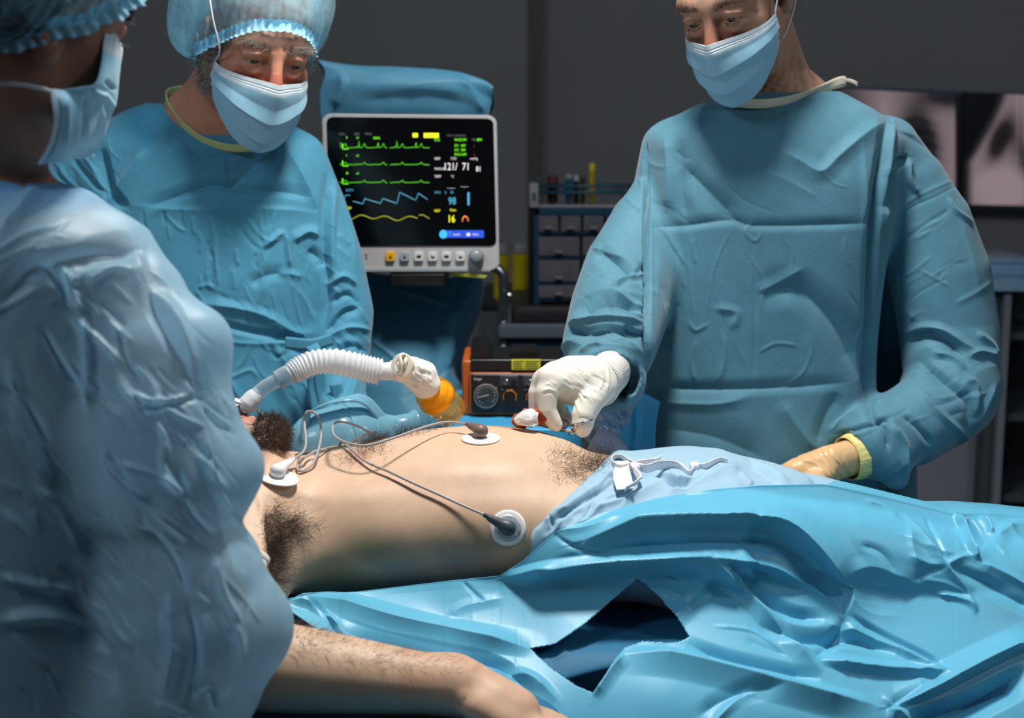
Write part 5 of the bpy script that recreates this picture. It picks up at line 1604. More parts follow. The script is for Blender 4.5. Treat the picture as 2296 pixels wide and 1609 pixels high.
# ---- gown
F_ = Field((P(40, 600, 2.45)[0], 2.12, .30), (P(900, 800, 2.40)[0], 2.66, 1.44), .0042, [(0, P(180, 600, 2.4)[0], P(900, 700, 2.4)[0], .0038), (2, .78, 1.44, .0038)])
F_.stack(px_rows(m_rows) + [(.32, hx_, 2.45, .27, .17)], 2, 0, 2.3)
F_.chain(px_chain(armL), .025)
F_.chain(px_chain(armR), .025)
F_.ell(P(508, 215, 2.46), (.088, .082, .050), None, .012, True)
V, q, t = F_.surface(2)
I = [# chest: smooth yoke above, gathered band, belly folds
     ((320, 470, 420, 430, 480, 415, 560, 425, 640, 430, 700, 445), -9, 26, 16, 1.5), ((290, 460, 400, 470, 520, 468, 640, 470, 720, 480), 5, 12, 26), ((330, 330, 250, 440, 230, 470), 9, 30, 20, 1.6), ((225, 330, 250, 420, 285, 470), -14, 16, 30, 1.4),
     ((500, 340, 505, 400, 500, 420), 3, 10, 60), ((620, 310, 560, 380, 500, 430), -12, 40, 40, 1.8), ((640, 330, 690, 420, 710, 470), 7, 30, 26), ((400, 300, 450, 350, 500, 350, 600, 340, 630, 310), -5, 16, 26),
     ((320, 470, 322, 500, 330, 520), -4, 7, 7), ((370, 480, 400, 510, 420, 520), 2.5, 8, 8), ((470, 470, 480, 520, 485, 580, 480, 660), 4, 9, 12), ((500, 440, 505, 470, 515, 500), -5, 8, 10), ((525, 480, 545, 520, 570, 550, 590, 560), -4, 8, 12), ((540, 470, 560, 500, 600, 540, 640, 530), 3, 9, 9),
     ((580, 470, 585, 500, 590, 530), 3, 7, 7), ((620, 470, 610, 510, 600, 550), 3, 8, 8), ((590, 556, 620, 530, 640, 520), 6, 14, 12), ((640, 520, 645, 570, 650, 600), 6, 12, 10), ((690, 560, 715, 580, 722, 600), -8, 22, 18, 1.4), ((655, 540, 690, 520, 720, 530), 8, 22, 14), ((600, 560, 590, 620, 570, 700), 4, 14, 14),
     ((480, 560, 490, 640, 480, 700), 2.5, 8, 8), ((560, 640, 590, 620, 640, 610), -6, 26, 26), ((620, 610, 650, 615, 680, 620), 5, 14, 14),
     ((440, 645, 470, 640, 490, 660), 4, 10, 10), ((450, 680, 530, 690, 600, 710, 660, 745, 700, 745), 8, 20, 26), ((470, 720, 540, 740, 620, 755, 690, 760), -8, 18, 14), ((470, 760, 560, 770, 660, 765, 700, 745), 4, 10, 12), ((610, 650, 618, 690, 622, 720), 4, 7, 9), ((650, 620, 665, 690, 680, 740), 3, 8, 8),
     ((480, 770, 520, 860, 540, 900), 4, 14, 14), ((560, 770, 550, 800, 530, 830), 3, 8, 8), ((600, 780, 620, 800, 650, 790), -4, 10, 10), ((510, 850, 560, 830, 580, 850), 4, 10, 10), ((640, 780, 690, 800, 700, 860), -6, 16, 16),
     # near sleeve at the right
     ((738, 380, 728, 470, 726, 560, 735, 660, 722, 740), -9, 15, 15, 1.2), ((752, 400, 745, 520, 748, 620), 6, 12, 14), ((770, 440, 790, 520, 800, 600), 4, 12, 12), ((735, 640, 770, 620, 800, 640), 8, 14, 12), ((740, 680, 780, 660, 810, 690), -8, 14, 14), ((730, 745, 770, 700, 810, 690), -10, 10, 20), ((728, 760, 780, 735, 830, 740), 8, 12, 16),
     ((780, 640, 800, 680, 830, 735), 5, 12, 12), ((740, 790, 790, 775, 825, 790), -8, 14, 14), ((745, 830, 790, 800, 820, 810), 6, 12, 12), ((800, 840, 790, 880, 770, 930), 7, 14, 14), ((770, 850, 745, 900, 740, 950), -8, 14, 14), ((810, 880, 820, 920, 840, 950), -6, 12, 12),
     # far sleeve at the left
     ((160, 350, 200, 400, 240, 440), -6, 10, 12), ((130, 360, 150, 400, 200, 450), 5, 10, 10), ((180, 340, 215, 390, 240, 470), 5, 10, 10), ((120, 380, 180, 440, 240, 480), -5, 9, 9)]
I += crinkle(rng, [(300, 480), (700, 480), (720, 640), (430, 640)], 34, 50, 80, .5, 1.8, 8)
I += crinkle(rng, [(440, 640), (720, 620), (700, 900), (520, 900)], 26, 60, 60, .9, 1.8, 9)
I += crinkle(rng, [(735, 480), (800, 560), (825, 760), (740, 940)], 20, 45, 40, 1.0, 2.2, 9)
I += crinkle(rng, [(110, 360), (260, 330), (280, 480), (150, 460)], 14, 50, 60, .4, 2.0, 8)
gw = garment('gown', V, q, t, M['gown_man'], mn, I, (4, 17, .006), True, .34)
ring = [(372, 216, 2.44), (378, 240, 2.415), (398, 268, 2.395), (430, 298, 2.38), (462, 318, 2.372), (520, 332, 2.366), (580, 326, 2.37), (612, 300, 2.40), (620, 262, 2.45), (580, 230, 2.53), (500, 205, 2.57), (420, 200, 2.55), (380, 206, 2.49), (372, 214, 2.445)]
ribbon('neck_binding', [P(*r) for r in ring], .014, M['trim_lime'], gw, 120, .0022, np.array([np.array([0.2 if r[0] < 480 else -.2, -.5 if r[2] < 2.46 else .5, 1.0]) for r in ring]))
for pts in ([(696, 770, 2.315), (708, 790, 2.30), (716, 830, 2.30), (722, 880, 2.298), (738, 915, 2.29), (758, 900, 2.285), (752, 860, 2.285)], [(690, 775, 2.315), (700, 820, 2.30), (704, 870, 2.30), (716, 940, 2.29)], [(640, 768, 2.31), (700, 772, 2.312), (745, 760, 2.33)]):
    ribbon('waist_tie', [P(*p) for p in pts], .020, M['gown_man'], gw, 50, .0015, (1, 0, .2) if pts[0][0] > 650 else (0, 0, 1))
# ================================================================== nurse in the foreground on the left
rng = np.random.default_rng(27)
nu_ = empty('person', (P(0, 900, 1.42)[0], 1.42, 0), 'person in pale blue gown seen from behind, reaching across at the near left', 'person', None)
hd = Head(P(50, 18, 1.42), rot(143, 14, -14), 1.0)
n_rows = [(372, -150, 40, 1.470, 0.055), (392, -230, 95, 1.465, 0.072), (430, -330, 190, 1.460, 0.090), (490, -400, 260, 1.435, 0.105), (560, -440, 320, 1.430, 0.112), (700, -450, 350, 1.430, 0.112), (1000, -440, 360, 1.425, 0.112), (1300, -460, 380, 1.420, 0.112), (1700, -480, 400, 1.420, 0.112)]
arm = [(250, 580, 1.44, 84), (298, 690, 1.42, 124), (335, 820, 1.40, 158), (360, 960, 1.385, 178), (378, 1080, 1.375, 188), (380, 1180, 1.37, 150), (420, 1300, 1.365, 176), (430, 1400, 1.365, 200), (405, 1500, 1.37, 196), (370, 1600, 1.375, 180)]
fore = [(430, 1400, 1.37, 180), (490, 1365, 1.43, 96), (530, 1322, 1.49, 52), (546, 1300, 1.52, 38)]
arm2 = [(-380, 560, 1.46, 95), (-430, 760, 1.45, 150), (-440, 1000, 1.42, 170), (-420, 1300, 1.42, 180), (-330, 1420, 1.46, 130), (-240, 1400, 1.52, 90)]
X0 = P(-60, 900, 1.43)[0]
F_ = Field((X0 - .34, 1.22, 0.0), (X0 + .46, 1.72, 1.72), .02, [(0, -.60, -.28, .0055), (1, 1.30, 1.60, .0052), (2, 1.22, 1.56, .0042)])
hd.build(F_, age=.0, jaw=.96)
nb = P(-25, 395, 1.465)
F_.chain([tuple(hd.w(0, .030, -.045)) + (.054,), tuple(nb * .5 + hd.w(0, .035, -.05) * .5) + (.051,), tuple(nb) + (.056,), tuple(nb + [0, 0, -.1]) + (.075,)], .03)
tor = [(z, cx, cy, hx * .80, d * .76) for z, cx, cy, hx, d in px_rows(n_rows) if z > .70]
F_.stack(tor, 2, .04, 2.2)
for ch in (arm, fore, arm2):
    F_.chain([p[:3] + (min(.047, p[3] * .7),) for p in px_chain(ch)], .03)
for x0 in (X0 - .09, X0 + .09):
    F_.chain([(x0, 1.45, .85, .088), (x0, 1.44, .48, .06), (x0, 1.42, .12, .046), (x0, 1.46, .05, .038), (x0, 1.52, .04, .03)], .03)
V, q, t = F_.surface(2)
N = normals(V, q, t)
L = hd.loc(V)
mesh('body', V, q, t, M['skin_nurse'], nu_, attrs={'flush': .25 * gb(np.abs(L[:, 0]), L[:, 2], .05, -.02, .03, .03)})
hd.eyes(nu_, (0, -.85, -.5))
hd.brows(nu_, M['hair_dark'], V, N, rng, 260, .009, .0003)
for x in (-1, 1):
    a = np.linspace(-.9, .9, 40)
    rt = np.array([hd.w(x * .032 + .0145 * math.sin(b), -.0775 - .0145 * math.cos(b), -.002) for b in a])
    hair('eyelashes', rt, np.tile(hd.R @ np.array([x * .3, -.9, .12]), (40, 1)) + rng.normal(size=(40, 3)) * .12, .009, .00028, M['hair_dark'], nu_, rng, .2)
sel = pick(rng, 5000, ((L[:, 2] > .10 - 1.0 * (L[:, 1] + .09)) & (L[:, 1] > -.075) & (L[:, 2] > -.055)).astype(float))
hair('hair', V[sel], N[sel] * .12 + hd.R @ np.array([0, .8, -.3]), .05, .0006, M['hair_dark'], nu_, rng, .3)
hd.cap(nu_, [((0, .10, .04), (.085, .085, .085)), ((-.045, .02, .06), (.055, .085, .07))], 41, .0035, (0, -.088, .062), (0, -.60, -.80), .006, 52)
# mask hanging loose off the chin, seen from behind: cheek strip, then the panel that falls to the lower hem
rows = [prow([(238, 66, 1.430), (252, 72, 1.440), (266, 88, 1.455), (268, 98, 1.475), (270, 96, 1.55)]),
        prow([(232, 92, 1.420), (246, 100, 1.430), (260, 108, 1.445), (270, 116, 1.475), (274, 114, 1.56)]),
        prow([(228, 140, 1.410), (240, 145, 1.420), (254, 150, 1.435), (266, 152, 1.475), (270, 150, 1.57)]),
        prow([(214, 186, 1.393), (232, 188, 1.408), (248, 186, 1.433), (264, 184, 1.475), (266, 186, 1.57)]),
        prow([(180, 196, 1.383), (210, 204, 1.398), (235, 212, 1.428), (260, 216, 1.473), (262, 216, 1.55)]),
        prow([(140, 202, 1.375), (185, 225, 1.39), (225, 232, 1.425), (255, 236, 1.475), (256, 240, 1.55)]),
        prow([(114, 205, 1.358), (158, 250, 1.372), (205, 268, 1.405), (240, 262, 1.46), (246, 268, 1.55)]),
        prow([(121, 262, 1.358), (150, 296, 1.372), (190, 310, 1.40), (220, 300, 1.45), (232, 305, 1.55)]),
        prow([(112, 316, 1.365), (135, 335, 1.378), (165, 340, 1.40), (190, 335, 1.44), (210, 335, 1.54)]),
        prow([(84, 367, 1.380), (112, 362, 1.388), (148, 358, 1.40), (182, 354, 1.43), (212, 350, 1.52)])]
I = [((230, 205, 245, 225, 256, 240), 3, 8, 10), ((190, 215, 193, 260, 184, 335), -5, 9, 12), ((215, 195, 222, 240, 232, 275), 4, 10, 14), ((235, 180, 250, 195, 258, 200), -4, 8, 10), ((205, 200, 220, 205, 232, 215), 5, 8, 6), ((150, 215, 152, 270, 148, 330), 2, 14, 14), ((128, 210, 134, 265, 118, 330, 96, 362), -1.5, 4, 4)]
V, q, N = patch('face_mask', rows, 90, 150, None, None, I, raw=True, crump=(9, 60, .002))
vv = np.repeat(np.linspace(0, 1, 150), 90); uu = np.tile(np.linspace(0, 1, 90), 150)
zone = np.maximum(np.clip((.17 - vv) / .02, 0, 1) * .9, np.clip((.10 - uu) / .03, 0, 1) * (vv > .62) * .6)
mk = solid(mesh('face_mask', V, q, None, M['mask'], nu_, attrs={'zone': zone}), .0012, 0)
tube('ear_loop', [P(116, 206, 1.357), P(90, 198, 1.352), P(50, 190, 1.350), P(0, 187, 1.356), P(-60, 190, 1.38), P(-95, 180, 1.42), P(-100, 160, 1.47)], .0021, M['loop'], mk, 40, 10)
tube('ear_loop', [P(238, 68, 1.474), P(228, 52, 1.455), P(205, 44, 1.42), P(150, 60, 1.365)], .0016, M['loop'], mk, 30, 10)
# scrub top under the gown
F_ = Field(P(-260, 470, 1.40) - .05, P(160, 330, 1.56) + .05, .004)
F_.stack([(z - .002, cx, cy, hx * 1.0, d * 1.02) for z, cx, cy, hx, d in px_rows([(352, -110, 30, 1.465, .060), (362, -150, 62, 1.465, .068), (392, -230, 92, 1.465, .076), (430, -330, 180, 1.46, .088), (470, -380, 230, 1.455, .10)])], 2, 0, 2.1)
F_.ell(P(-35, 352, 1.46), (.066, .064, .03), None, .008, True)
V, q, t = F_.surface(2)
garment('scrub_top', V, q, t, M['scrubs_light'], nu_, [((0, 368, 40, 372, 85, 385), 3, 8, 10), ((20, 380, 50, 410, 70, 440), -3, 10, 10)], (8, 30, .004))
# ---- gown
F_ = Field((P(-700, 900, 1.42)[0], 1.18, .30), (P(680, 900, 1.40)[0], 1.66, 1.34), .0048, [(0, P(-60, 900, 1.4)[0], P(680, 900, 1.4)[0], .0034)])
F_.stack(px_rows(n_rows)[2:] + [tuple(px_rows([(398, -180, 75, 1.47, .060)])[0]), (.32, X0, 1.44, .24, .16)], 2, 0, 2.3)
F_.chain(px_chain(arm), .03)
F_.chain(px_chain(fore), .03)
F_.chain(px_chain(arm2), .03)
for c, r in (((545, 1040, 1.385), 26), ((580, 1405, 1.37), 52), ((452, 760, 1.395), 50)):
    F_.ell(P(*c), np.full(3, r * mpp(1.39)), None, .05)
F_.chain(px_chain([(590, 1283, 1.55, 34), (548, 1312, 1.48, 40)]), .01, None, True)
V, q, t = F_.surface(2)
I = [((90, 400, 60, 450, 0, 520), 8, 30, 40), ((110, 395, 250, 480, 400, 560, 440, 610), 6, 40, 60, 1.8), ((0, 690, 60, 610, 130, 590, 240, 560, 320, 560), -12, 40, 50, 1.6), ((90, 590, 140, 640, 150, 680), -12, 24, 20, 1.4), ((140, 585, 160, 660, 190, 700), 8, 16, 22), ((300, 540, 330, 640, 400, 720, 440, 860), 9, 26, 40, 1.5), ((310, 550, 350, 700, 440, 860, 520, 1000), -9, 40, 24, 1.6),
     ((170, 600, 230, 580, 310, 560), -6, 18, 18), ((190, 640, 250, 600, 300, 610), 5, 20, 16), ((90, 730, 140, 820, 180, 880), -7, 16, 20), ((180, 690, 200, 800, 200, 930), 7, 20, 24), ((150, 700, 220, 760, 280, 820), 6, 16, 16), ((270, 740, 280, 800, 320, 860), -5, 14, 14), ((260, 840, 300, 900, 360, 960, 380, 1040), 6, 14, 16), ((290, 880, 350, 900, 430, 890), 6, 12, 14), ((320, 920, 400, 900, 470, 880), -6, 10, 14), ((330, 860, 380, 920, 460, 960), 5, 14, 14),
     ((20, 800, 60, 960, 120, 1100), 7, 24, 40), ((0, 860, 50, 900, 110, 1000), -6, 20, 24), ((80, 1090, 130, 1130, 190, 1240), 8, 14, 20), ((0, 1140, 60, 1190, 160, 1290), 6, 18, 26), ((0, 1290, 80, 1310, 170, 1330), 8, 18, 24), ((0, 1390, 120, 1380, 200, 1420), 10, 26, 30, 1.4), ((110, 1300, 200, 1420, 260, 1560), -14, 40, 60, 1.8),
     ((230, 1000, 260, 1060, 340, 1130), 7, 14, 18), ((260, 1040, 340, 1060, 430, 1110), 6, 12, 16), ((360, 1000, 380, 1080, 440, 1130), 6, 14, 18), ((400, 1050, 430, 1150, 500, 1220), -8, 18, 22), ((460, 960, 480, 1080, 540, 1170), 6, 16, 20), ((340, 1140, 400, 1180, 470, 1240), 7, 14, 20), ((300, 1180, 380, 1240, 420, 1330), -8, 20, 24), ((480, 1240, 500, 1330, 540, 1400), 7, 18, 22), ((380, 1330, 390, 1450, 370, 1560), 8, 22, 34), ((420, 1350, 440, 1460, 420, 1580), -7, 22, 22), ((520, 1380, 540, 1470, 500, 1560), 6, 22, 26), ((430, 1560, 470, 1540, 480, 1590), 8, 12, 16), ((350, 1570, 400, 1590, 430, 1600), 8, 12, 14), ((545, 1180, 580, 1230, 620, 1330), 5, 14, 18)]
I += crinkle(rng, [(140, 640), (400, 620), (540, 1000), (240, 1000)], 34, 110, 45, .6, 2.2, 9)
I += crinkle(rng, [(100, 1000), (540, 1000), (600, 1400), (200, 1500)], 44, 110, 50, .6, 2.4, 9)
I += crinkle(rng, [(0, 480), (300, 560), (200, 640), (0, 800)], 12, 110, -25, .5, 2.2, 11)
I += crinkle(rng, [(0, 1000), (180, 1000), (300, 1600), (0, 1600)], 16, 120, 50, .5, 2.4, 11)
gw = garment('gown', V, q, t, M['gown_pale'], nu_, I, (6, 15, .0034), True, .34)
# added inner garment, coloured dark to stand for shade under the sheer gown
F_ = Field((P(-420, 900, 1.42)[0], 1.30, .62), (P(560, 900, 1.40)[0], 1.58, 1.26), .007)
F_.stack([(z, cx, cy, hx * .86, d * .82) for z, cx, cy, hx, d in px_rows(n_rows)[3:]], 2, 0, 2.2)
F_.chain([p[:3] + (min(.056, p[3] * .62),) for p in px_chain(arm[:8])], .03)
V, q, t = F_.surface(2)
garment('undershirt', V, q, t, M['scrubs'], nu_, [], (3, 20, .004))
# glove of the reaching hand, fingertips just showing past the sleeve
wr = P(432, 1350, 1.455)
F_ = Field(wr - [.10, .06, .09], wr + [.12, .22, .09], .0022)
F_.chain([tuple(P(412, 1372, 1.41)) + (.030,), tuple(wr) + (.026,)], .01)
hand(F_, wr, (.0, .97, .12), (-.45, .05, .89), 1, .75)
V, q, t = F_.surface(2)
garment('glove', V, q, t, M['latex'], nu_, [((556, 1268, 578, 1285, 590, 1305), 1.2, 5, 5)], (3, 120, .0012))
# ================================================================== patient on the table
rng = np.random.default_rng(37)
KX = .000613
def X_(px): return (px - 1148) * KX
pa = empty('person', (X_(1000), 1.90, .80), 'person lying bare chested on the table in pale blue drawstring trousers', 'person', None)
Rl = np.array([[0, 0, -1.0], [1, 0, 0], [0, -1, 0]])
tilt = np.array(Matrix.Rotation(math.radians(9), 3, 'Y'))
hd = Head((X_(418), 1.90, .925), tilt.T @ Rl if False else tilt @ Rl, 1.0)
F_ = Field((-.60, 1.40, .735), (.95, 2.16, 1.09), .012, [(0, -.50, .26, .0042), (1, 1.42, 2.12, .0042), (2, .76, 1.08, .004)])
hd.build(F_, age=.2, mouth=True)
t_rows = [(X_(540), 1.90, .860, .150, .056), (X_(585), 1.90, .858, .182, .064), (X_(640), 1.90, .856, .186, .070), (X_(750), 1.895, .858, .176, .076), (X_(850), 1.895, .866, .174, .086), (X_(960), 1.895, .875, .175, .096), (X_(1080), 1.895, .878, .173, .100), (X_(1180), 1.895, .876, .172, .099), (X_(1290), 1.895, .868, .172, .091), (X_(1380), 1.895, .860, .174, .083), (X_(1500), 1.895, .855, .178, .078), (X_(1600), 1.895, .852, .172, .074)]
F_.stack(t_rows, 0, 0, 2.25)
# pectorals, rib edge, belly, collar bones, neck
F_.ell((X_(805), 1.825, .926), (.080, .070, .022), None, .045)
F_.ell((X_(805), 1.965, .926), (.080, .070, .022), None, .045)
F_.ell((X_(1060), 1.89, .948), (.12, .10, .026), None, .05)
for s_ in (-1, 1):
    F_.chain([(X_(690), 1.895 + s_ * .02, .925, .009), (X_(655), 1.895 + s_ * .08, .925, .009), (X_(630), 1.895 + s_ * .15, .908, .012)], .022)
F_.chain([tuple(hd.w(0, .030, -.060)) + (.062,), (X_(575), 1.90, .890, .058), (X_(640), 1.90, .870, .058)], .035)
F_.chain([tuple(hd.w(.035, -.02, -.085)) + (.012,), (X_(670), 1.885, .926, .009)], .03)
F_.chain([tuple(hd.w(-.035, -.02, -.085)) + (.012,), (X_(670), 1.915, .926, .009)], .03)
# near arm: out from the shoulder toward the camera, forearm folded back along the board
el = P(520, 1500, 1.525)
wr = P(1010, 1535, 1.50)
up = [tuple(P(560, 1130, 1.79)) + (.070,), tuple(P(548, 1215, 1.73)) + (.062,), tuple(P(540, 1310, 1.66)) + (.055,), tuple(P(528, 1410, 1.585)) + (.050,), tuple(el) + (.046,)]
F_.chain(up, .045)
fo = spline([np.append(el, .046), np.append(P(610, 1496, 1.515), .0500), np.append(P(700, 1506, 1.51), .0475), np.append(P(810, 1518, 1.505), .042), np.append(P(920, 1530, 1.50), .036), np.append(wr, .031)], 16)
F_.chain(fo, .02)
F_.chain([tuple(wr) + (.030,), tuple(P(1060, 1552, 1.495)) + (.029,), tuple(P(1110, 1580, 1.485)) + (.031,), tuple(P(1150, 1602, 1.48)) + (.031,)], .02)
F_.chain([tuple(P(1035, 1528, 1.515)) + (.020,), tuple(P(1110, 1562, 1.515)) + (.022,), tuple(P(1160, 1590, 1.51)) + (.022,)], .02)
for k in range(4):
    a = P(1160 + 3 * k, 1592 + 9 * k, 1.517 - .019 * k)
    F_.chain([tuple(a) + (.0115,), tuple(a + [.034, -.004, -.006]) + (.0100,), tuple(a + [.060, -.007, -.016]) + (.0090,), tuple(a + [.080, -.009, -.028]) + (.0078,)], .005)
a = P(1070, 1585, 1.465)
F_.chain([tuple(a) + (.015,), tuple(a + [.03, -.012, -.012]) + (.012,), tuple(a + [.058, -.014, -.026]) + (.010,)], .012)
# far arm lying along the body, legs
F_.chain([(X_(585), 2.05, .87, .055), (X_(760), 2.10, .83, .045), (X_(1000), 2.115, .82, .042), (X_(1250), 2.11, .82, .034), (X_(1330), 2.11, .82, .032)], .02)
for yy in (1.805, 1.985):
    F_.chain([(X_(1560), yy, .853, .076), (X_(1850), yy, .838, .060), (X_(2140), yy, .800, .050), (.90, yy, .785, .046)], .03)
V, q, t = F_.surface(2)
tw = np.clip((V[:, 0] - X_(690)) / .06, 0, 1) * np.clip((V[:, 1] - 1.66) / .05, 0, 1) * np.clip((.30 - V[:, 0]) / .05, 0, 1)
V = V * (1 - tw[:, None]) + relax(V, q, 60) * tw[:, None]
N = normals(V, q, t)
px = proj(V)
L = hd.loc(V)
# navel and armpit hollow come from creases; true skin markings are pigment
I = [((600, 1150, 612, 1230, 625, 1310), -10, 16, 26, 1.6), ((585, 1110, 592, 1180, 600, 1260), 4, 14, 14), ((640, 1005, 655, 998, 668, 996), -2.5, 8, 8), ((600, 1040, 630, 1020, 660, 1012), 2, 12, 12), ((1050, 1500, 1075, 1490, 1110, 1515), 2, 16, 16), ((1040, 1545, 1030, 1575, 1040, 1600), 3, 10, 14)]
V = strokes(V, N, I)
yq = px[:, 1]; xq = px[:, 0]
front = (N[:, 1] < .35)
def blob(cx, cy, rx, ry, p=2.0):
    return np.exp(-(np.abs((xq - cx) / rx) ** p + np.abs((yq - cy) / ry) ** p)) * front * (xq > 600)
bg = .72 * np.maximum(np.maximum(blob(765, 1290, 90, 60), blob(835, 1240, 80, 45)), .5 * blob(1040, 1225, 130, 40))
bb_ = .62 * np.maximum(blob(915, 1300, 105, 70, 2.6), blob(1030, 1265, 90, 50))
nip = np.maximum(gb(xq, yq, 812, 1021, 20, 12, 1.5), 0) * (V[:, 1] < 1.90) * .75
lips = gb(L[:, 0], L[:, 2], 0, -.0725, .024, .012, 2) * (L[:, 1] < -.075)
stub = np.clip(np.clip((-.048 - L[:, 2]) / .012, 0, 1) * np.clip((L[:, 2] + .128) / .02, 0, 1) * (L[:, 1] < -.035) * .8 - lips, 0, 1)
iod = np.clip(1.6 * np.exp(-((V[:, 0] - X_(1190)) / .055) ** 2 - ((V[:, 1] - 1.975) / .050) ** 2) - .3, 0, 1) * (N[:, 2] > .3)
flush = np.clip(nip + lips * .9 + .30 * ((xq > 900) & (yq > 1440) & (V[:, 1] < 1.6)) + .30 * np.clip((690 - xq) / 120, 0, 1) * (V[:, 0] < X_(700)) * (yq < 1090), 0, 1)
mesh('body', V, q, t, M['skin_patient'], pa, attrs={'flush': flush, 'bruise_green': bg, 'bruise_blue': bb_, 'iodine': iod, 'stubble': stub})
PB = (V, N, proj(V))
# ---- hair
M['beard'] = simple('beard_hair', (66, 47, 34), 0.5, var=.3, nscale=80)
M['bodyhair'] = simple('body_hair', (58, 42, 32), 0.5, var=.2)
M['armhair'] = simple('arm_hair', (120, 84, 58), 0.5)
brd = ((L[:, 2] < -.052) & (L[:, 2] > -.128) & (L[:, 1] < -.032) & (lips < .25)).astype(float) * (1 - .75 * gb(np.abs(L[:, 0]), L[:, 2], .03, -.062, .016, .012))
brd *= px[:, 1] < 1008
brd *= 1 - .93 * ((L[:, 2] > -.092) & (np.abs(L[:, 0]) > .020) & (np.abs(L[:, 0]) < .045) & (L[:, 2] > -.085))
i = pick(rng, 5200, brd)
hair('beard', V[i], N[i] * .42 + hd.R @ np.array([0, .05, -.6]) + rng.normal(size=(len(i), 3)) * .35, .013, .00026, M['beard'], pa, rng, 1.3)
tch = ((L[:, 2] < -.046) & (L[:, 2] > -.064) & (np.abs(L[:, 0]) < .034) & (L[:, 1] < -.07) & (lips < .2)).astype(float)
i = pick(rng, 700, tch)
sgn = np.sign(L[i, 0])[:, None]
hair('moustache', V[i], N[i] * .5 + (hd.R @ np.array([1.0, 0, 0]))[None] * sgn * .6 + hd.R @ np.array([0, 0, -.6]), .011, .0004, M['beard'], pa, rng, .4)
scl = ((L[:, 2] > .05) | ((L[:, 1] > .03) & (L[:, 2] > -.04))).astype(float) * (np.linalg.norm(L, axis=1) < .16) * (L[:, 1] > -.07)
i = pick(rng, 3500, scl)
hair('hair', V[i], N[i] * .6 + hd.R @ np.array([0, .3, .5]), .035, .0006, M['beard'], pa, rng, .4)
hd.eyes(pa, (0, -1, 0))
hd.brows(pa, M['beard'], V, N, rng, 300, .010, .0004)
def patch_hair(name, n, spots, L_, r_, flow, lift, curl, mat, cond=True):
    w = np.zeros(len(V))
    for cx, cy, rx, ry, a in spots:
        w = np.maximum(w, a * np.exp(-((xq - cx) / rx) ** 2 - ((yq - cy) / ry) ** 2))
    vd = V - np.array([0, 0, CAMZ])
    w *= ((N * vd).sum(1) < .35) * cond
    w[w < .02] = 0
    i = pick(rng, n, w)
    d = N[i] * lift + np.asarray(flow)[None] + rng.normal(size=(len(i), 3)) * .35
    return hair(name, V[i], d, L_, r_, mat, pa, rng, curl)
patch_hair('armpit_hair', 1500, [(612, 1210, 16, 56, 1), (640, 1180, 40, 22, .5), (616, 1280, 10, 34, .6), (600, 1165, 12, 20, .5)], .030, .00015, (.75, -.1, -.15), .35, .9, M['bodyhair'])
patch_hair('chest_hair', 950, [(880, 962, 50, 12, 1), (930, 952, 50, 10, .9), (1000, 944, 60, 7, .5), (835, 985, 26, 10, .8)], .021, .00017, (.3, -.4, .0), .25, 1.5, M['bodyhair'], V[:, 0] < X_(1090))
patch_hair('chest_hair', 230, [(825, 1005, 34, 12, 1), (790, 1030, 26, 16, .7), (845, 1015, 18, 10, .6)], .022, .00018, (-.3, -.5, .0), .3, 1.6, M['bodyhair'], V[:, 1] < 1.93)
patch_hair('belly_hair', 800, [(1330, 1040, 34, 14, 1), (1290, 1055, 40, 24, .45), (1350, 1055, 24, 30, .6), (1262, 1022, 34, 12, .4)], .022, .00016, (.5, -.2, .05), .3, 1.5, M['bodyhair'], (V[:, 0] > X_(1120)) * (((V - [.012, 0, CAMZ]) @ np.array([-.695, .21, .687])) > 0))
patch_hair('forearm_hair', 1100, [(700, 1430, 90, 40, 1), (850, 1470, 90, 30, .8), (960, 1490, 60, 24, .6)], .012, .00011, (.8, .1, -.15), .4, .5, M['armhair'], V[:, 1] < 1.62)
# ---- drawstring trousers
M['trousers'] = cloth('pale_blue_cotton', (152, 186, 208), 0.75, var=.06, bump=.3)
M['tie'] = cloth('white_tape', (240, 236, 240), 0.8, var=.03)
F_ = Field((X_(1180), 1.66, .735), (.95, 2.14, 1.02), .012, [(0, X_(1180), X_(1950), .0036), (1, 1.68, 2.12, .0036)])
g = .007
F_.stack([(x, a, b, c + g, d + g) for x, a, b, c, d in t_rows[5:]], 0, 0, 2.25)
for yy in (1.805, 1.985):
    F_.chain([(X_(1560), yy, .853, .083), (X_(1850), yy, .838, .067), (X_(2140), yy, .800, .057), (.93, yy, .785, .052)], .04)
F_.ell((X_(1680), 1.90, .915), (.09, .06, .022), None, .05)
F_.ell((X_(1520), 1.90, .908), (.10, .085, .024), None, .05)
WN = np.array([-.695, .21, .687]); WN /= np.linalg.norm(WN)
F_.plane_cut((0, 0, CAMZ), WN, .004)
V, q, t = F_.surface(2)
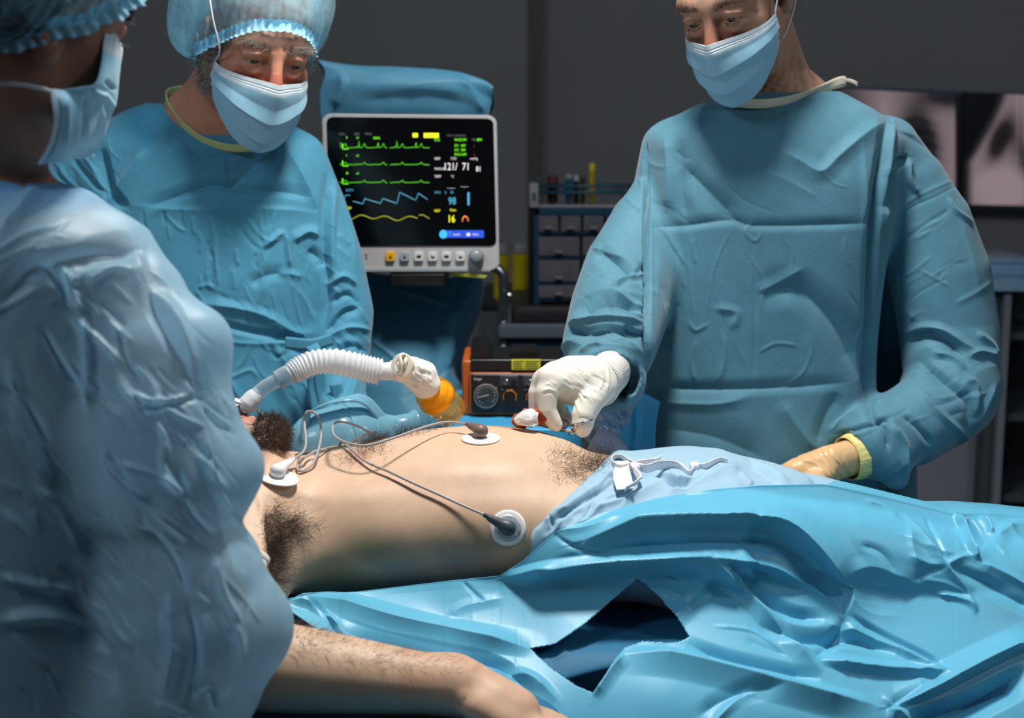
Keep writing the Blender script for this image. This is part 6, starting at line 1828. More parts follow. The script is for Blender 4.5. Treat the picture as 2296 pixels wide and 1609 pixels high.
I = [((1225, 1165, 1290, 1120, 1350, 1080, 1378, 1040), 5, 10, 16), ((1240, 1172, 1300, 1130, 1370, 1085, 1390, 1060), -4, 8, 10), ((1330, 1140, 1400, 1120, 1500, 1075), 6, 16, 18), ((1370, 1075, 1430, 1062, 1480, 1052, 1510, 1070), -12, 14, 18, 1.3), ((1470, 1050, 1500, 1075, 1530, 1088, 1560, 1070, 1620, 1042), -14, 12, 12, 1.3), ((1480, 1044, 1530, 1078, 1580, 1060, 1620, 1035), 8, 8, 8), ((1500, 1110, 1560, 1070, 1640, 1050, 1680, 1046), 9, 16, 20), ((1620, 1040, 1690, 1045, 1750, 1085), -11, 10, 12, 1.3), ((1640, 1030, 1700, 1038, 1770, 1080), 6, 10, 10), ((1420, 1120, 1390, 1095, 1400, 1070), 7, 14, 18), ((1250, 1190, 1300, 1170, 1360, 1120), 4, 12, 14), ((1215, 1210, 1240, 1190, 1260, 1160), 5, 10, 12), ((1290, 1180, 1320, 1150, 1330, 1120), -5, 8, 10), ((1230, 1155, 1240, 1180, 1225, 1200), -5, 8, 8), ((1660, 1060, 1680, 1080, 1685, 1090), 4, 10, 12)]
I += crinkle(rng, [(1230, 1160), (1380, 1050), (1500, 1060), (1250, 1220)], 18, 50, -30, .5, 1.8, 8)
tr_ = garment('trousers', V, q, t, M['trousers'], pa, I, (12, 22, .0035), True)
_tp = proj(V); _tn = normals(V, q, t)
_tf = np.nonzero((_tn * (V - np.array([0, 0, CAMZ]))).sum(1) < 0)[0]
def on_cloth(px_, py_, lift=.004):
    d = np.hypot(_tp[_tf, 0] - px_, _tp[_tf, 1] - py_)
    i = _tf[np.argsort(d)[:40]]
    i = i[V[i, 1] < V[i, 1].min() + .02][:6]
    return P(px_, py_, V[i, 1].mean() - lift)
# white tie: bow loops, tails
def tie(pts, w, up): return ribbon('drawstring', [on_cloth(p[0], p[1], .008 + .5 * max(0, 1.885 - p[2])) for p in pts], w, M['tie'], tr_, 50, .0012, up)
tie([(1376, 1042, 1.905), (1371, 1032, 1.91), (1378, 1025, 1.915), (1392, 1024, 1.915), (1410, 1034, 1.895), (1430, 1046, 1.885)], .010, np.array([(0, -.6, .8)] * 6))
tie([(1376, 1042, 1.90), (1390, 1050, 1.885), (1412, 1046, 1.882), (1440, 1040, 1.885), (1470, 1036, 1.895), (1480, 1030, 1.90)], .013, np.array([(0, -.3, 1)] * 6))
tie([(1396, 1034, 1.885), (1394, 1050, 1.872), (1396, 1072, 1.862), (1402, 1096, 1.852)], [.016, .020, .024, .022], np.array([(1, 0, .1)] * 4))
tie([(1402, 1096, 1.852), (1414, 1090, 1.853), (1428, 1080, 1.856), (1434, 1072, 1.860), (1422, 1052, 1.872)], [.010, .012, .012, .012, .010], np.array([(.3, -.4, .8)] * 5))
tie([(1428, 1044, 1.875), (1450, 1050, 1.872), (1480, 1042, 1.88), (1520, 1044, 1.885), (1545, 1060, 1.882), (1556, 1048, 1.89), (1562, 1042, 1.893)], [.010, .013, .014, .013, .008, .007, .006], np.array([(0, -.3, 1)] * 7))
tie([(1560, 1043, 1.89), (1580, 1044, 1.888), (1600, 1036, 1.895), (1616, 1030, 1.90), (1632, 1031, 1.90)], [.006, .008, .009, .007, .004], np.array([(0, -.3, 1)] * 5))
kn = np.array([on_cloth(1424, 1048, .014), on_cloth(1557, 1046, .008)])
for o in kn:
    lathe('knot', [(-.007, 0), (-.005, .006), (0, .0075), (.005, .006), (.007, 0)], o, (1, .2, .3), M['tie'], tr_, 16)
# ================================================================== operating table and the sheets on it
M['padding'] = simple('black_table_pad', (30, 32, 36), 0.5)
ot = empty('operating_table', (.25, 1.90, 0), 'operating table with black padding under the patient, hidden by blue sheets', 'table')
box('table_top', (-.66, 1.655, .70), (.34, 2.145, .735), M['steel'], ot)
box('leg_plate', (.345, 1.655, .675), (1.45, 2.145, .701), M['steel'], ot)
box('mattress', (-.66, 1.66, .736), (.34, 2.14, .774), M['padding'], ot, .015)
box('leg_mattress', (.345, 1.66, .702), (1.45, 2.14, .730), M['padding'], ot, .012)
box('column', (.10, 1.78, .12), (.33, 2.02, .70), M['steel'], ot, .02)
box('base', (-.25, 1.70, 0.0), (.75, 2.10, .12), M['steel'], ot, .03)
box('arm_board', (-.36, 1.465, .715), (.0, 1.648, .742), M['padding'], ot, .012)
M['drape'] = cloth('bright_blue_drape', (94, 176, 208), 0.42, sheen=.05, var=.05, bump=.12, spec=.45)
M['drape_under'] = cloth('blue_undersheet', (36, 108, 146), 0.6, sheen=.05, var=.06, bump=.15, spec=.3)  # blue cloth, darkened further to stand for shade inside the drape opening
pl = empty('pillow', (-.46, 1.90, .776), 'blue head rest under the head of the person lying on the table', 'pillow')
F_ = Field((-.62, 1.72, .755), (-.30, 2.08, .90), .005)
F_.ell((-.46, 1.90, .800), (.13, .15, .032), None, .01)
F_.ell((-.49, 1.90, .860), (.09, .10, .030), None, .02, True)
V, q, t = F_.surface(2)
V[:, 2] = np.maximum(V[:, 2], .777)
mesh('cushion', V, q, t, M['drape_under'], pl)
# undersheet
rows = [[(x, 1.80, .7775 if x < .3 else .735) for x in (-.66, -.3, .1, .27, .45, .9, 1.40)], [(x, 1.70, .7775 if x < .3 else .735) for x in (-.66, -.3, .1, .27, .45, .9, 1.40)], [(x, 1.648, .772 if x < .3 else .730) for x in (-.66, -.3, .1, .27, .45, .9, 1.40)],
        [(-.66, 1.642, .700), (-.36, 1.60, .748), (.02, 1.60, .748), (.15, 1.635, .72), (.9, 1.60, .64), (1.40, 1.60, .64)], [(-.66, 1.640, .650), (-.36, 1.52, .7455), (.02, 1.52, .7455), (.15, 1.625, .66), (.9, 1.56, .60), (1.40, 1.56, .60)],
        [(-.66, 1.638, .600), (-.35, 1.47, .7450), (.02, 1.46, .7450), (.15, 1.615, .61), (.9, 1.54, .52), (1.40, 1.54, .52)], [(-.66, 1.636, .56), (-.34, 1.455, .726), (.015, 1.445, .726), (.15, 1.61, .56), (.9, 1.53, .45), (1.40, 1.53, .45)], [(-.66, 1.634, .45), (-.34, 1.45, .55), (.01, 1.44, .55), (.15, 1.605, .45), (.9, 1.52, .30), (1.40, 1.52, .30)]]
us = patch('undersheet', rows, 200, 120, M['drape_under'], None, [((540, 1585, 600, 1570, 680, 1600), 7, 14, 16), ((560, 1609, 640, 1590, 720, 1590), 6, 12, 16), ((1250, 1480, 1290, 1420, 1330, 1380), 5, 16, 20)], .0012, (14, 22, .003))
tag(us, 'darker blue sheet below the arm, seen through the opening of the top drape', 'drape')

# ---- top drape: laid over hips, legs and the near table edge
topx = [640, 680, 800, 1000, 1120, 1170, 1210, 1250, 1350, 1480, 1600, 1700, 1850, 1960, 2140, 2200, 2296, 2420]
topy = [1346, 1332, 1326, 1302, 1290, 1258, 1222, 1188, 1148, 1115, 1096, 1087, 1084, 1108, 1152, 1151, 1157, 1170]
botx = [640, 700, 760, 860, 1000, 1060, 1100, 1160, 1300, 2420]
boty = [1362, 1402, 1450, 1490, 1530, 1575, 1640, 1710, 1740, 1740]
nx, ny = 760, 250
xs = np.linspace(642, 2420, nx)
tp_ = np.interp(xs, topx, topy)
kk = np.ones(15) / 15
tp_ = np.where((xs > 1230) & (xs < 2120), np.convolve(np.pad(tp_, 7, mode='edge'), kk, 'valid'), tp_)
bt_ = np.interp(xs, botx, boty)
u = np.linspace(0, 1, ny)
PX = np.repeat(xs[None], ny, 0)
PY = tp_[None] * (1 - u[:, None]) + bt_[None] * u[:, None]
q2 = np.stack([PX.ravel(), PY.ravel()], 1)
cp = np.array([(642, 1346, 1.665), (680, 1332, 1.685), (800, 1326, 1.70), (1000, 1302, 1.705), (1120, 1290, 1.71), (1210, 1222, 1.735), (1350, 1148, 1.765), (1480, 1115, 1.775), (1700, 1087, 1.785), (1850, 1084, 1.80), (2000, 1120, 1.82), (2140, 1152, 1.83), (2300, 1157, 1.85), (2420, 1170, 1.85),
               (760, 1400, 1.635), (860, 1400, 1.65), (860, 1490, 1.585), (1000, 1400, 1.66), (1000, 1480, 1.595), (1060, 1548, 1.57), (1190, 1440, 1.64), (1180, 1560, 1.575), (1200, 1690, 1.53), (1300, 1330, 1.69), (1300, 1500, 1.60), (1300, 1730, 1.52), (1500, 1250, 1.72), (1500, 1400, 1.66), (1500, 1550, 1.58), (1500, 1730, 1.53),
               (1750, 1200, 1.745), (1750, 1350, 1.69), (1750, 1480, 1.625), (1750, 1600, 1.57), (1750, 1730, 1.54), (2000, 1250, 1.75), (2000, 1400, 1.69), (2000, 1550, 1.61), (2000, 1730, 1.55), (2300, 1250, 1.76), (2300, 1400, 1.70), (2300, 1550, 1.62), (2300, 1730, 1.56), (2420, 1450, 1.68)])
Yd = rbf(cp[:, :2], cp[:, 2], q2)
# keep the sheet clear of hips and legs: march each sight line to the clothed body
a = (q2[:, 0] - W / 2) / F; b = -(q2[:, 1] - H / 2) / F
dr = np.stack([a, _cp + b * _sp, -_sp + b * _cp], 1); dr /= dr[:, 1][:, None]
tt = np.full(len(q2), 1.45)
tr_rows = np.array(t_rows)
def bodyd(p):
    d = np.full(len(p), 1.0)
    for yy in (1.805, 1.985):
        L_ = [(X_(1560), yy, .853, .089), (X_(1850), yy, .838, .073), (X_(2140), yy, .800, .063), (1.0, yy, .785, .058)]
        for A, B in zip(L_[:-1], L_[1:]):
            A, B = np.array(A), np.array(B); ba = B[:3] - A[:3]
            t = np.clip(((p - A[:3]) @ ba) / (ba @ ba), 0, 1)
            d = np.minimum(d, np.linalg.norm(p - A[:3] - t[:, None] * ba, axis=1) - (A[3] + t * (B[3] - A[3])))
    x = np.clip(p[:, 0], tr_rows[0, 0], tr_rows[-1, 0])
    c1, c2, h1, h2 = [np.interp(x, tr_rows[:, 0], tr_rows[:, k]) for k in range(1, 5)]
    h1 = h1 + .016; h2 = h2 + .016
    dd = ((np.abs((p[:, 1] - c1) / h1) ** 2.25 + np.abs((p[:, 2] - c2) / h2) ** 2.25) ** (1 / 2.25) - 1) * np.minimum(h1, h2)
    dd = np.maximum(dd, p[:, 0] - tr_rows[-1, 0] - .02)
    return np.minimum(d, dd)
for _ in range(45):
    p = np.array([0, 0, CAMZ]) + dr * tt[:, None]
    tt = np.minimum(tt + np.maximum(bodyd(p), 0) * .8, 3.0)
hit = np.where(tt < 2.3, tt, 9.0)
Yd = np.minimum(Yd, hit - .006 - .012 * np.clip((q2[:, 1] - np.tile(tp_, ny)) / 60, 0, 1)).reshape(ny, nx)
for _ in range(14):
    Yp = np.pad(Yd, 1, mode='edge')
    Yd = (Yp[:-2, 1:-1] + Yp[2:, 1:-1] + Yp[1:-1, :-2] + Yp[1:-1, 2:]) / 4
V = np.array([0, 0, CAMZ]) + dr * Yd.ravel()[:, None]
q = grid_faces(ny, nx)
N = normals(V, q)
if (N[:, 1] > 0).mean() > .5: q = q[:, ::-1]; N = -N
env = np.clip((u[:, None] - 0.0) / .08, 0, 1) * np.ones((1, nx))
I = [((1310, 1212, 1400, 1188, 1480, 1178, 1620, 1175, 1745, 1180, 1830, 1235, 1895, 1310, 1908, 1345, 1898, 1380), 24, 70, 16, 1.5), ((1340, 1236, 1480, 1218, 1620, 1210, 1745, 1222, 1820, 1270, 1870, 1330), -13, 26, 34, 1.3),
     ((1130, 1292, 1220, 1270, 1320, 1256, 1480, 1248, 1590, 1247), 15, 14, 50, 1.5), ((1590, 1247, 1680, 1258, 1750, 1275, 1820, 1320, 1880, 1372), 9, 14, 18), ((1595, 1250, 1640, 1290, 1720, 1380, 1790, 1455, 1842, 1510), 12, 26, 30, 1.5), ((1640, 1270, 1700, 1330, 1770, 1370, 1850, 1385), -12, 22, 26),
     ((1895, 1385, 1880, 1420, 1830, 1470), -10, 24, 24), ((1700, 1400, 1800, 1430, 1920, 1430, 2010, 1460), -15, 30, 26, 1.4), ((1865, 1400, 1960, 1430, 2060, 1480, 2124, 1512), 9, 22, 12), ((2124, 1512, 2000, 1508, 1900, 1495, 1840, 1480), 14, 12, 30, 1.4), ((1905, 1380, 2000, 1430, 2080, 1470, 2128, 1508), -7, 10, 24),
     ((1395, 1468, 1500, 1475, 1650, 1508, 1850, 1560, 1960, 1580), 16, 26, 46, 1.4), ((1540, 1440, 1620, 1470, 1750, 1500, 1840, 1520), -10, 22, 26), ((1330, 1560, 1370, 1500, 1400, 1470), 8, 14, 26),
     ((2010, 1580, 2080, 1560, 2160, 1520, 2240, 1480, 2330, 1440), 22, 60, 8, 1.3), ((2040, 1609, 2160, 1570, 2300, 1500), -30, 20, 60, 1.2), ((1990, 1590, 2030, 1609, 2060, 1640), 10, 20, 30), ((2120, 1510, 2000, 1580, 1990, 1590), -5, 20, 20),
     ((684, 1336, 760, 1362, 860, 1392, 1000, 1425, 1100, 1442, 1190, 1456), 15, 46, 22, 1.4), ((760, 1400, 860, 1432, 1000, 1462, 1120, 1490, 1200, 1560), -15, 20, 26, 1.3), ((1000, 1490, 1100, 1500, 1190, 1520, 1250, 1570), 8, 20, 26), ((650, 1348, 700, 1362, 760, 1400), 9, 12, 10), ((690, 1345, 740, 1390, 770, 1430), -9, 10, 10),
     ((1038, 1303, 1060, 1325, 1085, 1348), -2.5, 8, 8), ((1000, 1390, 1040, 1360, 1130, 1340), 2, 20, 20), ((1240, 1195, 1290, 1225, 1400, 1258), -3, 8, 14), ((1245, 1190, 1330, 1180, 1400, 1160), 3, 12, 16),
     ((2030, 1155, 2080, 1210, 2122, 1268, 2160, 1310, 2190, 1372), 5, 10, 18, 1.6), ((2075, 1160, 2105, 1215, 2124, 1264), -3.5, 8, 10), ((2122, 1266, 2160, 1248, 2200, 1250), 4, 14, 16), ((2035, 1245, 2080, 1262, 2120, 1268), 3, 14, 16), ((2040, 1180, 2045, 1230, 2060, 1280), 4, 30, 16), ((2050, 1300, 2090, 1280, 2120, 1268), -3, 16, 12),
     ((2140, 1152, 2160, 1185, 2172, 1220, 2194, 1256), 14, 10, 10, 1.3), ((2165, 1165, 2185, 1195, 2200, 1225), -16, 14, 14, 1.3), ((2200, 1158, 2215, 1175, 2225, 1200), 10, 10, 14), ((2225, 1215, 2270, 1185, 2330, 1180), 9, 26, 30), ((2130, 1265, 2200, 1300, 2330, 1370), -8, 20, 30), ((2190, 1260, 2260, 1290, 2330, 1330), 7, 16, 22), ((2100, 1330, 2170, 1350, 2190, 1375), 6, 18, 10),
     ((1940, 1120, 1980, 1135, 2020, 1160), 3, 8, 12), ((1900, 1280, 1960, 1270, 2040, 1300), 4, 30, 30), ((1930, 1220, 1980, 1240, 2010, 1290), -3, 16, 16), ((1560, 1609, 1640, 1560, 1760, 1540), -6, 30, 30), ((1580, 1640, 1650, 1570, 1700, 1550), 5, 16, 20), ((1980, 1560, 2020, 1609, 2050, 1640), 5, 12, 12), ((1450, 1300, 1560, 1300, 1650, 1340), -5, 30, 30), ((1600, 1290, 1500, 1400, 1450, 1440), 4, 30, 30)]
I += crinkle(np.random.default_rng(5), [(1250, 1150), (2250, 1180), (2280, 1600), (1400, 1600)], 16, 120, 20, .9, 1.4, 12)
I += crinkle(np.random.default_rng(6), [(1950, 1140), (2290, 1170), (2280, 1350), (2000, 1350)], 6, 80, 40, .5, 1.6, 12)
V = V + N * (crumple(V, 15, 14, .004) * env.ravel())[:, None]
V = strokes(V, N, I, face=False)
# far side of the sheet, over the top edge and down
Vg = V.reshape(ny, nx, 3)
right = np.clip((xs - 1850) / 80, 0, 1)[:, None]
e0 = Vg[0]
back = [e0 + np.array([0, dy, dz]) * right + np.array([0, .001, -.001]) * (k + 1) * (1 - right) for k, (dy, dz) in enumerate(((.02, .001), (.06, -.004), (.14, -.02), (.24, -.06), (.30, -.14), (.31, -.34)))]
Vg = np.concatenate([np.stack(back[::-1]), Vg])
q = grid_faces(ny + 6, nx)
# cut-out in the sheet
hole = [(1189, 1453), (1245, 1441), (1310, 1398), (1370, 1345), (1430, 1297), (1462, 1322), (1500, 1360), (1530, 1400), (1546, 1426), (1520, 1438), (1480, 1440), (1440, 1437), (1400, 1452), (1378, 1478), (1358, 1515), (1330, 1553), (1290, 1535), (1240, 1500)]
pq = np.concatenate([np.full((6 * nx, 2), -99.0), q2])
cen = pq[q].mean(1)
keep = ~inside(hole, cen)
Nn = normals(Vg.reshape(-1, 3), q)
if (Nn[nx * 50:, 1] > 0).mean() > .5: q = q[:, ::-1]
VV = Vg.reshape(-1, 3)
qk = q[keep]
us_ = np.unique(qk); mp = np.zeros(len(VV), int); mp[us_] = np.arange(len(us_))
dp = solid(mesh('surgical_drape', VV[us_], mp[qk], None, M['drape'], None), .0012)
tag(dp, 'bright blue glossy drape with a cut opening, spread over the legs of the patient', 'drape')
# ================================================================== things on and around the patient
bV, bN, bP = PB
_fr = np.nonzero(((bN * (bV - np.array([0, 0, CAMZ]))).sum(1) < 0) & (bV[:, 0] > -.42) & (bV[:, 1] > 1.62))[0]
def _near(px, py, k):
    d = np.hypot(bP[_fr, 0] - px, bP[_fr, 1] - py)
    i = _fr[np.argsort(d)[:60]]
    i = i[bV[i, 1] < bV[i, 1].min() + .03]
    return i[:k]
def on(px, py, lift=0.0):
    """point of the chest seen at a photo pixel, raised by lift along the skin normal"""
    i = _near(px, py, 8)
    y = bV[i, 1].mean(); n = bN[i].mean(0); n /= np.linalg.norm(n)
    return P(px, py, y) + n * lift
def nrm(px, py):
    i = _near(px, py, 12)
    n = bN[i].mean(0)
    return n / np.linalg.norm(n)
M['clear_tube'] = glass('clear_tube', (214, 226, 232), .06, .16)
M['milky'] = cloth('milky_plastic', (236, 238, 240), .35, sheen=0, var=.02, bump=.02, transl=.35, fine=60)
M['cream'] = simple('cream_plastic', (232, 226, 208), .4, var=.02)
M['whitetape'] = cloth('white_tape_wrap', (236, 234, 228), .6, var=.03, bump=.4, fine=200)
M['amber'] = glass('amber_plastic', (236, 172, 50), .05, .10, .45, (255, 236, 190))
M['amberin'] = simple('yellow_valve_disc', (248, 190, 10), .4, var=.05)
M['amberdark'] = simple('brown_valve_ports', (120, 60, 8), .5)
M['paper'] = simple('white_pad', (238, 236, 236), .7, var=.02)
# ---- breathing circuit
bc = empty('breathing_circuit', P(900, 850, 1.97), 'clear mouth tube, white corrugated hose and amber valve over the chest', 'breathing tube')
tp = [P(544, 918, 1.905), P(566, 892, 1.912), P(594, 868, 1.92), P(630, 848, 1.93)]
tube('airway_tube', tp, [.0085, .0095, .0100, .0105], M['clear_tube'], bc, 40, 22, caps=False)
ax = np.array(tp[-1]) - np.array(tp[-2]); ax /= np.linalg.norm(ax)
sl_ = tube('tube_sleeve', [P(540, 921, 1.903), P(552, 908, 1.908), P(567, 892, 1.913), P(582, 880, 1.917)], [.0060, .0125, .0125, .0095], M['milky'], bc, 24, 22)
lathe('connector_ring', [(-.009, .0115), (-.008, .0135), (.004, .0138), (.012, .0138), (.013, .0150), (.016, .0150), (.017, .0135)], P(632, 847, 1.93), ax, M['clear_tube'], bc, 36)
lathe('connector_collar', [(.0, .0118), (.002, .0128), (.018, .0120), (.026, .0125)], P(645, 840, 1.932), ax, M['milky'], bc, 36)
C = spline([P(655, 836, 1.935), P(676, 824, 1.94), P(706, 812, 1.945), P(745, 810, 1.95), P(790, 818, 1.955), P(820, 826, 1.96), P(850, 833, 1.965)], 420)
s_ = np.linspace(0, 1, 420)
cor = np.abs(((s_ * 21) % 1) * 2 - 1)
R_ = .0150 + .0034 * np.clip(s_ / .08, 0, 1) * cor ** .8 + .0010 * (s_ > .5)
tube('corrugated_hose', C, list(R_), M['milky'], bc, 0, 32)
tube('hose_end', [P(845, 832, 1.965), P(868, 832, 1.968), P(892, 830, 1.972)], [.0122, .0128, .0140], M['milky'], bc, 20, 30)
tube('end_collar', [P(880, 831, 1.970), P(896, 829, 1.973)], [.0150, .0150], M['cream'], bc, 4, 30)
V_, q_, t_2 = None, None, None
F_ = Field(P(875, 885, 1.94) - .02, P(985, 780, 2.03) + .02, .0018)
F_.chain(px_chain([(896, 830, 1.973, 26), (918, 832, 1.978, 30), (940, 846, 1.985, 34), (955, 862, 1.992, 33)]), .006)
F_.chain(px_chain([(905, 822, 1.955, 18), (902, 818, 1.945, 18)]), .006)
F_.chain(px_chain([(930, 822, 1.978, 20), (955, 832, 1.988, 22)]), .008)
V, q, t = F_.surface(1)
garment('elbow', V, q, t, M['whitetape'], bc, crinkle(np.random.default_rng(3), [(905, 810), (965, 825), (975, 880), (915, 870)], 22, 26, 40, .7, 1.4, 5), (5, 120, .0016))
ca = P(904, 819, 1.938)
cdir = np.array([-.35, -.9, .25])
cl_ = lathe('port_cap', [(-.012, .0125), (-.004, .0128), (0, .0165), (.003, .0170), (.005, .0160), (.0055, .010), (.0045, .009), (.006, 0)], ca, cdir, M['cream'], bc, 36)
tube('cap_strap', [P(895, 838, 1.928), P(900, 818, 1.926), P(897, 800, 1.930), P(903, 794, 1.934), P(912, 799, 1.938), P(908, 815, 1.930), P(914, 842, 1.94)], .0026, M['cream'], cl_, 40, 8)
# amber valve: axis runs down to the right
va, vb = P(950, 862, 1.99), P(1012, 922, 2.03)
ax = vb - va; Ln = np.linalg.norm(ax); ax /= ax @ ax and Ln
pr = [(0, .0165), (.006, .0170), (.007, .0205), (.010, .0215), (.013, .0215), (.0135, .0270), (.017, .0285), (.021, .0270), (.023, .0300), (.026, .0312), (.030, .0300), (.034, .0285), (.040, .0285), (.041, .0270), (.043, .0255), (.048, .0262), (.056, .0262), (.060, .0240), (.062, .0200), (.062, .0)]
k_ = Ln * 1.08 / .062
lathe('valve_housing', [(a * k_, r * .94) for a, r in pr], va, ax, M['amber'], bc, 56)
lathe('valve_disc', [(.012 * k_, 0), (.012 * k_, .0150), (.024 * k_, .0262), (.031 * k_, .0262), (.033 * k_, .0245), (.036 * k_, .0130), (.037 * k_, 0)], va, ax, M['amberin'], bc, 48)
e1 = np.cross(ax, [0, 1, 0]); e1 /= np.linalg.norm(e1); e2 = np.cross(ax, e1)
for j in range(4):
    a = j * math.pi / 2 + .5
    o = va + ax * .036 * k_ + (math.cos(a) * e1 + math.sin(a) * e2) * .0065
    lathe('valve_port', [(0, 0), (0, .003), (.0022, .003), (.0022, 0)], o, ax, M['amberdark'], bc, 12)
lathe('outlet', [(.054 * k_, 0), (.054 * k_, .0125), (.064 * k_, .0125), (.064 * k_, .009), (.058 * k_, .008), (.058 * k_, 0)], va, ax, M['clear_tube'], bc, 32)
# ---- white tube holder across the mouth
hl = empty('tube_holder', P(560, 890, 1.93), 'white tape holding the clear tube to the mouth of the lying person', 'tape')
hd_p = Head((X_(418), 1.90, .925), tilt @ Rl, 1.0)
w_ = hd_p.w
ribbon('strap', [w_(.066, -.03, -.070), w_(.052, -.070, -.066), w_(.028, -.096, -.060), w_(.010, -.108, -.056), w_(-.006, -.1115, -.052), w_(-.022, -.104, -.046), w_(-.050, -.076, -.040), w_(-.070, -.03, -.036)], [.016, .015, .013, .012, .012, .014, .018, .020], M['paper'], hl, 60, .0012, R_up if False else hd_p.R @ np.array([0, -.25, 1.0]))
ribbon('cross_tape', [w_(.030, -.090, -.092), w_(.016, -.105, -.080), w_(.006, -.113, -.066), w_(.004, -.116, -.052)], .012, M['paper'], hl, 30, .0012, hd_p.R @ np.array([1.0, -.1, 0]))
# ---- resuscitator bag with its strap, on the far side of the neck
M['bagblue'] = glass('blue_silicone', (132, 190, 212), .25, .5)
rb_ = empty('resuscitator_bag', P(770, 990, 2.15), 'translucent blue resuscitator bag with strap behind the neck of the patient', 'breathing bag')
ba_, bb_2 = P(640, 1012, 2.13), P(925, 950, 2.19)
ax = bb_2 - ba_; Ln = np.linalg.norm(ax); ax /= Ln
lathe('bag', [(0, 0), (.002, .016), (.012, .030), (.03, .044), (.055, .052), (.085, .054), (.098, .0545), (.101, .0525), (.104, .0545), (.125, .050), (.15, .036), (.165, .024), (.178, .019), (.20, .018), (.205, .021), (.212, .021), (.212, 0)], ba_, ax, M['bagblue'], rb_, 56)
ribbon('strap', [P(686, 985, 2.11), P(684, 955, 2.11), P(694, 925, 2.115), P(735, 903, 2.12), P(790, 892, 2.13), P(822, 900, 2.14), P(846, 925, 2.15), P(864, 950, 2.16), P(874, 968, 2.165)], .020, M['bagblue'], rb_, 80, .0022, np.array([(.5, 1, .2)] * 9))
# ---- electrodes and leads
M['gel'] = simple('foil_print', (176, 184, 190), .4, .1, var=.25, nscale=120)
def electrode(name_lab, px, py, r, stretch=1.0, foil=False, n=None, settle=1.0):
    c = on(px, py); n = nrm(px, py) if n is None else np.array(n) / np.linalg.norm(n)
    e = empty('electrode_pad', c, name_lab, 'electrode', 'electrode pads')
    u_ = np.cross(n, [0, 0, 1.0]) if abs(n[2]) < .9 else np.cross(n, [0, 1.0, 0])
    u_ /= np.linalg.norm(u_); v2 = np.cross(n, u_)
    m, k = 48, 9
    pts = []
    for j in range(k):
        rr = r * j / (k - 1)
        for i in range(m):
            a = 2 * math.pi * i / m
            pts.append(c + u_ * math.cos(a) * rr * stretch + v2 * math.sin(a) * rr)
    pts = np.array(pts)
    out = []
    for p in pts:              # settle on the skin
        i = np.argsort(((bV - p) ** 2).sum(1))[:6]
        h = ((bV[i] - p) @ n).mean()
        out.append(p + n * (h * settle + .0016))
    out = np.array(out)
    gq = []
    for j in range(k - 1):
        for i in range(m):
            gq.append((j * m + i, j * m + (i + 1) % m, (j + 1) * m + (i + 1) % m, (j + 1) * m + i))
    solid(mesh('foam_pad', out, gq, None, M['paper'], e), .0016, 0)
    if foil:
        sub = out.reshape(k, m, 3)[:7].reshape(-1, 3) + n * .0011
        solid(mesh('foil_print', sub, [g for g in gq if max(g) < 7 * m], None, M['gel'], e), .0004, 0)
    lathe('snap', [(0, 0), (0, .0042), (.003, .0040), (.0045, .0028), (.0045, 0)], c + n * .0024, n, M['chrome'], e, 20)
    return e, c, n
M['leadgrey'] = simple('grey_cable', (168, 162, 164), .45, var=.03)
M['conwhite'] = simple('white_connector', (236, 236, 238), .4, var=.02)
M['conbrown'] = simple('brown_connector', (124, 98, 90), .45, var=.04)
M['condark'] = simple('dark_grey_connector', (58, 72, 80), .45, var=.05)
def lead(lab, c, n, tail, cable, mat):
    """snap connector with ribbed strain relief and its cable; tail = pixel the connector points to"""
    e = empty('electrode_lead', c + n * .008, lab, 'cable', 'electrode leads')
    d = np.asarray(tail) - (c + n * .008); d /= np.linalg.norm(d)
    F2 = Field(np.minimum(c, tail) - .03, np.maximum(c, tail) + .03, .0011)
    F2.chain([tuple(c + n * .0075) + (.0098,), tuple(c + n * .0105) + (.0094,)], .003, (n, .75))
    F2.chain([tuple(c + n * .010) + (.0078,), tuple(c + n * .010 + d * .018) + (.0058,), tuple(c + n * .0100 + d * .026) + (.0046,)], .004)
    V, q, t = F2.surface(1)
    cn = mesh('connector', V, q, t, mat, e)
    o = c + n * .0100 + d * .024
    lathe('strain_relief', [(0, .0040)] + [(k * .0022 + dk, r) for k in range(5) for dk, r in ((.0002, .0040 - .0003 * k), (.0013, .0040 - .0003 * k), (.0014, .0026), (.0021, .0026))] + [(.0115, .0014)], o, d, mat, cn, 24)
    tube('cable', [o + d * .008] + [np.asarray(p) for p in cable], .00175, M['leadgrey'], e, 140, 10)
    return e
e, c, n = electrode('white oval electrode pad below the neck with a white connector', 622, 1070, .0225, 1.2, False, (.1, -.12, .99), .45)
lead('white electrode lead looping on the shoulder near the beard', c, n, on(652, 1048, .014), [on(668, 1036, .022), on(690, 1010, .045), on(708, 998, .05), on(726, 998, .042), on(730, 1012, .03), on(722, 1030, .018), on(700, 1050, .007), on(676, 1061, .004), on(663, 1056, .004), on(668, 1044, .006), on(692, 1032, .008), on(720, 1024, .010), P(742, 1008, 1.965), P(758, 1010, 2.02), P(775, 1030, 2.10)], M['conwhite'])
e, c, n = electrode('white oval electrode pad high on the belly under the brown connector', 1078, 980, .026, 1.0)
lead('electrode lead with brown connector curving over the chest', c, n, on(1036, 968, .012), [on(1010, 968, .014), on(975, 980, .018), on(935, 1003, .024), on(890, 1028, .030), on(840, 1048, .034), on(798, 1050, .036), on(768, 1036, .036), on(757, 1012, .034), on(764, 992, .03), on(785, 982, .022), on(815, 978, .012), P(836, 974, 1.965), P(841, 968, 1.985), P(826, 970, 2.0), P(800, 985, 2.02), P(780, 1000, 2.06), P(770, 1030, 2.11)], M['conbrown'])
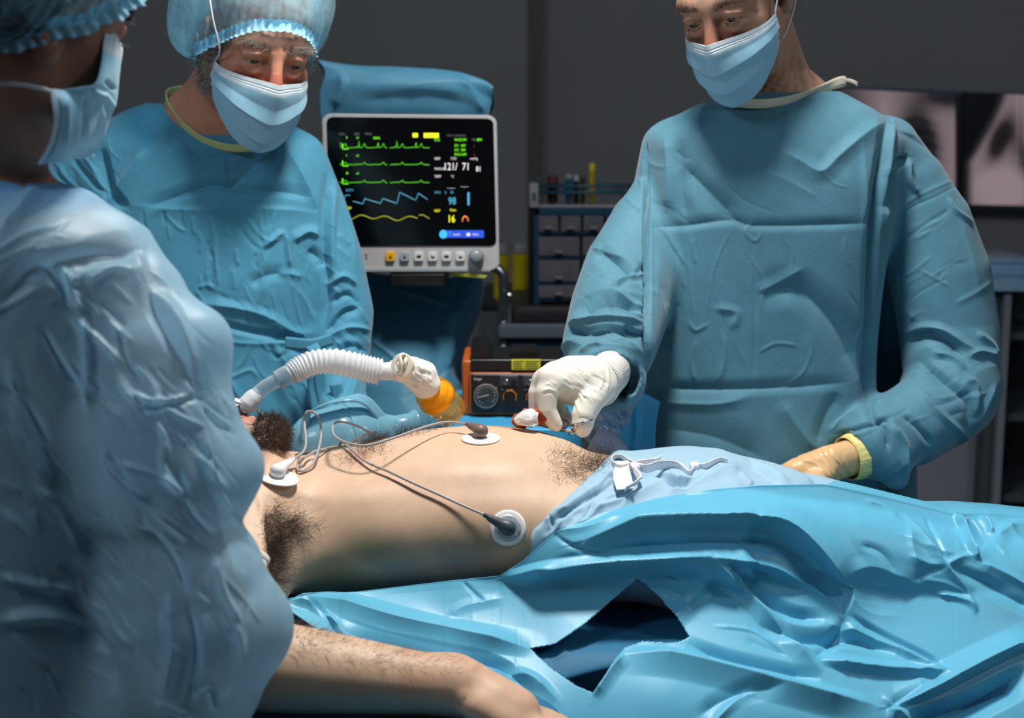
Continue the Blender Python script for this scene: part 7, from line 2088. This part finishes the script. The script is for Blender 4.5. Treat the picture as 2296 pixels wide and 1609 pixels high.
e, c, n = electrode('round foil printed electrode pad on the flank under the dark connector', 1139, 1183, .0225, 1.0, True)
lead('electrode lead with dark grey connector running up the flank', c, n, on(1100, 1164, .010), [on(1085, 1156, .009), on(1040, 1138, .008), on(980, 1112, .007), on(920, 1086, .007), on(870, 1064, .007), on(830, 1048, .007), on(800, 1024, .006), on(778, 1004, .006), on(770, 996, .006), P(760, 1000, 1.99), P(755, 1010, 2.04), P(760, 1040, 2.11)], M['condark'])
# ---- swab forceps and gauze
M['forceps'] = simple('forceps_steel', (180, 184, 188), .2, 1.0, var=.03)
M['gauze'] = cloth('white_gauze', (240, 234, 232), .85, var=.04, bump=.7, fine=420)
M['gauze_red'] = cloth('iodine_soaked_gauze', (156, 62, 28), .7, var=.18, bump=.7, fine=420)
fc = empty('forceps', P(1290, 965, 1.95), 'steel ring handled forceps in the gloved right hand over the belly', 'forceps')
yy = 1.945
rc = P(1306, 946, 1.946)
th = np.linspace(0, 2 * np.pi, 41)
ring = [rc + np.array([.0150 * math.cos(a), .0175 * math.sin(a), .0045 * math.cos(a) - .0030 * math.sin(a)]) for a in th]
tube('finger_ring', ring, .0017, M['forceps'], fc, 90, 10, caps=False)
tube('shank', [P(1292, 950, 1.930), P(1289, 961, 1.934), P(1284, 968, 1.945), P(1275, 973, 1.95)], [.0022, .0024, .0022, .0016], M['forceps'], fc, 20, 10)
rc2 = P(1258, 950, 1.965)
tube('finger_ring', [rc2 + np.array([.010 * math.cos(a), .004 * math.sin(a), .006 * math.sin(a)]) for a in th], .0016, M['forceps'], fc, 90, 10, caps=False)
tube('shank', [P(1300, 968, 1.948), P(1275, 966, 1.95), P(1250, 962, 1.955), P(1222, 955, 1.96), P(1195, 948, 1.963), P(1176, 944, 1.965)], [.0016, .0024, .0022, .0020, .0018, .0015], M['forceps'], fc, 30, 10)
lathe('pivot', [(-.003, 0), (-.003, .003), (.003, .003), (.003, 0)], P(1284, 967, 1.946), (0, 1, .2), M['forceps'], fc, 16)
gz = empty('gauze_swab', P(1180, 945, 1.965), 'folded gauze swab, white in the middle and red-brown at the ends', 'swab')
rows = [prow([(1156, 930, 1.935), (1175, 919, 1.930), (1193, 916, 1.932), (1210, 922, 1.940)]), prow([(1152, 938, 1.925), (1168, 930, 1.915), (1188, 926, 1.915), (1207, 928, 1.925)]), prow([(1154, 946, 1.920), (1172, 942, 1.908), (1190, 940, 1.908), (1206, 938, 1.920)]), prow([(1160, 953, 1.920), (1176, 954, 1.910), (1192, 955, 1.910), (1207, 952, 1.920)])]
solid(patch('gauze_fold', rows, 50, 40, M['gauze'], gz, [((1156, 944, 1180, 952, 1206, 955), 2, 5, 5)], .004, (3, 120, .001)), .004)
F2 = Field(P(1140, 965, 1.900) - .01, P(1245, 910, 1.960) + .01, .0013)
F2.chain(px_chain([(1157, 934, 1.932, 7), (1154, 945, 1.926, 8), (1160, 952, 1.926, 7), (1174, 954, 1.928, 8)]), .003)
F2.chain(px_chain([(1200, 920, 1.936, 7), (1212, 926, 1.935, 11), (1222, 936, 1.933, 8), (1232, 942, 1.932, 2.5)]), .004)
F2.chain(px_chain([(1196, 930, 1.936, 8), (1204, 944, 1.934, 9), (1214, 946, 1.933, 6)]), .004)
F2.chain(px_chain([(1178, 922, 1.938, 8), (1182, 940, 1.942, 12), (1190, 950, 1.938, 8)]), .006)
V, q, t = F2.surface(1)
garment('soaked_end', V, q, t, M['gauze_red'], gz, [], (8, 160, .001))
# ---- clear bag and padded arm behind the belly
M['cling'] = glass('clear_bag', (206, 222, 232), .12, .25)
F2 = Field(P(1310, 1010, 2.10) - .03, P(1450, 880, 2.26) + .03, .003)
F2.chain(px_chain([(1405, 895, 2.20, 24), (1380, 930, 2.19, 36), (1352, 955, 2.18, 38), (1330, 975, 2.17, 20)]), .01, ((0, 1.0, 0), .5))
V, q, t = F2.surface(1)
pb = garment('plastic_bag', V, q, t, M['cling'], None, crinkle(np.random.default_rng(9), [(1330, 900), (1410, 890), (1400, 980), (1320, 990)], 40, 30, 40, .9, 4, 7), (6, 60, .006))
tag(pb, 'crinkled clear plastic bag between the gown cuff and the belly', 'bag')
M['lilac'] = cloth('lilac_grey_pad', (148, 154, 178), .6, var=.05)
cu = empty('arm_cuff', P(1345, 1000, 2.14), 'lilac-grey padded cuff behind the belly next to the gown', 'cuff')
tube('pad', [P(1330, 988, 2.155), P(1352, 1000, 2.15), P(1372, 1022, 2.14), P(1384, 1045, 2.135)], [.022, .026, .028, .026], M['lilac'], cu, 30, 24)
for k in range(2):
    o = spline([P(1330, 988, 2.155), P(1352, 1000, 2.15), P(1372, 1022, 2.14), P(1384, 1045, 2.135)], 11)[3 + 4 * k]
    lathe('seam', [(-.0015, .024), (0, .0285), (.0015, .024)], o, (.5, 0, -.8), M['lilac'], cu, 24)
bsd = patch('side_sheet', [prow([(1360, 870, 2.20), (1400, 872, 2.21), (1440, 880, 2.22), (1480, 900, 2.22)]), prow([(1340, 950, 2.17), (1390, 950, 2.18), (1430, 950, 2.19), (1470, 960, 2.19)]), prow([(1330, 1060, 2.155), (1390, 1060, 2.16), (1430, 1060, 2.165), (1470, 1060, 2.17)]), prow([(1330, 1250, 2.15), (1390, 1250, 2.15), (1430, 1250, 2.155), (1470, 1250, 2.16)])], 50, 60, M['blueplain'], None, [((1420, 880, 1425, 960, 1415, 1050), 5, 12, 12)], .0012, (3, 30, .003))
tag(bsd, 'bright blue sheet hanging over the far table edge beside the gown', 'drape')
